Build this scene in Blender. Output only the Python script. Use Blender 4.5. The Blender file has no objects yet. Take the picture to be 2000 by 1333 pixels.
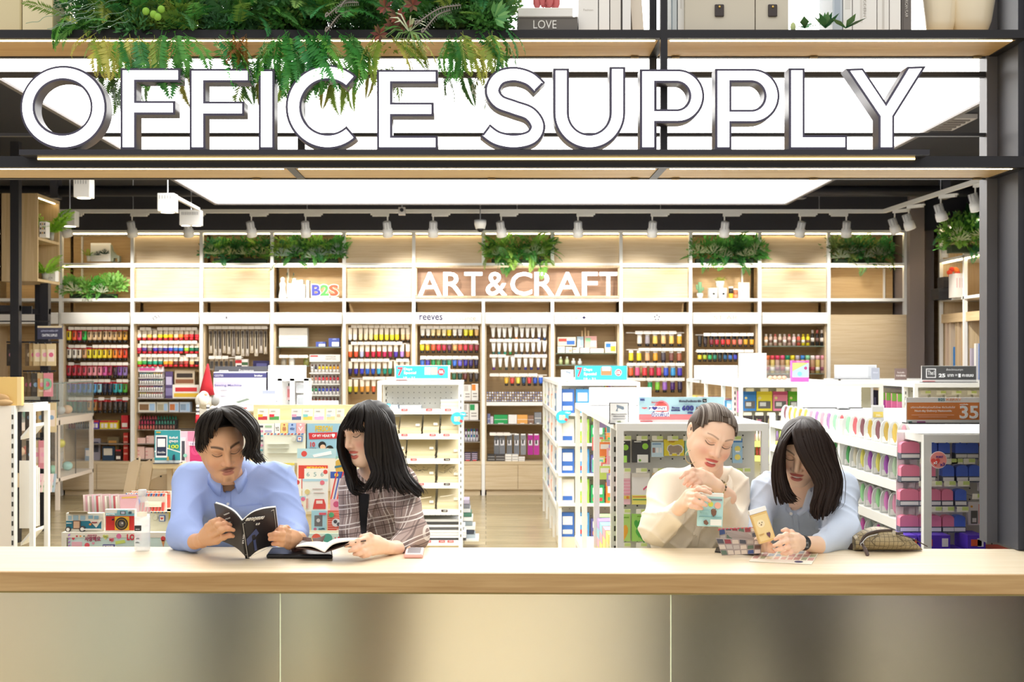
import bpy,bmesh,math,random
import numpy as np
from mathutils import Vector,Matrix,Euler
rnd=random.Random(7)
SC=bpy.context.scene
COL=SC.collection
PI=math.pi
# ---------------- camera (photo frame 2000x1333, focal length 2500 px)
F,CX,CY,CZ=2500.0,949.0,702.0,1.60
cam_d=bpy.data.cameras.new('camera');cam=bpy.data.objects.new('camera',cam_d);COL.objects.link(cam)
cam_d.sensor_width=36.0;cam_d.lens=36.0*F/2000.0
cam_d.shift_x=(1000-CX)/2000.0;cam_d.shift_y=(CY-666.5)/2000.0
cam_d.clip_start=0.05;cam_d.clip_end=100
cam_d.dof.use_dof=True;cam_d.dof.focus_distance=3.85;cam_d.dof.aperture_fstop=10
cam.location=(0,0,CZ);cam.rotation_euler=(PI/2,0,0)
SC.camera=cam
# ---------------- world: the bright, evenly lit shopping hall the shop opens onto
w=bpy.data.worlds.new('world');SC.world=w;w.use_nodes=True
w.node_tree.nodes['Background'].inputs[0].default_value=(1.0,0.975,0.93,1)
w.node_tree.nodes['Background'].inputs[1].default_value=.92
vs=SC.view_settings;vs.view_transform='Standard';vs.look='None';vs.exposure=0.02;vs.gamma=1;vs.use_curve_mapping=False
SC.cycles.use_denoising=True
SC.cycles.max_bounces=7;SC.cycles.diffuse_bounces=4;SC.cycles.glossy_bounces=3;SC.cycles.transmission_bounces=6;SC.cycles.transparent_max_bounces=16
SC.cycles.caustics_reflective=False;SC.cycles.caustics_refractive=False;SC.cycles.sample_clamp_indirect=4.0
def area(name,loc,rot,sx,sy,power,col=(1,.96,.9)):
 d=bpy.data.lights.new(name,'AREA');d.shape='RECTANGLE';d.size=sx;d.size_y=sy;d.energy=power;d.color=col
 o=bpy.data.objects.new(name,d);COL.objects.link(o);o.location=loc;o.rotation_euler=rot
 return o
area('hall_fill_light',(0.0,1.2,4.6),(math.radians(-18),0,0),5.0,1.6,85)  # unseen area light added to brighten the counter and people from the front
# ---------------- colour and material helpers
def lin(c):
 if isinstance(c,str):
  c=c.lstrip('#');c=tuple(int(c[i:i+2],16)/255 for i in(0,2,4))
 return tuple((x/12.92 if x<=.04045 else((x+.055)/1.055)**2.4)for x in c[:3])
_M={}
def mat(col,rough=.5,metal=0.,emit=0.,trans=0.,key=None,bump=0.,bscale=200.,ior=1.45,alpha=1.,coat=0.,vary=0.):
 k=key or(col,rough,metal,emit,trans,bump,ior,alpha,coat,vary)
 if k in _M:return _M[k]
 m=bpy.data.materials.new('mat_%d'%len(_M));m.use_nodes=True
 nt=m.node_tree;b=nt.nodes['Principled BSDF']
 if col=='OBJ':
  oi=nt.nodes.new('ShaderNodeObjectInfo');nt.links.new(oi.outputs['Color'],b.inputs['Base Color'])
 elif col=='VCOL':
  at=nt.nodes.new('ShaderNodeVertexColor');at.layer_name='Col';nt.links.new(at.outputs['Color'],b.inputs['Base Color'])
 else:
  lc=(*lin(col),1);b.inputs['Base Color'].default_value=lc
  if vary:
   tc=nt.nodes.new('ShaderNodeTexCoord');nz=nt.nodes.new('ShaderNodeTexNoise');nz.inputs['Scale'].default_value=3.
   nz.inputs['Detail'].default_value=5
   hs=nt.nodes.new('ShaderNodeHueSaturation');hs.inputs['Color'].default_value=lc
   mr=nt.nodes.new('ShaderNodeMapRange');mr.inputs[3].default_value=1-vary;mr.inputs[4].default_value=1+vary
   nt.links.new(tc.outputs['Object'],nz.inputs['Vector']);nt.links.new(nz.outputs['Fac'],mr.inputs[0]);nt.links.new(mr.outputs[0],hs.inputs['Value'])
   nt.links.new(hs.outputs[0],b.inputs['Base Color'])
  if emit:
   b.inputs['Emission Color'].default_value=lc;b.inputs['Emission Strength'].default_value=emit
 b.inputs['Roughness'].default_value=rough;b.inputs['Metallic'].default_value=metal
 b.inputs['Transmission Weight'].default_value=trans;b.inputs['IOR'].default_value=ior;b.inputs['Alpha'].default_value=alpha
 b.inputs['Coat Weight'].default_value=coat
 if bump:
  tc=nt.nodes.new('ShaderNodeTexCoord');nz=nt.nodes.new('ShaderNodeTexNoise');nz.inputs['Scale'].default_value=bscale
  bp=nt.nodes.new('ShaderNodeBump');bp.inputs['Strength'].default_value=bump;bp.inputs['Distance'].default_value=.002
  nt.links.new(tc.outputs['Object'],nz.inputs['Vector']);nt.links.new(nz.outputs['Fac'],bp.inputs['Height']);nt.links.new(bp.outputs[0],b.inputs['Normal'])
 _M[k]=m
 return m
def wood(key,c1,c2,axis=0,rough=.5,scale=1.0):
 k=('wood',key)
 if k in _M:return _M[k]
 m=bpy.data.materials.new('wood_'+key);m.use_nodes=True;nt=m.node_tree;b=nt.nodes['Principled BSDF']
 g=nt.nodes.new('ShaderNodeNewGeometry');mp=nt.nodes.new('ShaderNodeMapping')
 s=[26.0*scale]*3;s[axis]=1.1*scale
 mp.inputs['Scale'].default_value=s
 n1=nt.nodes.new('ShaderNodeTexNoise');n1.inputs['Scale'].default_value=1.6;n1.inputs['Detail'].default_value=7;n1.inputs['Distortion'].default_value=.9
 n2=nt.nodes.new('ShaderNodeTexNoise');n2.inputs['Scale'].default_value=6.;n2.inputs['Detail'].default_value=3
 mx=nt.nodes.new('ShaderNodeMath');mx.operation='MULTIPLY_ADD';mx.inputs[1].default_value=.35
 cr=nt.nodes.new('ShaderNodeValToRGB');cr.color_ramp.elements[0].position=.42;cr.color_ramp.elements[1].position=.86
 cr.color_ramp.elements[0].color=(*lin(c2),1);cr.color_ramp.elements[1].color=(*lin(c1),1)
 nt.links.new(g.outputs['Position'],mp.inputs[0]);nt.links.new(mp.outputs[0],n1.inputs['Vector']);nt.links.new(mp.outputs[0],n2.inputs['Vector'])
 nt.links.new(n2.outputs['Fac'],mx.inputs[0]);nt.links.new(n1.outputs['Fac'],mx.inputs[2]);nt.links.new(mx.outputs[0],cr.inputs[0]);nt.links.new(cr.outputs[0],b.inputs['Base Color'])
 b.inputs['Roughness'].default_value=rough
 _M[k]=m
 return m
OAK=wood('oak','#d9c6a6','#c8b08a',0)
OAKV=wood('oak_upright','#d8c3a0','#c6ac84',2)
OAKY=wood('oak_deep','#dcc29a','#c9ab7f',1)
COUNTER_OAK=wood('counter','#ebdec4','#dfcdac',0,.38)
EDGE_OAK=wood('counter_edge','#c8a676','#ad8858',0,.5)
BLACK=mat('#26262b',.45,.3);CHAR=mat('#2a2a2f',.6);WHITE=mat('#f3f2ef',.45);WMET=mat('#f0efec',.35)
PAPER=mat('#f4f1ea',.7);GREY=mat('#8c8c90',.5);STEEL=mat('#c9c9cb',.3,.9);LEDW=mat('#ffe6b4',.5,emit=16.)
TINT=mat('OBJ',.35,key='tint');TINTP=mat('OBJ',.65,key='tintp');CLEAR=mat('#f4f8f6',.06,trans=.0,alpha=.16,key='clear',ior=1.45)
GLASS=mat('#eef6f2',.02,alpha=.07,key='shopglass')
HOLE=mat('#55534f',.9)
# ---------------- geometry helpers
def P(x,y,Y):return Vector(((x-CX)*Y/F,Y,CZ-(y-CY)*Y/F))
def WX(x,Y):return(x-CX)*Y/F
def WZ(y,Y):return CZ-(y-CY)*Y/F
WM={}
LABELS={}
def props(o,label=None,cat=None,group=None,kind=None):
 if label:o['label']=label
 if cat:o['category']=cat
 if group:o['group']=group
 if kind:o['kind']=kind
 return o
def thing(name,label,cat,loc=(0,0,0),rz=0,group=None):
 o=bpy.data.objects.new(name,None);COL.objects.link(o);o.empty_display_size=.05
 o.location=loc;o.rotation_euler=(0,0,rz)
 WM[o.name]=Matrix.Translation(Vector(loc))@Matrix.Rotation(rz,4,'Z')
 return props(o,label,cat,group)
class MB:
 def __init__(s):s.v=[];s.f=[];s.m=[]
 def add(s,vs,fs,mi=0):
  n=len(s.v);s.v+=[tuple(p)for p in vs];s.f+=[tuple(i+n for i in f)for f in fs];s.m+=[mi]*len(fs);return s
 def box(s,x0,x1,y0,y1,z0,z1,mi=0):
  return s.add([(x0,y0,z0),(x1,y0,z0),(x1,y1,z0),(x0,y1,z0),(x0,y0,z1),(x1,y0,z1),(x1,y1,z1),(x0,y1,z1)],[(0,3,2,1),(4,5,6,7),(0,1,5,4),(1,2,6,5),(2,3,7,6),(3,0,4,7)],mi)
 def hexa(s,p,mi=0):
  return s.add(p,[(0,3,2,1),(4,5,6,7),(0,1,5,4),(1,2,6,5),(2,3,7,6),(3,0,4,7)],mi)
 def prism(s,pts,d,mi=0):
  n=len(pts);d=Vector(d);a=[Vector(p)for p in pts]
  return s.add(a+[p+d for p in a],[tuple(range(n)),tuple(range(2*n-1,n-1,-1))]+[(i,i+n,(i+1)%n+n,(i+1)%n)for i in range(n)],mi)
 def lathe(s,prof,c=(0,0,0),seg=12,mi=0,axis=2,sx=1.,sy=1.):
  vs=[];fs=[];n=len(prof)
  for r,z in prof:
   for k in range(seg):
    a=2*PI*k/seg;u,v=r*math.cos(a)*sx,r*math.sin(a)*sy
    q=(u,v,z)if axis==2 else((u,z,v)if axis==1 else(z,u,v))
    vs.append((c[0]+q[0],c[1]+q[1],c[2]+q[2]))
  for i in range(n-1):
   for k in range(seg):
    fs.append((i*seg+k,i*seg+(k+1)%seg,(i+1)*seg+(k+1)%seg,(i+1)*seg+k))
  fs.append(tuple(range(seg-1,-1,-1)));fs.append(tuple((n-1)*seg+k for k in range(seg)))
  return s.add(vs,fs,mi)
 def tube(s,pts,r,seg=6,mi=0,flat=1.0):
  pts=[Vector(p)for p in pts];n=len(pts);rs=r if isinstance(r,(list,tuple))else[r]*n
  vs=[];fs=[];prev=None
  for i in range(n):
   t=(pts[min(i+1,n-1)]-pts[max(i-1,0)])
   t=t.normalized()if t.length>1e-9 else Vector((0,0,1))
   if prev is None:
    a=t.orthogonal().normalized()
   else:
    a=prev-t*prev.dot(t);a=a.normalized()if a.length>1e-6 else t.orthogonal().normalized()
   prev=a;b=t.cross(a)
   for k in range(seg):
    q=2*PI*k/seg
    vs.append(pts[i]+a*(rs[i]*math.cos(q))+b*(rs[i]*math.sin(q)*flat))
  for i in range(n-1):
   for k in range(seg):
    fs.append((i*seg+k,i*seg+(k+1)%seg,(i+1)*seg+(k+1)%seg,(i+1)*seg+k))
  fs.append(tuple(range(seg-1,-1,-1)));fs.append(tuple((n-1)*seg+k for k in range(seg)))
  return s.add(vs,fs,mi)
 def ball(s,c,r,seg=10,rings=6,mi=0):
  r=r if isinstance(r,(list,tuple))else(r,r,r)
  pr=[(max(math.sin(PI*i/rings),1e-3),-math.cos(PI*i/rings))for i in range(rings+1)]
  n0=len(s.v);s.lathe(pr,(0,0,0),seg,mi)
  s.v[n0:]=[(c[0]+p[0]*r[0],c[1]+p[1]*r[1],c[2]+p[2]*r[2])for p in s.v[n0:]]
  return s
 def xf(s,m,n0=0):
  s.v[n0:]=[tuple(m@Vector(p))for p in s.v[n0:]];return s
 def mesh(s,name,mats,smooth=False):
  me=bpy.data.meshes.new(name);me.from_pydata(s.v,[],s.f)
  mats=mats if isinstance(mats,(list,tuple))else[mats]
  for m in mats:me.materials.append(m)
  if len(mats)>1:me.polygons.foreach_set('material_index',s.m)
  if smooth:me.polygons.foreach_set('use_smooth',[True]*len(me.polygons))
  me.update()
  return me
 def build(s,name,mats,parent=None,smooth=False,bevel=0.,local=False,color=None):
  if parent is not None:
   wm=WM[parent.name]
   if not local:
    inv=wm.inverted();s.v=[tuple(inv@Vector(p))for p in s.v]
   off=None
  else:
   a=np.array(s.v);lo,hi=a.min(0),a.max(0);off=Vector(((lo[0]+hi[0])/2,(lo[1]+hi[1])/2,lo[2]))
   s.v=[tuple(Vector(p)-off)for p in s.v]
  o=bpy.data.objects.new(name,s.mesh(name,mats,smooth));COL.objects.link(o)
  if parent is not None:
   o.parent=parent;WM[o.name]=WM[parent.name]
  else:
   o.location=off;WM[o.name]=Matrix.Translation(off)
  if color is not None:o.color=(*lin(color),1)
  if bevel:
   b=o.modifiers.new('soft_edge','BEVEL');b.width=bevel;b.segments=2;b.limit_method='ANGLE'
  return o
def solo(name,mb,mats,label,cat,group=None,**k):
 o=mb.build(name,mats,None,**k);return props(o,label,cat,group)
def struct(name,mb,mats,**k):
 o=mb.build(name,mats,None,**k);return props(o,kind='structure')
def inst(name,me,loc,parent=None,rz=0.,color=None,scale=None,label=None,cat=None,group=None,rot=None):
 o=bpy.data.objects.new(name,me);COL.objects.link(o)
 o.rotation_euler=rot if rot is not None else(0,0,rz)
 if scale is not None:o.scale=scale if isinstance(scale,(tuple,list))else(scale,)*3
 if parent is not None:
  o.parent=parent;o.location=WM[parent.name].inverted()@Vector(loc)
  WM[o.name]=WM[parent.name]@Matrix.LocRotScale(o.location,Euler(o.rotation_euler),o.scale)
 else:
  o.location=loc;WM[o.name]=Matrix.LocRotScale(Vector(loc),Euler(o.rotation_euler),o.scale)
 if color is not None:o.color=(*lin(color),1)
 return props(o,label,cat,group)
def sub(name,me,parent,loc=(0,0,0),color=None):
 o=bpy.data.objects.new(name,me);COL.objects.link(o);o.parent=parent;o.location=loc
 WM[o.name]=WM[parent.name]@Matrix.Translation(Vector(loc))
 if color is not None:o.color=(*lin(color),1)
 return o
def curve_mesh(cu,name):
 ob=bpy.data.objects.new('tmp',cu)
 me=bpy.data.meshes.new_from_object(ob);me.name=name
 bpy.data.objects.remove(ob);bpy.data.curves.remove(cu)
 return me
_T={}
def text_mesh(s,bold=0.,extrude=.01,res=3):
 k=(s,bold,extrude)
 if k in _T:return _T[k]
 cu=bpy.data.curves.new('lettering','FONT');cu.body=s;cu.size=1;cu.align_x='CENTER';cu.resolution_u=res
 cu.extrude=extrude;cu.offset=bold
 me=curve_mesh(cu,'lettering')
 n=len(me.vertices);a=np.empty(n*3);me.vertices.foreach_get('co',a);a=a.reshape(-1,3)
 if n==0:_T[k]=(me,1,1);return _T[k]
 lo,hi=a.min(0),a.max(0);a[:,0]-=(lo[0]+hi[0])/2;a[:,1]-=(lo[1]+hi[1])/2
 b=np.stack([a[:,0],-a[:,2],a[:,1]],1);me.vertices.foreach_set('co',b.ravel());me.update()
 _T[k]=(me,hi[0]-lo[0],hi[1]-lo[1])
 return _T[k]
def text(s,parent,c,w,h=None,m=None,bold=0.,rz=0.,thick=.002,name='lettering',rot=None):
 me,tw,th=text_mesh(s,bold)
 sx=w/tw;sz=(h/th)if h else sx
 key=(s,bold,m.name if m else '')
 me2=_T.get(('m',)+key)
 if me2 is None:
  me2=me.copy();me2.materials.clear();me2.materials.append(m);_T[('m',)+key]=me2
 return inst(name,me2,c,parent,rz=rz,scale=(sx,thick/.02,sz),rot=rot)
 # ================ the shop's shell
def floor_mat():
 m=bpy.data.materials.new('floor_planks');m.use_nodes=True;nt=m.node_tree;b=nt.nodes['Principled BSDF']
 g=nt.nodes.new('ShaderNodeNewGeometry');mp=nt.nodes.new('ShaderNodeMapping');mp.inputs['Scale'].default_value=(1,1,1)
 br=nt.nodes.new('ShaderNodeTexBrick');br.inputs['Scale'].default_value=1.0;br.inputs['Brick Width'].default_value=1.25;br.inputs['Row Height'].default_value=.17
 br.inputs['Mortar Size'].default_value=.003;br.inputs['Color1'].default_value=(*lin('#c4b590'),1);br.inputs['Color2'].default_value=(*lin('#b0a07c'),1);br.inputs['Mortar'].default_value=(*lin('#8d7f60'),1)
 nz=nt.nodes.new('ShaderNodeTexNoise');nz.inputs['Scale'].default_value=3;nz.inputs['Detail'].default_value=6
 m2=nt.nodes.new('ShaderNodeMapping');m2.inputs['Scale'].default_value=(.6,9,1)
 mx=nt.nodes.new('ShaderNodeMixRGB');mx.blend_type='MULTIPLY';mx.inputs[0].default_value=.55
 cr=nt.nodes.new('ShaderNodeValToRGB');cr.color_ramp.elements[0].color=(.45,.45,.43,1);cr.color_ramp.elements[0].position=.3;cr.color_ramp.elements[1].color=(1,1,1,1);cr.color_ramp.elements[1].position=.6
 L=nt.links.new
 L(g.outputs['Position'],mp.inputs[0]);L(mp.outputs[0],br.inputs['Vector']);L(g.outputs['Position'],m2.inputs[0]);L(m2.outputs[0],nz.inputs['Vector'])
 L(nz.outputs['Fac'],cr.inputs[0]);L(br.outputs['Color'],mx.inputs[1]);L(cr.outputs[0],mx.inputs[2]);L(mx.outputs[0],b.inputs['Base Color'])
 b.inputs['Roughness'].default_value=.22
 return m
YW=15.0
struct('floor',MB().box(-6.2,6.0,-4,15.7,-.1,0),floor_mat())
struct('wall_back',MB().box(-6.2,6.0,15.62,15.8,0,3.6),wood('wall_oak','#cfb387','#bd9f72',0))
struct('wall_left',MB().box(-6.2,-6.0,4.3,15.7,0,3.6),mat('#cdbfae',.7))
struct('wall_right',MB().box(5.85,6.05,4.3,15.7,0,3.6),mat('#4a484c',.7))
DARK=mat('#232329',.75)
struct('ceiling',MB().box(-6.2,6.0,4.1,15.8,3.56,3.7),DARK)
struct('trim_1',MB().box(-6.0,5.85,14.97,15.6,3.115,3.558),mat('#3a3940',.7))
PIL=mat('#8d8280',.75)
struct('pillar',MB().box(WX(1771,YW),WX(1800,YW),14.9,15.6,0,3.556).box(WX(1800,YW),WX(1827,YW),15.05,15.6,0,3.556),PIL)
lp=thing('ceiling_lightbox','huge glowing white ceiling light panel hung from the dark ceiling','ceiling light',(.15,8.7,3.17))
PX0,PX1,PY0,PY1,PZ=-2.72,3.02,4.45,12.95,3.18
MB().box(PX0,PX1,PY0,PY1,PZ,PZ+.02).build('diffuser',mat('#ffffff',.5,emit=4.6),lp)
b=MB();t=.03
b.box(PX0-t,PX0,PY0-t,PY1+t,PZ-.015,PZ+.09).box(PX1,PX1+t,PY0-t,PY1+t,PZ-.015,PZ+.09).box(PX0,PX1,PY0-t,PY0,PZ-.015,PZ+.09).box(PX0,PX1,PY1,PY1+t,PZ-.015,PZ+.09)
b.build('frame',mat('#6f6a68',.5),lp)
for x in(-2.0,.15,2.3):
 for y in(6.,9.,12.):
  MB().tube([(x,y,PZ+.08),(x,y,3.56)],.006,6).build('hanger',STEEL,lp)
dk=thing('ceiling_duct','dark pipe run along the ceiling behind the light panel','pipe',(0,13.4,3.33))
MB().tube([(-5.8,13.4,3.36),(5.7,13.4,3.36)],.06,10).build('pipe',mat('#34343b',.4),dk,smooth=True)
for x in(-4.5,-2.9,-1.2,.4,2.0,3.3,4.8):
 MB().box(x-.04,x+.04,13.33,13.47,3.28,3.56).build('clamp',mat('#4a4a52',.4),dk)
v=thing('ceiling_vent','grey square air vent in the dark ceiling','vent',(WX(1838,9.2),11.0,3.5))
vc=P(1838,253,10.4);
MB().box(vc.x-.22,vc.x+.22,10.2,10.75,3.52,3.556).build('frame',mat('#b9b2ab',.5),v)
for i in range(5):
 MB().box(vc.x-.18,vc.x+.18,10.25+i*.1,10.29+i*.1,3.51,3.522).build('slat',mat('#77706a',.5),v)
 # ---------------- tracks and spotlights
YT=13.9;ZT=WZ(413,YT)
tr=thing('light_track','long white lighting track in front of the back wall shelves','track',(0,YT,ZT))
MB().box(WX(118,YT),WX(1727,YT),YT-.02,YT+.02,ZT-.02,ZT+.02).build('rail',WHITE,tr)
for x in(260,600,1010,1290,1600):MB().tube([(WX(x,YT),YT,ZT+.02),(WX(x,YT),YT,3.56)],.004,5).build('hanger',STEEL,tr)
tr2=thing('light_track','white lighting track angling towards the camera along the right wall','track',(4.4,12.5,ZT))
A=Vector((WX(1727,YT),YT,ZT));B=P(1975,332,11.15)
d=(B-A).normalized();nx=Vector((d.y,-d.x,0))*.02
MB().hexa([A-nx-Vector((0,0,.02)),A+nx-Vector((0,0,.02)),B+nx-Vector((0,0,.02)),B-nx-Vector((0,0,.02)),A-nx+Vector((0,0,.02)),A+nx+Vector((0,0,.02)),B+nx+Vector((0,0,.02)),B-nx+Vector((0,0,.02))]).build('rail',WHITE,tr2)
MB().tube([(A+B)/2,((A+B)/2).xy.to_3d()+Vector((0,0,3.56))],.004,5).build('hanger',STEEL,tr2)
GLOW=mat('#fff4dc',.4,emit=6)
def spot_head_mesh():
 b=MB();b.lathe([(.040,.10),(.043,.02),(.052,.018),(.058,-.02),(.058,-.06),(.052,-.066)],seg=16)
 b.lathe([(.05,-.0665),(.001,-.0663)],seg=16,mi=1)
 for k in range(8):
  a=2*PI*k/8;b.box(.041*math.cos(a)-.003,.041*math.cos(a)+.003,.041*math.sin(a)-.003,.041*math.sin(a)+.003,.03,.1,2)
 return b.mesh('lamp_head',[WHITE,GLOW,mat('#b8b8bb',.5)],True)
SPH=spot_head_mesh()
ADP=MB().box(-.10,.08,-.018,.018,-.045,-.012).box(.02,.1,-.012,.012,-.03,-.012).mesh('adapter',[WHITE])
STM=MB().tube([(0,0,-.03),(0,0,-.10)],.008,6).mesh('stem',[WHITE])
def spotlight(px,dirn,i,lab,flip=1,Y=YT,z=None,rz=0,power=72,aim=None):
 x=WX(px,Y);z=ZT if z is None else z
 o=thing('track_spotlight',lab,'spotlight',(x,Y,z-.02),rz,'spotlights on the ceiling tracks')
 a=sub('adapter',ADP,o,(.085*flip,0,.01));a.scale=(flip,1,1)
 sub('stem',STM,o,(0,0,0))
 tgt=Vector(aim)if aim else Vector((x+dirn,YW,2.25))
 hc=Vector((0,0,-.19));wpos=WM[o.name]@hc
 dv=(tgt-wpos).normalized()
 dl=WM[o.name].to_3x3().inverted()@dv
 q=Vector((0,0,-1)).rotation_difference((dl+Vector((0,0,-1.1))).normalized())
 h=sub('lamp_head',SPH,o,hc);h.rotation_euler=q.to_euler()
 ld=bpy.data.lights.new('spot_beam','SPOT');ld.energy=power;ld.spot_size=math.radians(62);ld.spot_blend=.75;ld.color=(1,.95,.86);ld.shadow_soft_size=.05
 lo=bpy.data.objects.new('spot_beam',ld);COL.objects.link(lo);lo.parent=o;lo.location=hc+(dl*.10)
 lo.rotation_euler=Vector((0,0,-1)).rotation_difference(dl).to_euler()
 return o
ORD=['first','second','third','fourth','fifth','sixth','seventh','eighth','ninth','tenth','eleventh','twelfth','thirteenth','fourteenth','fifteenth','sixteenth','seventeenth','eighteenth','nineteenth','twentieth']
for i,(px,dx,fl)in enumerate([(130,.3,1),(258,.1,1),(368,.0,1),(491,.2,1),(597,0,1),(757,.15,-1),(846,-.1,1),(979,.35,1),(1129,.1,1),(1274,.0,1),(1415,0,1),(1563,-.2,1),(1653,.2,-1)]):
 spotlight(px,dx,i,'white track spotlight over the back wall shelves, %s from left'%ORD[i],fl)
for i,(t,c)in enumerate([(.10,'double head at the corner'),(.23,'beside the grey pillar'),(.50,'over the tall right shelf'),(.76,'near the black column'),(.93,'half hidden by the black column')]):
 p=A.lerp(B,t)
 spotlight(CX+p.x*F/p.y,0,i,'white spotlight on the angled right track, '+c,1,p.y,p.z,-.9,60,(5.4,p.y+.3,1.9))
def box_light(x0,x1,y0,y1,Y,lab,n=1):
 a,c=P(x0,y0,Y),P(x1,y1,Y);wd=c.x-a.x
 o=thing('square_downlight',lab,'ceiling light',((a.x+c.x)/2,Y,c.z),0,'white square downlights')
 dp=wd/n
 MB().box(a.x,c.x,Y,Y+dp,c.z,a.z).build('housing',WHITE,o,bevel=.006)
 for k in range(n):
  cx=a.x+dp*(k+.5)
  MB().lathe([(dp*.40,c.z-.003),(dp*.40,c.z+.002)],(cx,Y+dp/2,0),14).build('lens',GLOW,o)
 for k in range(5*n):MB().box(a.x+wd*(.12+.16/n*k),a.x+wd*(.15+.16/n*k),Y-.002,Y,a.z-.05,a.z-.02).build('vent_slot',GREY,o)
 MB().tube([((a.x+c.x)/2,Y+dp/2,a.z),((a.x+c.x)/2,Y+dp/2,3.56)],.006,5).build('hanger',STEEL,o)
box_light(143,175,347,385,10.2,'white square downlight hanging alone beside the left wooden box shelf')
box_light(307,340,377,413,11.0,'white square downlight at the end of a short rail')
box_light(350,392,410,440,12.6,'white double square downlight in front of the track',2)
box_light(118,146,411,441,12.6,'white square downlight just past the left fern shelf')
r3=thing('light_track','short white rail running to the square downlight','track',(0,11.5,3))
a,c=P(335,381,11.0),P(388,409,12.5)
MB().tube([a,c],.02,4).build('rail',WHITE,r3)
sd=thing('security_dome','white dome security camera hanging under the track','camera',P(938,452,13.7))
c=P(938,440,13.7)
MB().lathe([(.040,c.z+.03),(.064,c.z+.055),(.064,c.z+.01),(.05,c.z-.04)],(c.x,c.y,0),18).build('housing',WHITE,sd,smooth=True)
MB().ball((c.x,c.y,c.z-.035),.042,14,8).build('dome',mat('#222226',.1),sd,smooth=True)
MB().tube([(c.x,c.y,c.z+.05),(c.x,c.y,3.56)],.006,5).build('hanger',STEEL,sd)
ss=thing('speaker_box','small grey square speaker hung under the dark pipe','speaker',P(785,420,13.5));c=P(785,411,13.45)
MB().box(c.x-.035,c.x+.035,13.42,13.5,c.z-.05,c.z+.03).build('housing',mat('#cfcac6',.5),ss);MB().lathe([(.02,0),(.02,.01)],(c.x,13.41,c.z),12,axis=1).build('grille',CHAR,ss)
MB().tube([(c.x,13.46,c.z),(c.x,13.46,3.56)],.005,5).build('hanger',STEEL,ss)
# ================ plant kit
def leaf_mat(name,trans=.25):
 k=('leaf',name)
 if k in _M:return _M[k]
 m=bpy.data.materials.new('leaf_'+name);m.use_nodes=True;nt=m.node_tree;b=nt.nodes['Principled BSDF']
 oi=nt.nodes.new('ShaderNodeObjectInfo');nz=nt.nodes.new('ShaderNodeTexNoise');nz.inputs['Scale'].default_value=14.
 g=nt.nodes.new('ShaderNodeNewGeometry');hs=nt.nodes.new('ShaderNodeHueSaturation');mr=nt.nodes.new('ShaderNodeMapRange');mr.inputs[3].default_value=.55;mr.inputs[4].default_value=1.45
 nt.links.new(g.outputs['Position'],nz.inputs['Vector']);nt.links.new(nz.outputs['Fac'],mr.inputs[0]);nt.links.new(mr.outputs[0],hs.inputs['Value'])
 nt.links.new(oi.outputs['Color'],hs.inputs['Color']);nt.links.new(hs.outputs[0],b.inputs['Base Color'])
 b.inputs['Roughness'].default_value=.5
 tr=nt.nodes.new('ShaderNodeBsdfTranslucent');mx=nt.nodes.new('ShaderNodeMixShader');mx.inputs[0].default_value=trans
 nt.links.new(hs.outputs[0],tr.inputs['Color']);out=nt.nodes['Material Output']
 nt.links.new(b.outputs[0],mx.inputs[1]);nt.links.new(tr.outputs[0],mx.inputs[2]);nt.links.new(mx.outputs[0],out.inputs[0])
 _M[k]=m
 return m
LEAF=leaf_mat('fern')
def frond_mesh(n,wid,droop,lift,seed,blade=.55):
 r=random.Random(seed);b=MB()
 def c(t):
  return Vector((t*(1-.25*droop*t),0,lift*math.sin(PI*min(t,1)*.5)*t*(1-t*.6)-droop*t*t*.6))
 b.tube([c(i/8)for i in range(9)],[.006*(1-.7*i/8)for i in range(9)],3)
 for i in range(n):
  t=.08+.92*(i+.5)/n;p=c(t);tn=(c(min(t+.02,1.02))-c(t-.02)).normalized()
  L=wid*(math.sin(PI*(t*.86+.14))**.8)*r.uniform(.85,1.1)+.012;bw=.92/n*blade
  for s in(-1,1):
   d=(Vector((0,s,0))+tn*.45+Vector((0,0,r.uniform(-.35,.05)))).normalized()
   tip=p+d*L;mid=p+d*L*.42
   b.add([p,mid+tn*bw,tip,mid-tn*bw],[(0,1,2,3)])
 return b.mesh('fern_frond',[LEAF])
FRONDS=[frond_mesh(24,.25,.45,.35,1,.6),frond_mesh(28,.21,.8,.45,2,.6),frond_mesh(22,.27,.2,.25,3,.55),frond_mesh(30,.18,.6,.2,4,.7)]
def clump_mesh(n,seed,ll=.05,flat=1.):
 r=random.Random(seed);b=MB()
 for i in range(n):
  a,e=r.uniform(0,2*PI),r.uniform(-.5,1.4);d=Vector((math.cos(a)*math.cos(e),math.sin(a)*math.cos(e)*flat,math.sin(e)))
  p=d*r.uniform(.25,1.);t=(d+Vector((r.uniform(-.7,.7),r.uniform(-.7,.7),r.uniform(-.5,.9)))).normalized();s=t.orthogonal().normalized()*r.uniform(.2,.35)
  L=ll*20*r.uniform(.1,.2)
  b.add([p,p+t*L*.5+s*L,p+t*L,p+t*L*.5-s*L],[(0,1,2,3)])
 return b.mesh('foliage',[LEAF])
CLUMP=[clump_mesh(300,5,.10),clump_mesh(380,6,.075),clump_mesh(240,8,.14)]
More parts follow.
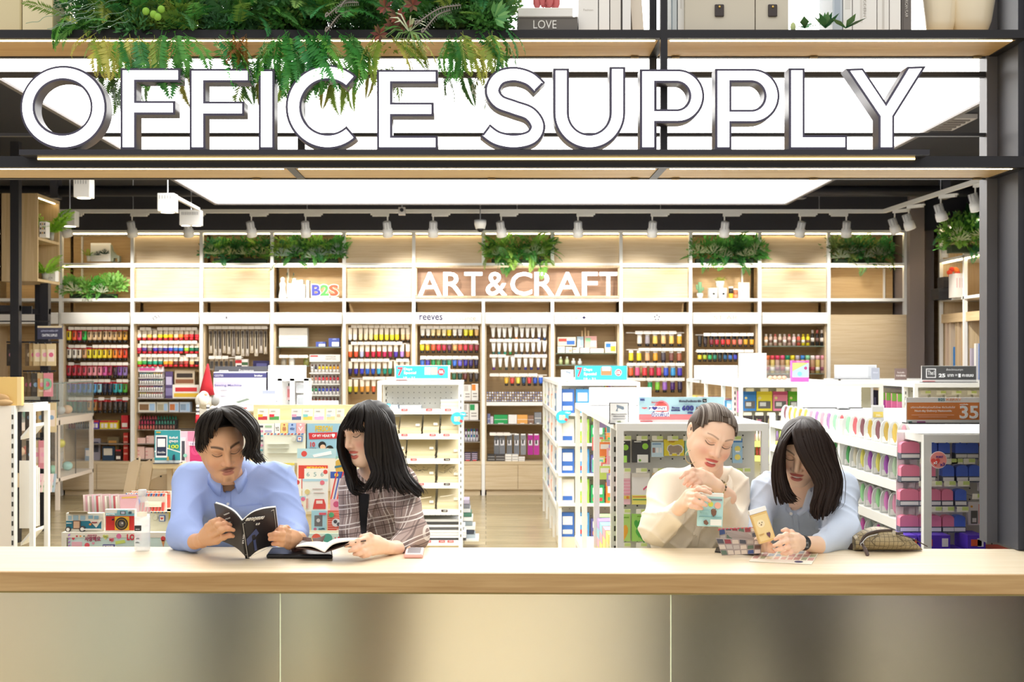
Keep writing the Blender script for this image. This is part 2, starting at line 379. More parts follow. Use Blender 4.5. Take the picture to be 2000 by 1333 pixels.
def stag_mesh(seed):
 r=random.Random(seed);b=MB()
 for k in range(7):
  a=-1.25+2.5*k/6+r.uniform(-.1,.1);L=r.uniform(.75,1.);d=Vector((math.sin(a),-.25-r.uniform(0,.35),math.cos(a))).normalized();s=Vector((d.z,0,-d.x)).normalized()*.05
  m=d*L*.55
  b.add([d*.05-s*.6,d*.05+s*.6,m+s*1.3,m-s*1.3],[(0,1,2,3)])
  for q in(-.42,.05,.45):
   e=(d+s/.05*q*.9).normalized()
   b.add([m-s*.8,m+s*.8,m+e*L*.42+s*.2,m+e*L*.45,m+e*L*.42-s*.2],[(0,1,2,3,4)])
 return b.mesh('staghorn_leaf',[LEAF])
STAG=[stag_mesh(1),stag_mesh(2)]
GREENS=['#3f8038','#4c9040','#60a44c','#3a7238','#7ab04a','#96bc55','#458455']
def frond_at(root,base,d,size,col,k,roll=0.,nm='fern_frond'):
 x=Vector(d).normalized();up=Vector((0,0,1))if abs(x.z)<.95 else Vector((0,-1,0))
 y=up.cross(x).normalized();z=x.cross(y)
 m=Matrix((x,y,z)).transposed().to_4x4()@Matrix.Rotation(roll,4,'X')
 o=inst(nm,FRONDS[k%4],base,root,rot=m.to_euler(),scale=size,color=col)
 return o
def planter(label,x0,x1,y0,y1,Y,nf,seed,depth=.18,stag=4,cat='plant',greens=GREENS,hang=.3,flen=(.18,.28),stagcol=('#aebf8f','#8fa77a'),box=True,name='fern_planter',clumps=None,up=.95,bottom=None):
 r=random.Random(seed);a,c=P(x0,y0,Y),P(x1,y1,Y);W,H=c.x-a.x,a.z-c.z
 zb=c.z if bottom is None else bottom
 o=thing(name,label,cat,((a.x+c.x)/2,Y+depth/2,zb))
 if box:MB().box(a.x+.06,c.x-.06,Y+depth*.5,Y+depth,zb,zb+H*.2).build('planter_box',mat('#2c3a26',.8),o)
 nc=clumps if clumps is not None else max(4,int(W/(H*.4)))
 for i in range(nc):
  x=a.x+W*(i+.5)/nc
  q=inst('foliage',CLUMP[i%3],(x,Y+depth*.5,zb+H*r.uniform(.38,.6)),o,rz=r.uniform(0,6),color=r.choice(greens),scale=(H*.6,depth*.55,H*.55));q['kind']='stuff'
 for i in range(nf):
  x=a.x+W*r.uniform(.06,.94);z=zb+H*r.uniform(.12,.7)
  side=(x-(a.x+c.x)/2)/(W/2)
  d=Vector((side*.7+r.uniform(-.8,.8),-r.uniform(.1,.8),r.uniform(-hang,up)))
  frond_at(o,(x,Y+depth*r.uniform(.2,.7),z),d,r.uniform(*flen),r.choice(greens),r.randrange(4),r.uniform(-.5,.5))
 for i in range(stag):
  x=a.x+W*((i+.5)/max(stag,1)+r.uniform(-.08,.08))
  inst('staghorn_leaf',STAG[i%2],(x,Y+.01,zb+H*r.uniform(.2,.4)),o,color=r.choice(stagcol),scale=H*r.uniform(.42,.6),rot=(r.uniform(-.1,.5),0,r.uniform(-.3,.3)))
 return o
 # ================ back wall shelving, bay by bay
BX=[118,258,393,531,672,808,944,1079,1213,1349,1484,1619,1769]
YBK=15.42
HDR={1:None,2:'logo',6:'reeves',8:'daler',9:'ring',10:'star',7:'faint',3:'dash'}
FLUSH_A={2,5,6,8,9,11};FLUSH_B={2,3,5,9,11}
bay_word={0:'half-hidden far left bay',1:'leftmost full bay',2:'second bay',3:'third bay',4:'fourth bay',5:'fifth bay',6:'sixth bay',7:'seventh bay',8:'eighth bay',9:'ninth bay',10:'tenth bay',11:'eleventh bay',12:'rightmost bay'}
BACKW=wood('bay_back','#c4a678','#b29263',0);BACKD=wood('peg_back','#a48961','#96794f',0)
TAGW=mat('#f7efe6',.6);LEDB=mat('#ffe7b8',.5,emit=11.)
def zy(y):return WZ(y,YW)
BAY={}
for i in range(0,13):
 x0,x1=(BX[i-1],BX[i])if i else(-17,118)
 X0,X1=WX(x0,YW),WX(x1,YW);pw=.019
 what='tall oak wall shelf with white posts, '+bay_word[i]+(' with white fern-free top' if False else '')
 o=thing('shelving_bay',what,'shelf',((X0+X1)/2,15.2,0),0,'wall shelves along the back of the shop');BAY[i]=o
 WH=WHITE
 for za,zb_ in(((0,zy(582.6)),(zy(519.4),zy(450)))if i in(7,8)else((0,zy(450)),)):MB().box(X0-pw,X0+pw,YW,YW+.06,za,zb_).build('post',WH,o)
 if i==12:MB().box(X1-pw,X1+pw,YW,YW+.06,zy(615),zy(450)).build('post',WH,o)
 a,c=X0+pw,X1-pw
 MB().box(a,c,YW,YBK,zy(455),zy(450)).build('top_rail',WH,o)
 MB().box(a,c,YW,YBK,zy(519),zy(514)).build('shelf_board',WH,o)
 MB().box(a,c,YW,YBK,zy(589),zy(583)).build('shelf_board',WH,o)
 MB().box(a,c,YBK,YBK+.02,0,zy(450)).build('back_panel',BACKW,o)
 if i not in(12,):
  for x in(a,c-.018):MB().box(x,x+.018,YW+.05,YBK,0,zy(612)).build('side_panel',OAKV,o)
 for y0,y1,ok in((456,514,i in FLUSH_A),(520,583,i in FLUSH_B)):
  if ok:MB().box(a,c,YW+.05,YW+.062,zy(y1),zy(y0+4)).build('front_panel',OAK,o)
  if 6<=i<=8 and y0==520:continue
  MB().box(a+.01,c-.01,YW+.022,YW+.035,zy(y0+1.6),zy(y0)).build('led_strip',LEDB,o)
  if not ok:
   for x in(a+.10 if i<7 else c-.12,):MB().box(x,x+.02,YBK-.03,YBK,zy(y1),zy(y0)).build('back_post',WH,o)
 if i==12:
  MB().box(a-.01,WX(1771,YW),YW+.01,YW+.03,0,zy(615)).build('front_panel',OAK,o);continue
 h=MB().box(a+.004,c-.004,YW-.05,YW-.001,zy(633),zy(611)).build('header_box',mat('#f8f6f2',.5),o)
 MB().box(a,c,YW+.08,YBK,zy(636),zy(633)).build('header_board',OAK,o)
 if i in HDR and HDR[i]:
  yh=YW-.052;cx=(X0+X1)/2;k=HDR[i];dk=mat('#23234e',.7);pale=mat('#b4a698',.7)
  if k=='reeves':text('reeves',h,(WX(842,YW),yh,zy(621)),.27,.062,dk,.02);text('Renaissance',h,(WX(899,YW),yh,zy(622)),.36,None,pale)
  if k=='daler':text('DALER',h,(WX(1109,YW),yh,zy(622)),.25,None,pale);text('ROWNEY',h,(WX(1178,YW),yh,zy(622)),.30,None,pale);MB().prism([(WX(1140+q[0],YW),yh,zy(621+q[1]))for q in((-4,0),(0,3),(4,0),(0,-3))],(0,.001,0)).build('emblem',dk,h)
  if k=='ring':
   for q in range(5):MB().lathe([(.009,0),(.009,.002)],(WX(1282,YW)+.028*math.sin(q*PI*.4),yh,zy(621)+.028*math.cos(q*PI*.4)),8,axis=1).build('emblem',dk,h)
  if k=='star':text('ST AR',h,(WX(1416,YW),yh,zy(621)),.28,.05,pale)
  if k=='faint':text("r' '",h,(WX(1006,YW),yh,zy(621)),.12,.03,pale)
  if k=='logo':text('(5)',h,(WX(307,YW),yh,zy(621)),.08,.05,dk,rot=(0,-.4,0))
  if k=='dash':text('I',h,(WX(444,YW),yh,zy(621)),.012,.025,dk)
 MB().box(a,c,YW+.03,YBK,.06,zy(902)).build('base_cabinet',OAK,o)
 MB().box(a,c,YW+.05,YBK,0,.06).build('toe_kick',OAK,o)
 m_=(a+c)/2
 for q0,q1 in((a,m_),(m_,c)):MB().box(q0+.003,q1-.003,YW+.015,YW+.029,.07,zy(908)).build('cabinet_door',OAK,o)
 MB().box(a,c,YW+.008,YW+.03,zy(908),zy(902)).build('counter_edge',OAK,o)
YP=YW+.13
def rail(i,y,x0=None,x1=None,tags=8,seed=0):
 o=BAY[i];r=random.Random(seed+i*50+int(y));a=WX(x0 if x0 else BX[i-1]+12,YW);c=WX(x1 if x1 else BX[i]-10,YW)
 s=YP/F
 MB().box(a,c,YP-.02,YP+.02,WZ(y+1.0,YP),WZ(y-1.0,YP)).build('hook_rail',mat('#d9d2c9',.5),o)
 n=max(2,tags);w_=(c-a)/n
 for k in range(n):
  if r.random()<.93:
   MB().box(a+w_*k+.004,a+w_*(k+1)-.002,YP-.075,YP-.07,WZ(y+2.6,YP),WZ(y-3.4,YP)).box(a+w_*(k+.5)-.003,a+w_*(k+.5)+.003,YP-.07,YP-.02,WZ(y,YP)-.003,WZ(y,YP)+.003).build('price_tag',TAGW,o)
def tube_mesh(w,h,upper=.25,capfrac=.16,capw=.62,mats=None,bottomw=.8,label=False,topw=1.0):
 b=MB();seg=12;capz=h*capfrac;rows=[]
 zs=[h,h*.96,h*(1-upper),h*(.5*(1-upper)+.5*capfrac),capz+.012,capz]
 for q,z in enumerate(zs):
  t=min(max((z-capz)/(h-capz),0),1)
  rx=w/2*(bottomw+(topw-bottomw)*t);ry=(w*.36)*(1-t**1.6)+.004
  if q==5:rx*=.55;ry*=.6
  rows.append([(rx*math.cos(2*PI*k/seg),ry*math.sin(2*PI*k/seg),z)for k in range(seg)])
 vs=[p for r_ in rows for p in r_]
 for q in range(5):
  b.add(vs[q*seg:(q+2)*seg],[(k,(k+1)%seg,seg+(k+1)%seg,seg+k)for k in range(seg)],0 if q<2 else 1)
 b.add(rows[0],[tuple(range(seg))],0)
 if label:b.box(-w*.14,w*.14,-w*.37,-w*.30,h*.42,h*.78,2)
 cap=MB().lathe([(w*capw/2*.92,0),(w*capw/2,.003),(w*capw/2,capz),(w*capw/2*.8,capz+.004)],seg=12)
 return b.mesh('paint_tube',mats,True),cap
RED=mat('#c22430',.4);BLK=mat('#1d1a1b',.4);CREAM=mat('#f2e6d2',.45);WCAP=mat('#f4f2ee',.4);SILV=mat('#cfccc8',.35,.2);LBL=mat('#5b4a45',.5)
def kind(w,h,upper,capfrac,capw,um,bm,cm,bottomw=.8,label=False,topw=1.0):
 s=YP/F
 me,cap=tube_mesh(w*s,h*s,upper,capfrac,capw,[um,bm,LBL],bottomw,label,topw)
 return me,cap.mesh('cap',[cm],True)
K1=kind(9.6,26,.14,.16,.82,RED,TINT,BLK,.92,True);K2=kind(9.4,20,.42,.18,.86,CREAM,TINT,RED,.95)
K5=kind(9.0,29,.48,.12,.6,CREAM,TINT,BLK,.8);K6=kind(9.2,19.5,.15,.2,.7,WCAP,TINT,BLK,.8)
K7=kind(9.2,26,.3,.18,.6,WCAP,WCAP,TINT,.55);K9=kind(10.5,25,.18,.16,.75,WCAP,TINT,BLK,.95,False,.8)
K10=kind(9.0,22,.35,.16,.7,BLK,TINT,BLK,.85);K11=kind(8.0,19,.3,.2,.8,BLK,TINT,BLK,1.)
def cname(h):
 r,g,b_=[int(h[i:i+2],16)for i in(1,3,5)]
 mx,mn=max(r,g,b_),min(r,g,b_)
 if mx<70:return 'black'
 if mn>205:return 'white'
 import colorsys
 hh,s_,v_=colorsys.rgb_to_hsv(r/255,g/255,b_/255);hh*=360
 if s_<.16:return 'grey'
 nm=[(12,'red'),(26,'orange red'),(40,'orange'),(50,'ochre' if v_<.8 else 'amber'),(68,'yellow'),(95,'lime green'),(155,'green'),(190,'teal'),(222,'blue'),(255,'deep blue'),(290,'violet'),(335,'pink'),(361,'red')]
 n=next(q for l_,q in nm if hh<=l_)
 if n in('orange','ochre','orange red','amber')and v_<.6:n='brown'
 elif n in('orange','amber','ochre','orange red')and s_<.45:n='beige'
 elif n=='red' and s_<.5:n='rose pink'
 if v_<.45 and n not in('black','brown'):n='dark '+n
 return n
ROWW=['top','second','third','fourth','fifth','sixth']
TN=[0]
def tube_row(i,row,x0,x1,ybot,K,cols,h,kindname='paint tube',jit=.6,tags=None,nrail=True):
 r=random.Random(i*100+row);n=len(cols)
 if nrail:rail(i,ybot-h-1.5,tags=tags or max(3,n-2),seed=row)
 for k,c in enumerate(cols):
  x=x0+(x1-x0)*(k+.5)/n+r.uniform(-jit,jit)
  o=inst(kindname.replace(' ','_'),K[0],(WX(x,YP),YP-.035,WZ(ybot,YP)),None,rz=r.uniform(-.12,.12),color=c,label='%s %s, %s from left, %s row of the %s'%(cname(c),kindname,ORD[k],ROWW[row],bay_word[i]),cat='paint tube',group='paint tubes on the back wall shelves')
  o.scale=(1,1,r.uniform(.97,1.02))
  sub('cap',K[1],o,color=c);TN[0]+=1
tan=['#d9b98e','#dcc09a','#cfae80','#d8ba92','#d2b083','#c9a676','#c89a55','#cf9a3c']
tube_row(1,0,132,251,670,K1,['#e8d22c','#e8602c','#e84a70','#35b44a']+tan,26)
tube_row(1,1,132,251,705,K1,['#f0e8da','#f2ece2','#f0e2cc','#d9a878','#e8d838','#ecdc3a','#eedd2e','#f0cf2e','#ecc030','#e88a30','#e86a2c','#e04a30'],26)
tube_row(1,2,132,251,739,K1,['#b8283c','#c02a40','#c43a4a','#d04a5e','#e88a96','#f0a0a8','#ec8aa0','#d860a8','#a83058','#3a2438','#8a5ab0','#9a80c0'],26)
tube_row(1,3,132,251,772,K1,['#5a3ca0','#4a48b0','#3a58c0','#2a5ab8','#4a80c8','#58a0d8','#a0d0e0','#282e48','#20304c','#2a98a8','#3ab0a0','#58b038'],26)
tube_row(1,4,132,251,807,K1,['#2a7a48','#24603c','#1e5a58','#1e2a28','#c88a30','#a8702e','#7a4428','#3c2a22','#4a3626','#3a3430','#2a2826','#1e1c1c'],26)
tube_row(2,0,269,391,665,K2,['#f4ead8','#f0e0c0','#f0c860','#ecd8b0','#f0d830','#f0e020','#f0b820','#e8cca0','#f09030','#e84a38','#d83038','#c82838'],20)
tube_row(2,1,269,391,691,K2,['#b83060','#5a3a90','#7a6a6a','#4838a8','#5a5a88','#3a3490','#3a48b8','#3868b0','#2a70c0','#98c838','#207850','#1a5a48'],20)
tube_row(2,2,269,391,717,K2,['#78c838','#38a858','#20906a','#28b08a','#2a8a78','#e8a838','#d89830','#6a4038','#88483c','#b84a40','#e0b878','#2a2020'],20)
tube_row(5,0,679,802,669,K5,['#f4efe4','#f0ebe0','#ecdca8','#e8d8b0','#e4cf98','#e8dc40','#ecdc28','#e8d82a','#e0dc38','#ecd020','#d8b880','#dab48a'],29)
tube_row(5,1,679,802,702,K5,['#e8642c','#e05030','#b8c0e0','#c83048','#c02848','#c82038','#b82858','#982050','#5038a0','#b088d8','#e88858'],29)
tube_row(5,2,679,802,735,K5,['#2a2460','#3a30a0','#3a40b8','#3068c8','#2a50b0','#3aa8c8','#208a78','#208a70','#28a890','#2a9a58','#3a8a40'],29)
tube_row(5,3,679,736,770,K5,['#b0c030','#d8b830','#e09838','#e8a850','#e06838'],29,tags=5)
tube_row(6,0,820,936,661,K6,['#efe9dc','#ece6da','#e6d4a0','#e4cc90','#e8d8a8','#ecd030','#f0e8d8','#d8d4d0','#e8e040','#ecd830','#d8b070'],19.5)
tube_row(6,1,820,936,690,K6,['#e8d820','#f0b020','#e85a30','#d83040','#b82840','#6a3048','#e8a868','#e05840','#c83048','#b03040','#8a2a38'],19.5)
tube_row(6,2,820,936,720,K6,['#3a68c0','#4a3ca8','#1e9050','#4a8a48','#286a70','#2a8a60','#3a70d0','#6a60c8','#3a2c98','#3a2a70','#2a2048'],19.5)
tube_row(6,3,882,936,746,K6,['#2a6a4a','#1e4a40','#6a3430','#3a2a26','#4a4444'],19.5,tags=5)
tube_row(7,0,958,1069,665,K7,['#5a3428','#3a3a40','#2a2428','#206a58','#d0802a','#4a2028','#2a2a2e','#3a3a48','#2a3a80','#1e3860'],26)
tube_row(7,1,958,1069,693,K7,['#1e5a4a','#287a80','#1e8a70','#2a8040','#3a4a4a','#2a2a2e','#3a3034','#2e2e3a','#5a3a2a','#3a2e2a'],25.5)
tube_row(7,2,958,1069,723,K7,['#5a2a80','#5a5a2a','#2e3a3a','#3a3a40','#3a3038','#282878','#242c68','#3a2a5a','#2a2a2e'],25.5)
tube_row(7,3,984,1062,754,K6,['#e8b838','#d84838','#e8d850','#284a70','#d03840','#2a50b0','#2a60c8'],19.5,'paint bottle',tags=6)
tube_row(9,0,1240,1334,677,K9,['#e8dccc','#a098a0','#e8c060','#e8b880','#e8b860','#e0a030'],25,tags=7)
tube_row(9,1,1224,1334,710,K9,['#e8d030','#ecd828','#e8b080','#e0a030','#4a4048','#7a4a40','#a05a40'],25)
tube_row(9,2,1224,1334,739,K9,['#e86838','#e06090','#d83a40','#c83048','#d83858','#3a58c8','#3a98d0','#4a38b0'],25)
tube_row(9,3,1262,1334,767,K9,['#2aa060','#88c838','#a068c0','#4a2068','#38284a'],24)
tube_row(10,0,1360,1472,678,K10,['#2a2624','#3a2a2a','#7a2430','#a82838','#c03038','#d84a30','#d86850','#c88078','#d8a030','#e8a828'],22)
tube_row(10,1,1360,1440,707,K11,['#e8c828','#a8b838','#38a860','#287a60','#2a3a3a','#2a5a80','#3a68b0','#3a40b0'],19)
# ---------------- ART&CRAFT light box
ab=thing('sign_box','shallow oak box behind the glowing two-word craft sign','sign',(WX(1010,YW),YW,zy(581)))
xa,xb=WX(811,YW),WX(1210,YW)
MB().box(xa,xb,YW-.05,YW+.14,zy(523),zy(519.6)).box(xa,xb,YW-.02,YW+.02,zy(582.5),zy(578)).box(xa,xa+.02,YW-.02,YW+.02,zy(579),zy(522)).box(xb-.02,xb,YW-.02,YW+.02,zy(579),zy(522)).build('frame',OAKV,ab)  # top board juts further out so it shades the back
MB().box(xa,xb,YW+.14,YW+.15,zy(582),zy(520)).build('back_panel',wood('shaded_sign_back','#8c6a4e','#7a5a40',0),ab)  # oak darkened here: the recess's shade is put into the colour
for ch,l,r_ in[('A',817,862),('R',866,905),('T',907,942),('&',949,990),('C',997,1039),('R',1044,1082),('A',1085,1132),('F',1137,1167),('T',1171,1205)]:
 me,tw,th=text_mesh(ch,.006,.05);me=me.copy();me.materials.clear();me.materials.append(mat('#ffffff',.4,emit=3.))
 which={817:'first A',866:'first R',907:'first T',949:'ampersand',997:'letter C',1044:'second R',1085:'second A',1137:'letter F',1171:'last T'}[l]
 o=inst('craft_letter',me,((WX(l,YW)+WX(r_,YW))/2,YW+.0,zy(554.8)),None,scale=((WX(r_,YW)-WX(l,YW))/tw,.4,(zy(532)-zy(577.5))/th),label='glowing white craft sign letter, the '+which,cat='letter',group='craft sign letters')
 # ---------------- plants on the upper shelves
planter('green fern planter with pale staghorn leaves, third bay upper shelf',404,527,466,513,YW+.02,42,11,stag=4,stagcol=('#c3c98f','#aab987'))
planter('green fern planter with grey staghorn leaves, fourth bay upper shelf',538,668,464,514,YW-.02,46,12,stag=5,hang=.8,stagcol=('#9fb49a','#8aa090'))
planter('mixed fern planter with orange flower tufts above the craft sign',950,1078,462,516,YW-.06,60,13,stag=2,hang=1.0,flen=(.2,.36),greens=['#4c9040','#60a44c','#7ab04a','#96bc55','#3f8038','#86b850'])
planter('dark green fern planter with staghorns, tenth bay upper shelf',1352,1486,463,515,YW-.04,52,14,stag=5,hang=.9,greens=GREENS[:4]+['#3f8a44','#5aa04c'],stagcol=('#b9c59a','#a9b88c'))
planter('dusty green fern planter in the rightmost bay',1622,1742,465,514,YW-.02,46,15,stag=5,hang=.9,greens=['#748c50','#418040','#88994c','#4c7d48'],stagcol=('#93a083','#8a9a80'))
planter('bright fern and striped spider plant planter, leftmost bay lower shelf',121,232,540,582,YW-.03,30,16,stag=2,greens=['#68b048','#4f9f3f','#8cc060','#7ab85a'],stagcol=('#cfd8b8','#dfe4cc'),flen=(.12,.22))
def pot(label,x,yb,Y,rpx,hpx,potcol,nf,fl,cols,seed,name='potted_fern',cat='plant',up=.9):
 s=Y/F;c=P(x,yb,Y);r=random.Random(seed)
 o=thing(name,label,cat,c)
 MB().lathe([(rpx*s*.75,c.z),(rpx*s,c.z+hpx*s),(rpx*s*.9,c.z+hpx*s*.98)],(c.x,c.y,0),16).build('pot',mat(potcol,.6),o,smooth=True)
 for k in range(nf):
  a=r.uniform(0,2*PI)
  frond_at(o,(c.x,c.y,c.z+hpx*s*.9),(math.cos(a),math.sin(a)*.8,r.uniform(.3,up+.5)),fl*r.uniform(.7,1.1),r.choice(cols),r.randrange(4))
 return o
YS=YW+.12
pot('small bright fern in a white pot beside the picture',173,511,YS,4,11,'#f2efe8',9,.13,['#88b838','#a0c848'],31)
fr1=thing('leaf_picture','white framed print of two dark leaves on the leftmost bay','picture',P(196,511,YS+.03))
a,c=P(177,475,YS),P(216,511,YS)
MB().box(a.x,c.x,YS,YS+.02,c.z,a.z).build('frame',WHITE,fr1)
MB().box(a.x+.02,c.x-.02,YS-.004,YS,c.z+.02,a.z-.02).build('mount',PAPER,fr1)
for q,(x,y,s_)in enumerate([(191,496,.06),(204,494,.085)]):inst('leaf_print',STAG[q],P(x,y+3,YS-.008),fr1,color='#20403a',scale=(s_,.02,s_))
bb=thing('bracket_ornament','grey green bracket ornament beside the leaf picture','ornament',P(224,511,YS+.02))
MB().prism([P(x,y,YS)for x,y in((216,478),(219,490),(226,498),(233,500),(233,511),(230,511),(229,504),(222,504),(221,511),(216,511))],(0,.08,0)).build('bracket',mat('#9aa08c',.7),bb)
MB().box(P(217,0,YS).x,P(232,0,YS).x,YS+.02,YS+.06,zy(510.8),zy(510)).build('foot_plate',mat('#8a907c',.7),bb)
def rect_thing(name,label,cat,x0,x1,y0,y1,Y,dep,col,group=None,rough=.6,parts=(),rz=0.):
 a,c=P(x0,y0,Y),P(x1,y1,Y)
 o=thing(name,label,cat,((a.x+c.x)/2,Y+dep/2,c.z),rz,group)
 W,H=c.x-a.x,a.z-c.z;L=Vector((-W/2,-dep/2,0))
 MB().box(-W/2,W/2,-dep/2,dep/2,0,H).build('body',mat(col,rough),o,local=True)
 for nm,u0,u1,v0,v1,pc in parts:
  MB().box(-W/2+W*u0,-W/2+W*u1,-dep/2-.0015,-dep/2+.0002,H*(1-v1),H*(1-v0)).build(nm,mat(pc,.55),o,local=True)
 return o
wb=thing('white_figurine','white slender figurine beside the three-colour letters','ornament',P(552,583,YS));c=P(552,583,YS)
MB().lathe([(.045,c.z),(.05,c.z+.02),(.032,c.z+.12),(.04,c.z+.17),(.022,c.z+.2),(.027,c.z+.225),(.01,c.z+.25)],(c.x,c.y,0),14).build('body',WHITE,wb,smooth=True)
MB().ball((c.x,c.y,c.z+.225),.028,10,8).build('head',WHITE,wb,smooth=True)
vs_=thing('white_vase','white vase with two thin dark-tipped sprigs','vase',P(566,583,YS));c=P(566,583,YS)
MB().lathe([(.03,c.z),(.036,c.z+.02),(.036,c.z+.15),(.03,c.z+.175)],(c.x,c.y,0),14).build('body',WHITE,vs_,smooth=True)
for x in(-.03,.045):MB().tube([(c.x,c.y,c.z+.12),(c.x+x,c.y,c.z+.28)],.004,5).build('sprig',mat('#6b7a48',.6),vs_);MB().ball((c.x+x,c.y,c.z+.285),(.008,.008,.022),6,5).build('bud',mat('#3a4030',.6),vs_)
for k,(l,r_,t)in enumerate([(570,578,544),(578,585,548),(585,592,547),(592,596,556),(598,604,548)]):
 rect_thing('white_book','white shelved book beside the three-colour letters, %s from left'%ORD[k],'book',l,r_-.6,t,583,YS,.16,'#f0ece4','white books on the fourth bay',parts=(('spine_print',.3,.7,.25,.75,'#d8d2c8'),))
for ch,col,l,r_ in(('B','#3a3f9c',609,629),('2','#4fae4e',625,645),('S','#e8552f',641,663)):
 w_=thing('brand_letter',{'B':'indigo blue block letter B on the fourth bay','2':'green block numeral between the blue and orange letters','S':'orange red block letter S on the fourth bay'}[ch],'letter',(WX((l+r_)/2,YS-.04),YS-.04,zy(583)),0,'three-colour block letters')
 dy={'B':0,'2':.024,'S':.048}[ch]
 cw=WX(r_,YS)-WX(l,YS);ch_=zy(555.5)-zy(580.5);cz=(zy(555.5)+zy(580.5))/2+.008
 text(ch,w_,((WX(l,YS)+WX(r_,YS))/2,YS-.06+dy,cz),cw,ch_,WHITE,.055,name='letter_body',thick=.02)
 text(ch,w_,((WX(l,YS)+WX(r_,YS))/2,YS-.071+dy,cz),cw*.86,ch_*.88,mat(col,.4),.035,name='letter_face',thick=.004)
 MB().box(WX(l+1,YS),WX(r_-1,YS),YS-.06+dy,YS-.045+dy,zy(583),zy(580)).build('foot',WHITE,w_)
c=P(1367,583,YS);o=thing('potted_cactus','little green armed cactus in a white pot','plant',c)
MB().lathe([(.032,c.z),(.04,c.z+.06)],(c.x,c.y,0),14).build('pot',WHITE,o,smooth=True)
MB().tube([(c.x,c.y,c.z+.06),(c.x,c.y,c.z+.19)],[.025,.022],8).tube([(c.x,c.y,c.z+.1),(c.x-.035,c.y,c.z+.11),(c.x-.038,c.y,c.z+.16)],.012,6).tube([(c.x,c.y,c.z+.09),(c.x+.035,c.y,c.z+.1),(c.x+.038,c.y,c.z+.13)],.012,6).build('stem',mat('#7fae86',.6),o,smooth=True)
for k,(l,r_)in enumerate(((1382,1402),(1402,1420))):
 c=P((l+r_)/2,583,YS);w_=(r_-l)*YS/F/2-.002
 o=thing('white_canister',('white canister with a dark ring print under the trailing plant','white canister with a dark flag print beside paint jars')[k],'canister',c,0,'white canisters on the tenth bay')
 MB().lathe([(w_,c.z),(w_,c.z+.10),(w_*.96,c.z+.108)],(c.x,c.y,0),18).build('body',WHITE,o,smooth=True)
 MB().box(c.x-.01,c.x+.016,c.y-w_-.001,c.y-w_+.004,c.z+.04,c.z+.062).build('print',BLK,o);MB().lathe([(w_*1.02,c.z+.108),(w_*1.02,c.z+.12)],(c.x,c.y,0),18).build('lid',WHITE,o)
pot('trailing pale green plant in a white pot on the canisters',1406,563.5,YS,9,14,'#efece4',9,.13,['#b8c858','#a0b850'],41,up=.6)
for k,(l,r_,t,c1,c2)in enumerate(((1423,1432,560,'#2a2624','#d8b030'),(1432,1441,564,'#a86848','#c08060'))):
 rect_c=P((l+r_)/2,583,YS);w_=(r_-l)*YS/F/2-.001;H=(583-t)*YS/F
 o=thing('paint_jar',('black labelled paint jar with yellow base and white lid','rust brown paint jar beside the white picture frame')[k],'jar',rect_c,0,'jars on the tenth bay')
 z=rect_c.z
 MB().lathe([(w_,z),(w_,z+H*.4)],(rect_c.x,rect_c.y,0),14).build('paint',mat(c2,.4),o,smooth=True);MB().lathe([(w_*1.01,z+H*.4),(w_*1.01,z+H*.85)],(rect_c.x,rect_c.y,0),14).build('label_band',mat(c1,.4),o,smooth=True);MB().lathe([(w_*1.03,z+H*.85),(w_*1.03,z+H)],(rect_c.x,rect_c.y,0),14).build('lid',mat('#f2e4e0',.4),o)
rect_thing('small_frame','white picture frame with a tiny black mark, tenth bay','picture',1442,1464,552,583,YS,.02,'#e6dccb',parts=(('picture',.14,.86,.1,.9,'#f8f6f2'),('mark',.25,.4,.5,.56,'#3a3a40')))
# ---------------- boxed and shelved goods in the wall bays
def shelf_in(i,y,depth=.3,glass=False,x0=None,x1=None):
 o=BAY[i];a=WX(x0 or BX[i-1]+7,YW);c=WX(x1 or BX[i]-6,YW)
 MB().box(a,c,YW+.05,YW+.05+depth,zy(y+1.4),zy(y)).build('glass_shelf' if glass else 'shelf_board',mat('#9ab0a4',.1,alpha=.5,key='gshelf')if glass else mat('#8e8378',.5),o)
YG=YW+.09
shelf_in(1,839);shelf_in(1,868,x0=178)
for k,(l,r_,c1)in enumerate([(178,193,'#5a3ab0'),(195,212,'#e8d030'),(213,230,'#ecd428')]):
 rect_thing('paint_box','%s paint set box in the leftmost bay'%('violet','yellow','bright yellow')[k],'box',l,r_,822,838.6,YG,.1,c1,'small paint boxes',parts=(('lid_band',0,1,0,.22,'#c03038'),('window',.15,.45,.35,.85,'#f0e8e0'),('window',.55,.85,.35,.85,'#f0e8e0')))
rect_thing('paint_box','red paint set box with white label in the leftmost bay','box',237,250,812,838.6,YG,.1,'#c42a34','small paint boxes',parts=(('window',.1,.9,.55,.85,'#f0e8e0'),))
for k in range(9):
 c=P(136+k*4.6,838.6,YG+.05);w_=.011
 o=thing('colour_jar','small dark capped colour jar, %s in the row behind the glass case'%ORD[k],'jar',c,0,'small colour jars')
 MB().lathe([(w_,c.z),(w_,c.z+.06)],(c.x,c.y,0),10).build('body',mat(['#8a3a48','#7a7a80','#44444c'][k//3],.4),o,smooth=True);MB().lathe([(w_*.8,c.z+.06),(w_*.8,c.z+.085)],(c.x,c.y,0),10).build('lid',BLK,o)
for k,(l,r_,t,c1,c2)in enumerate([(166,178,876,'#8aa0b8','#e8e0d8'),(178,196,857,'#9a94a0','#4a4a58'),(200,224,872,'#28405a','#d8d0c0'),(210,232,854,'#7a6a4a','#c89048')]):
 rect_thing('art_book','art pad with %s cover on the low shelf of the leftmost bay'%('pale blue','grey','navy drawing','brown gold')[k],'book',l,r_,t,901.6,YG+.04+(.05 if k in(1,3)else 0),.02,c1,'art pads on the low shelf',parts=(('cover_print',.1,.8,.15,.6,c2),))
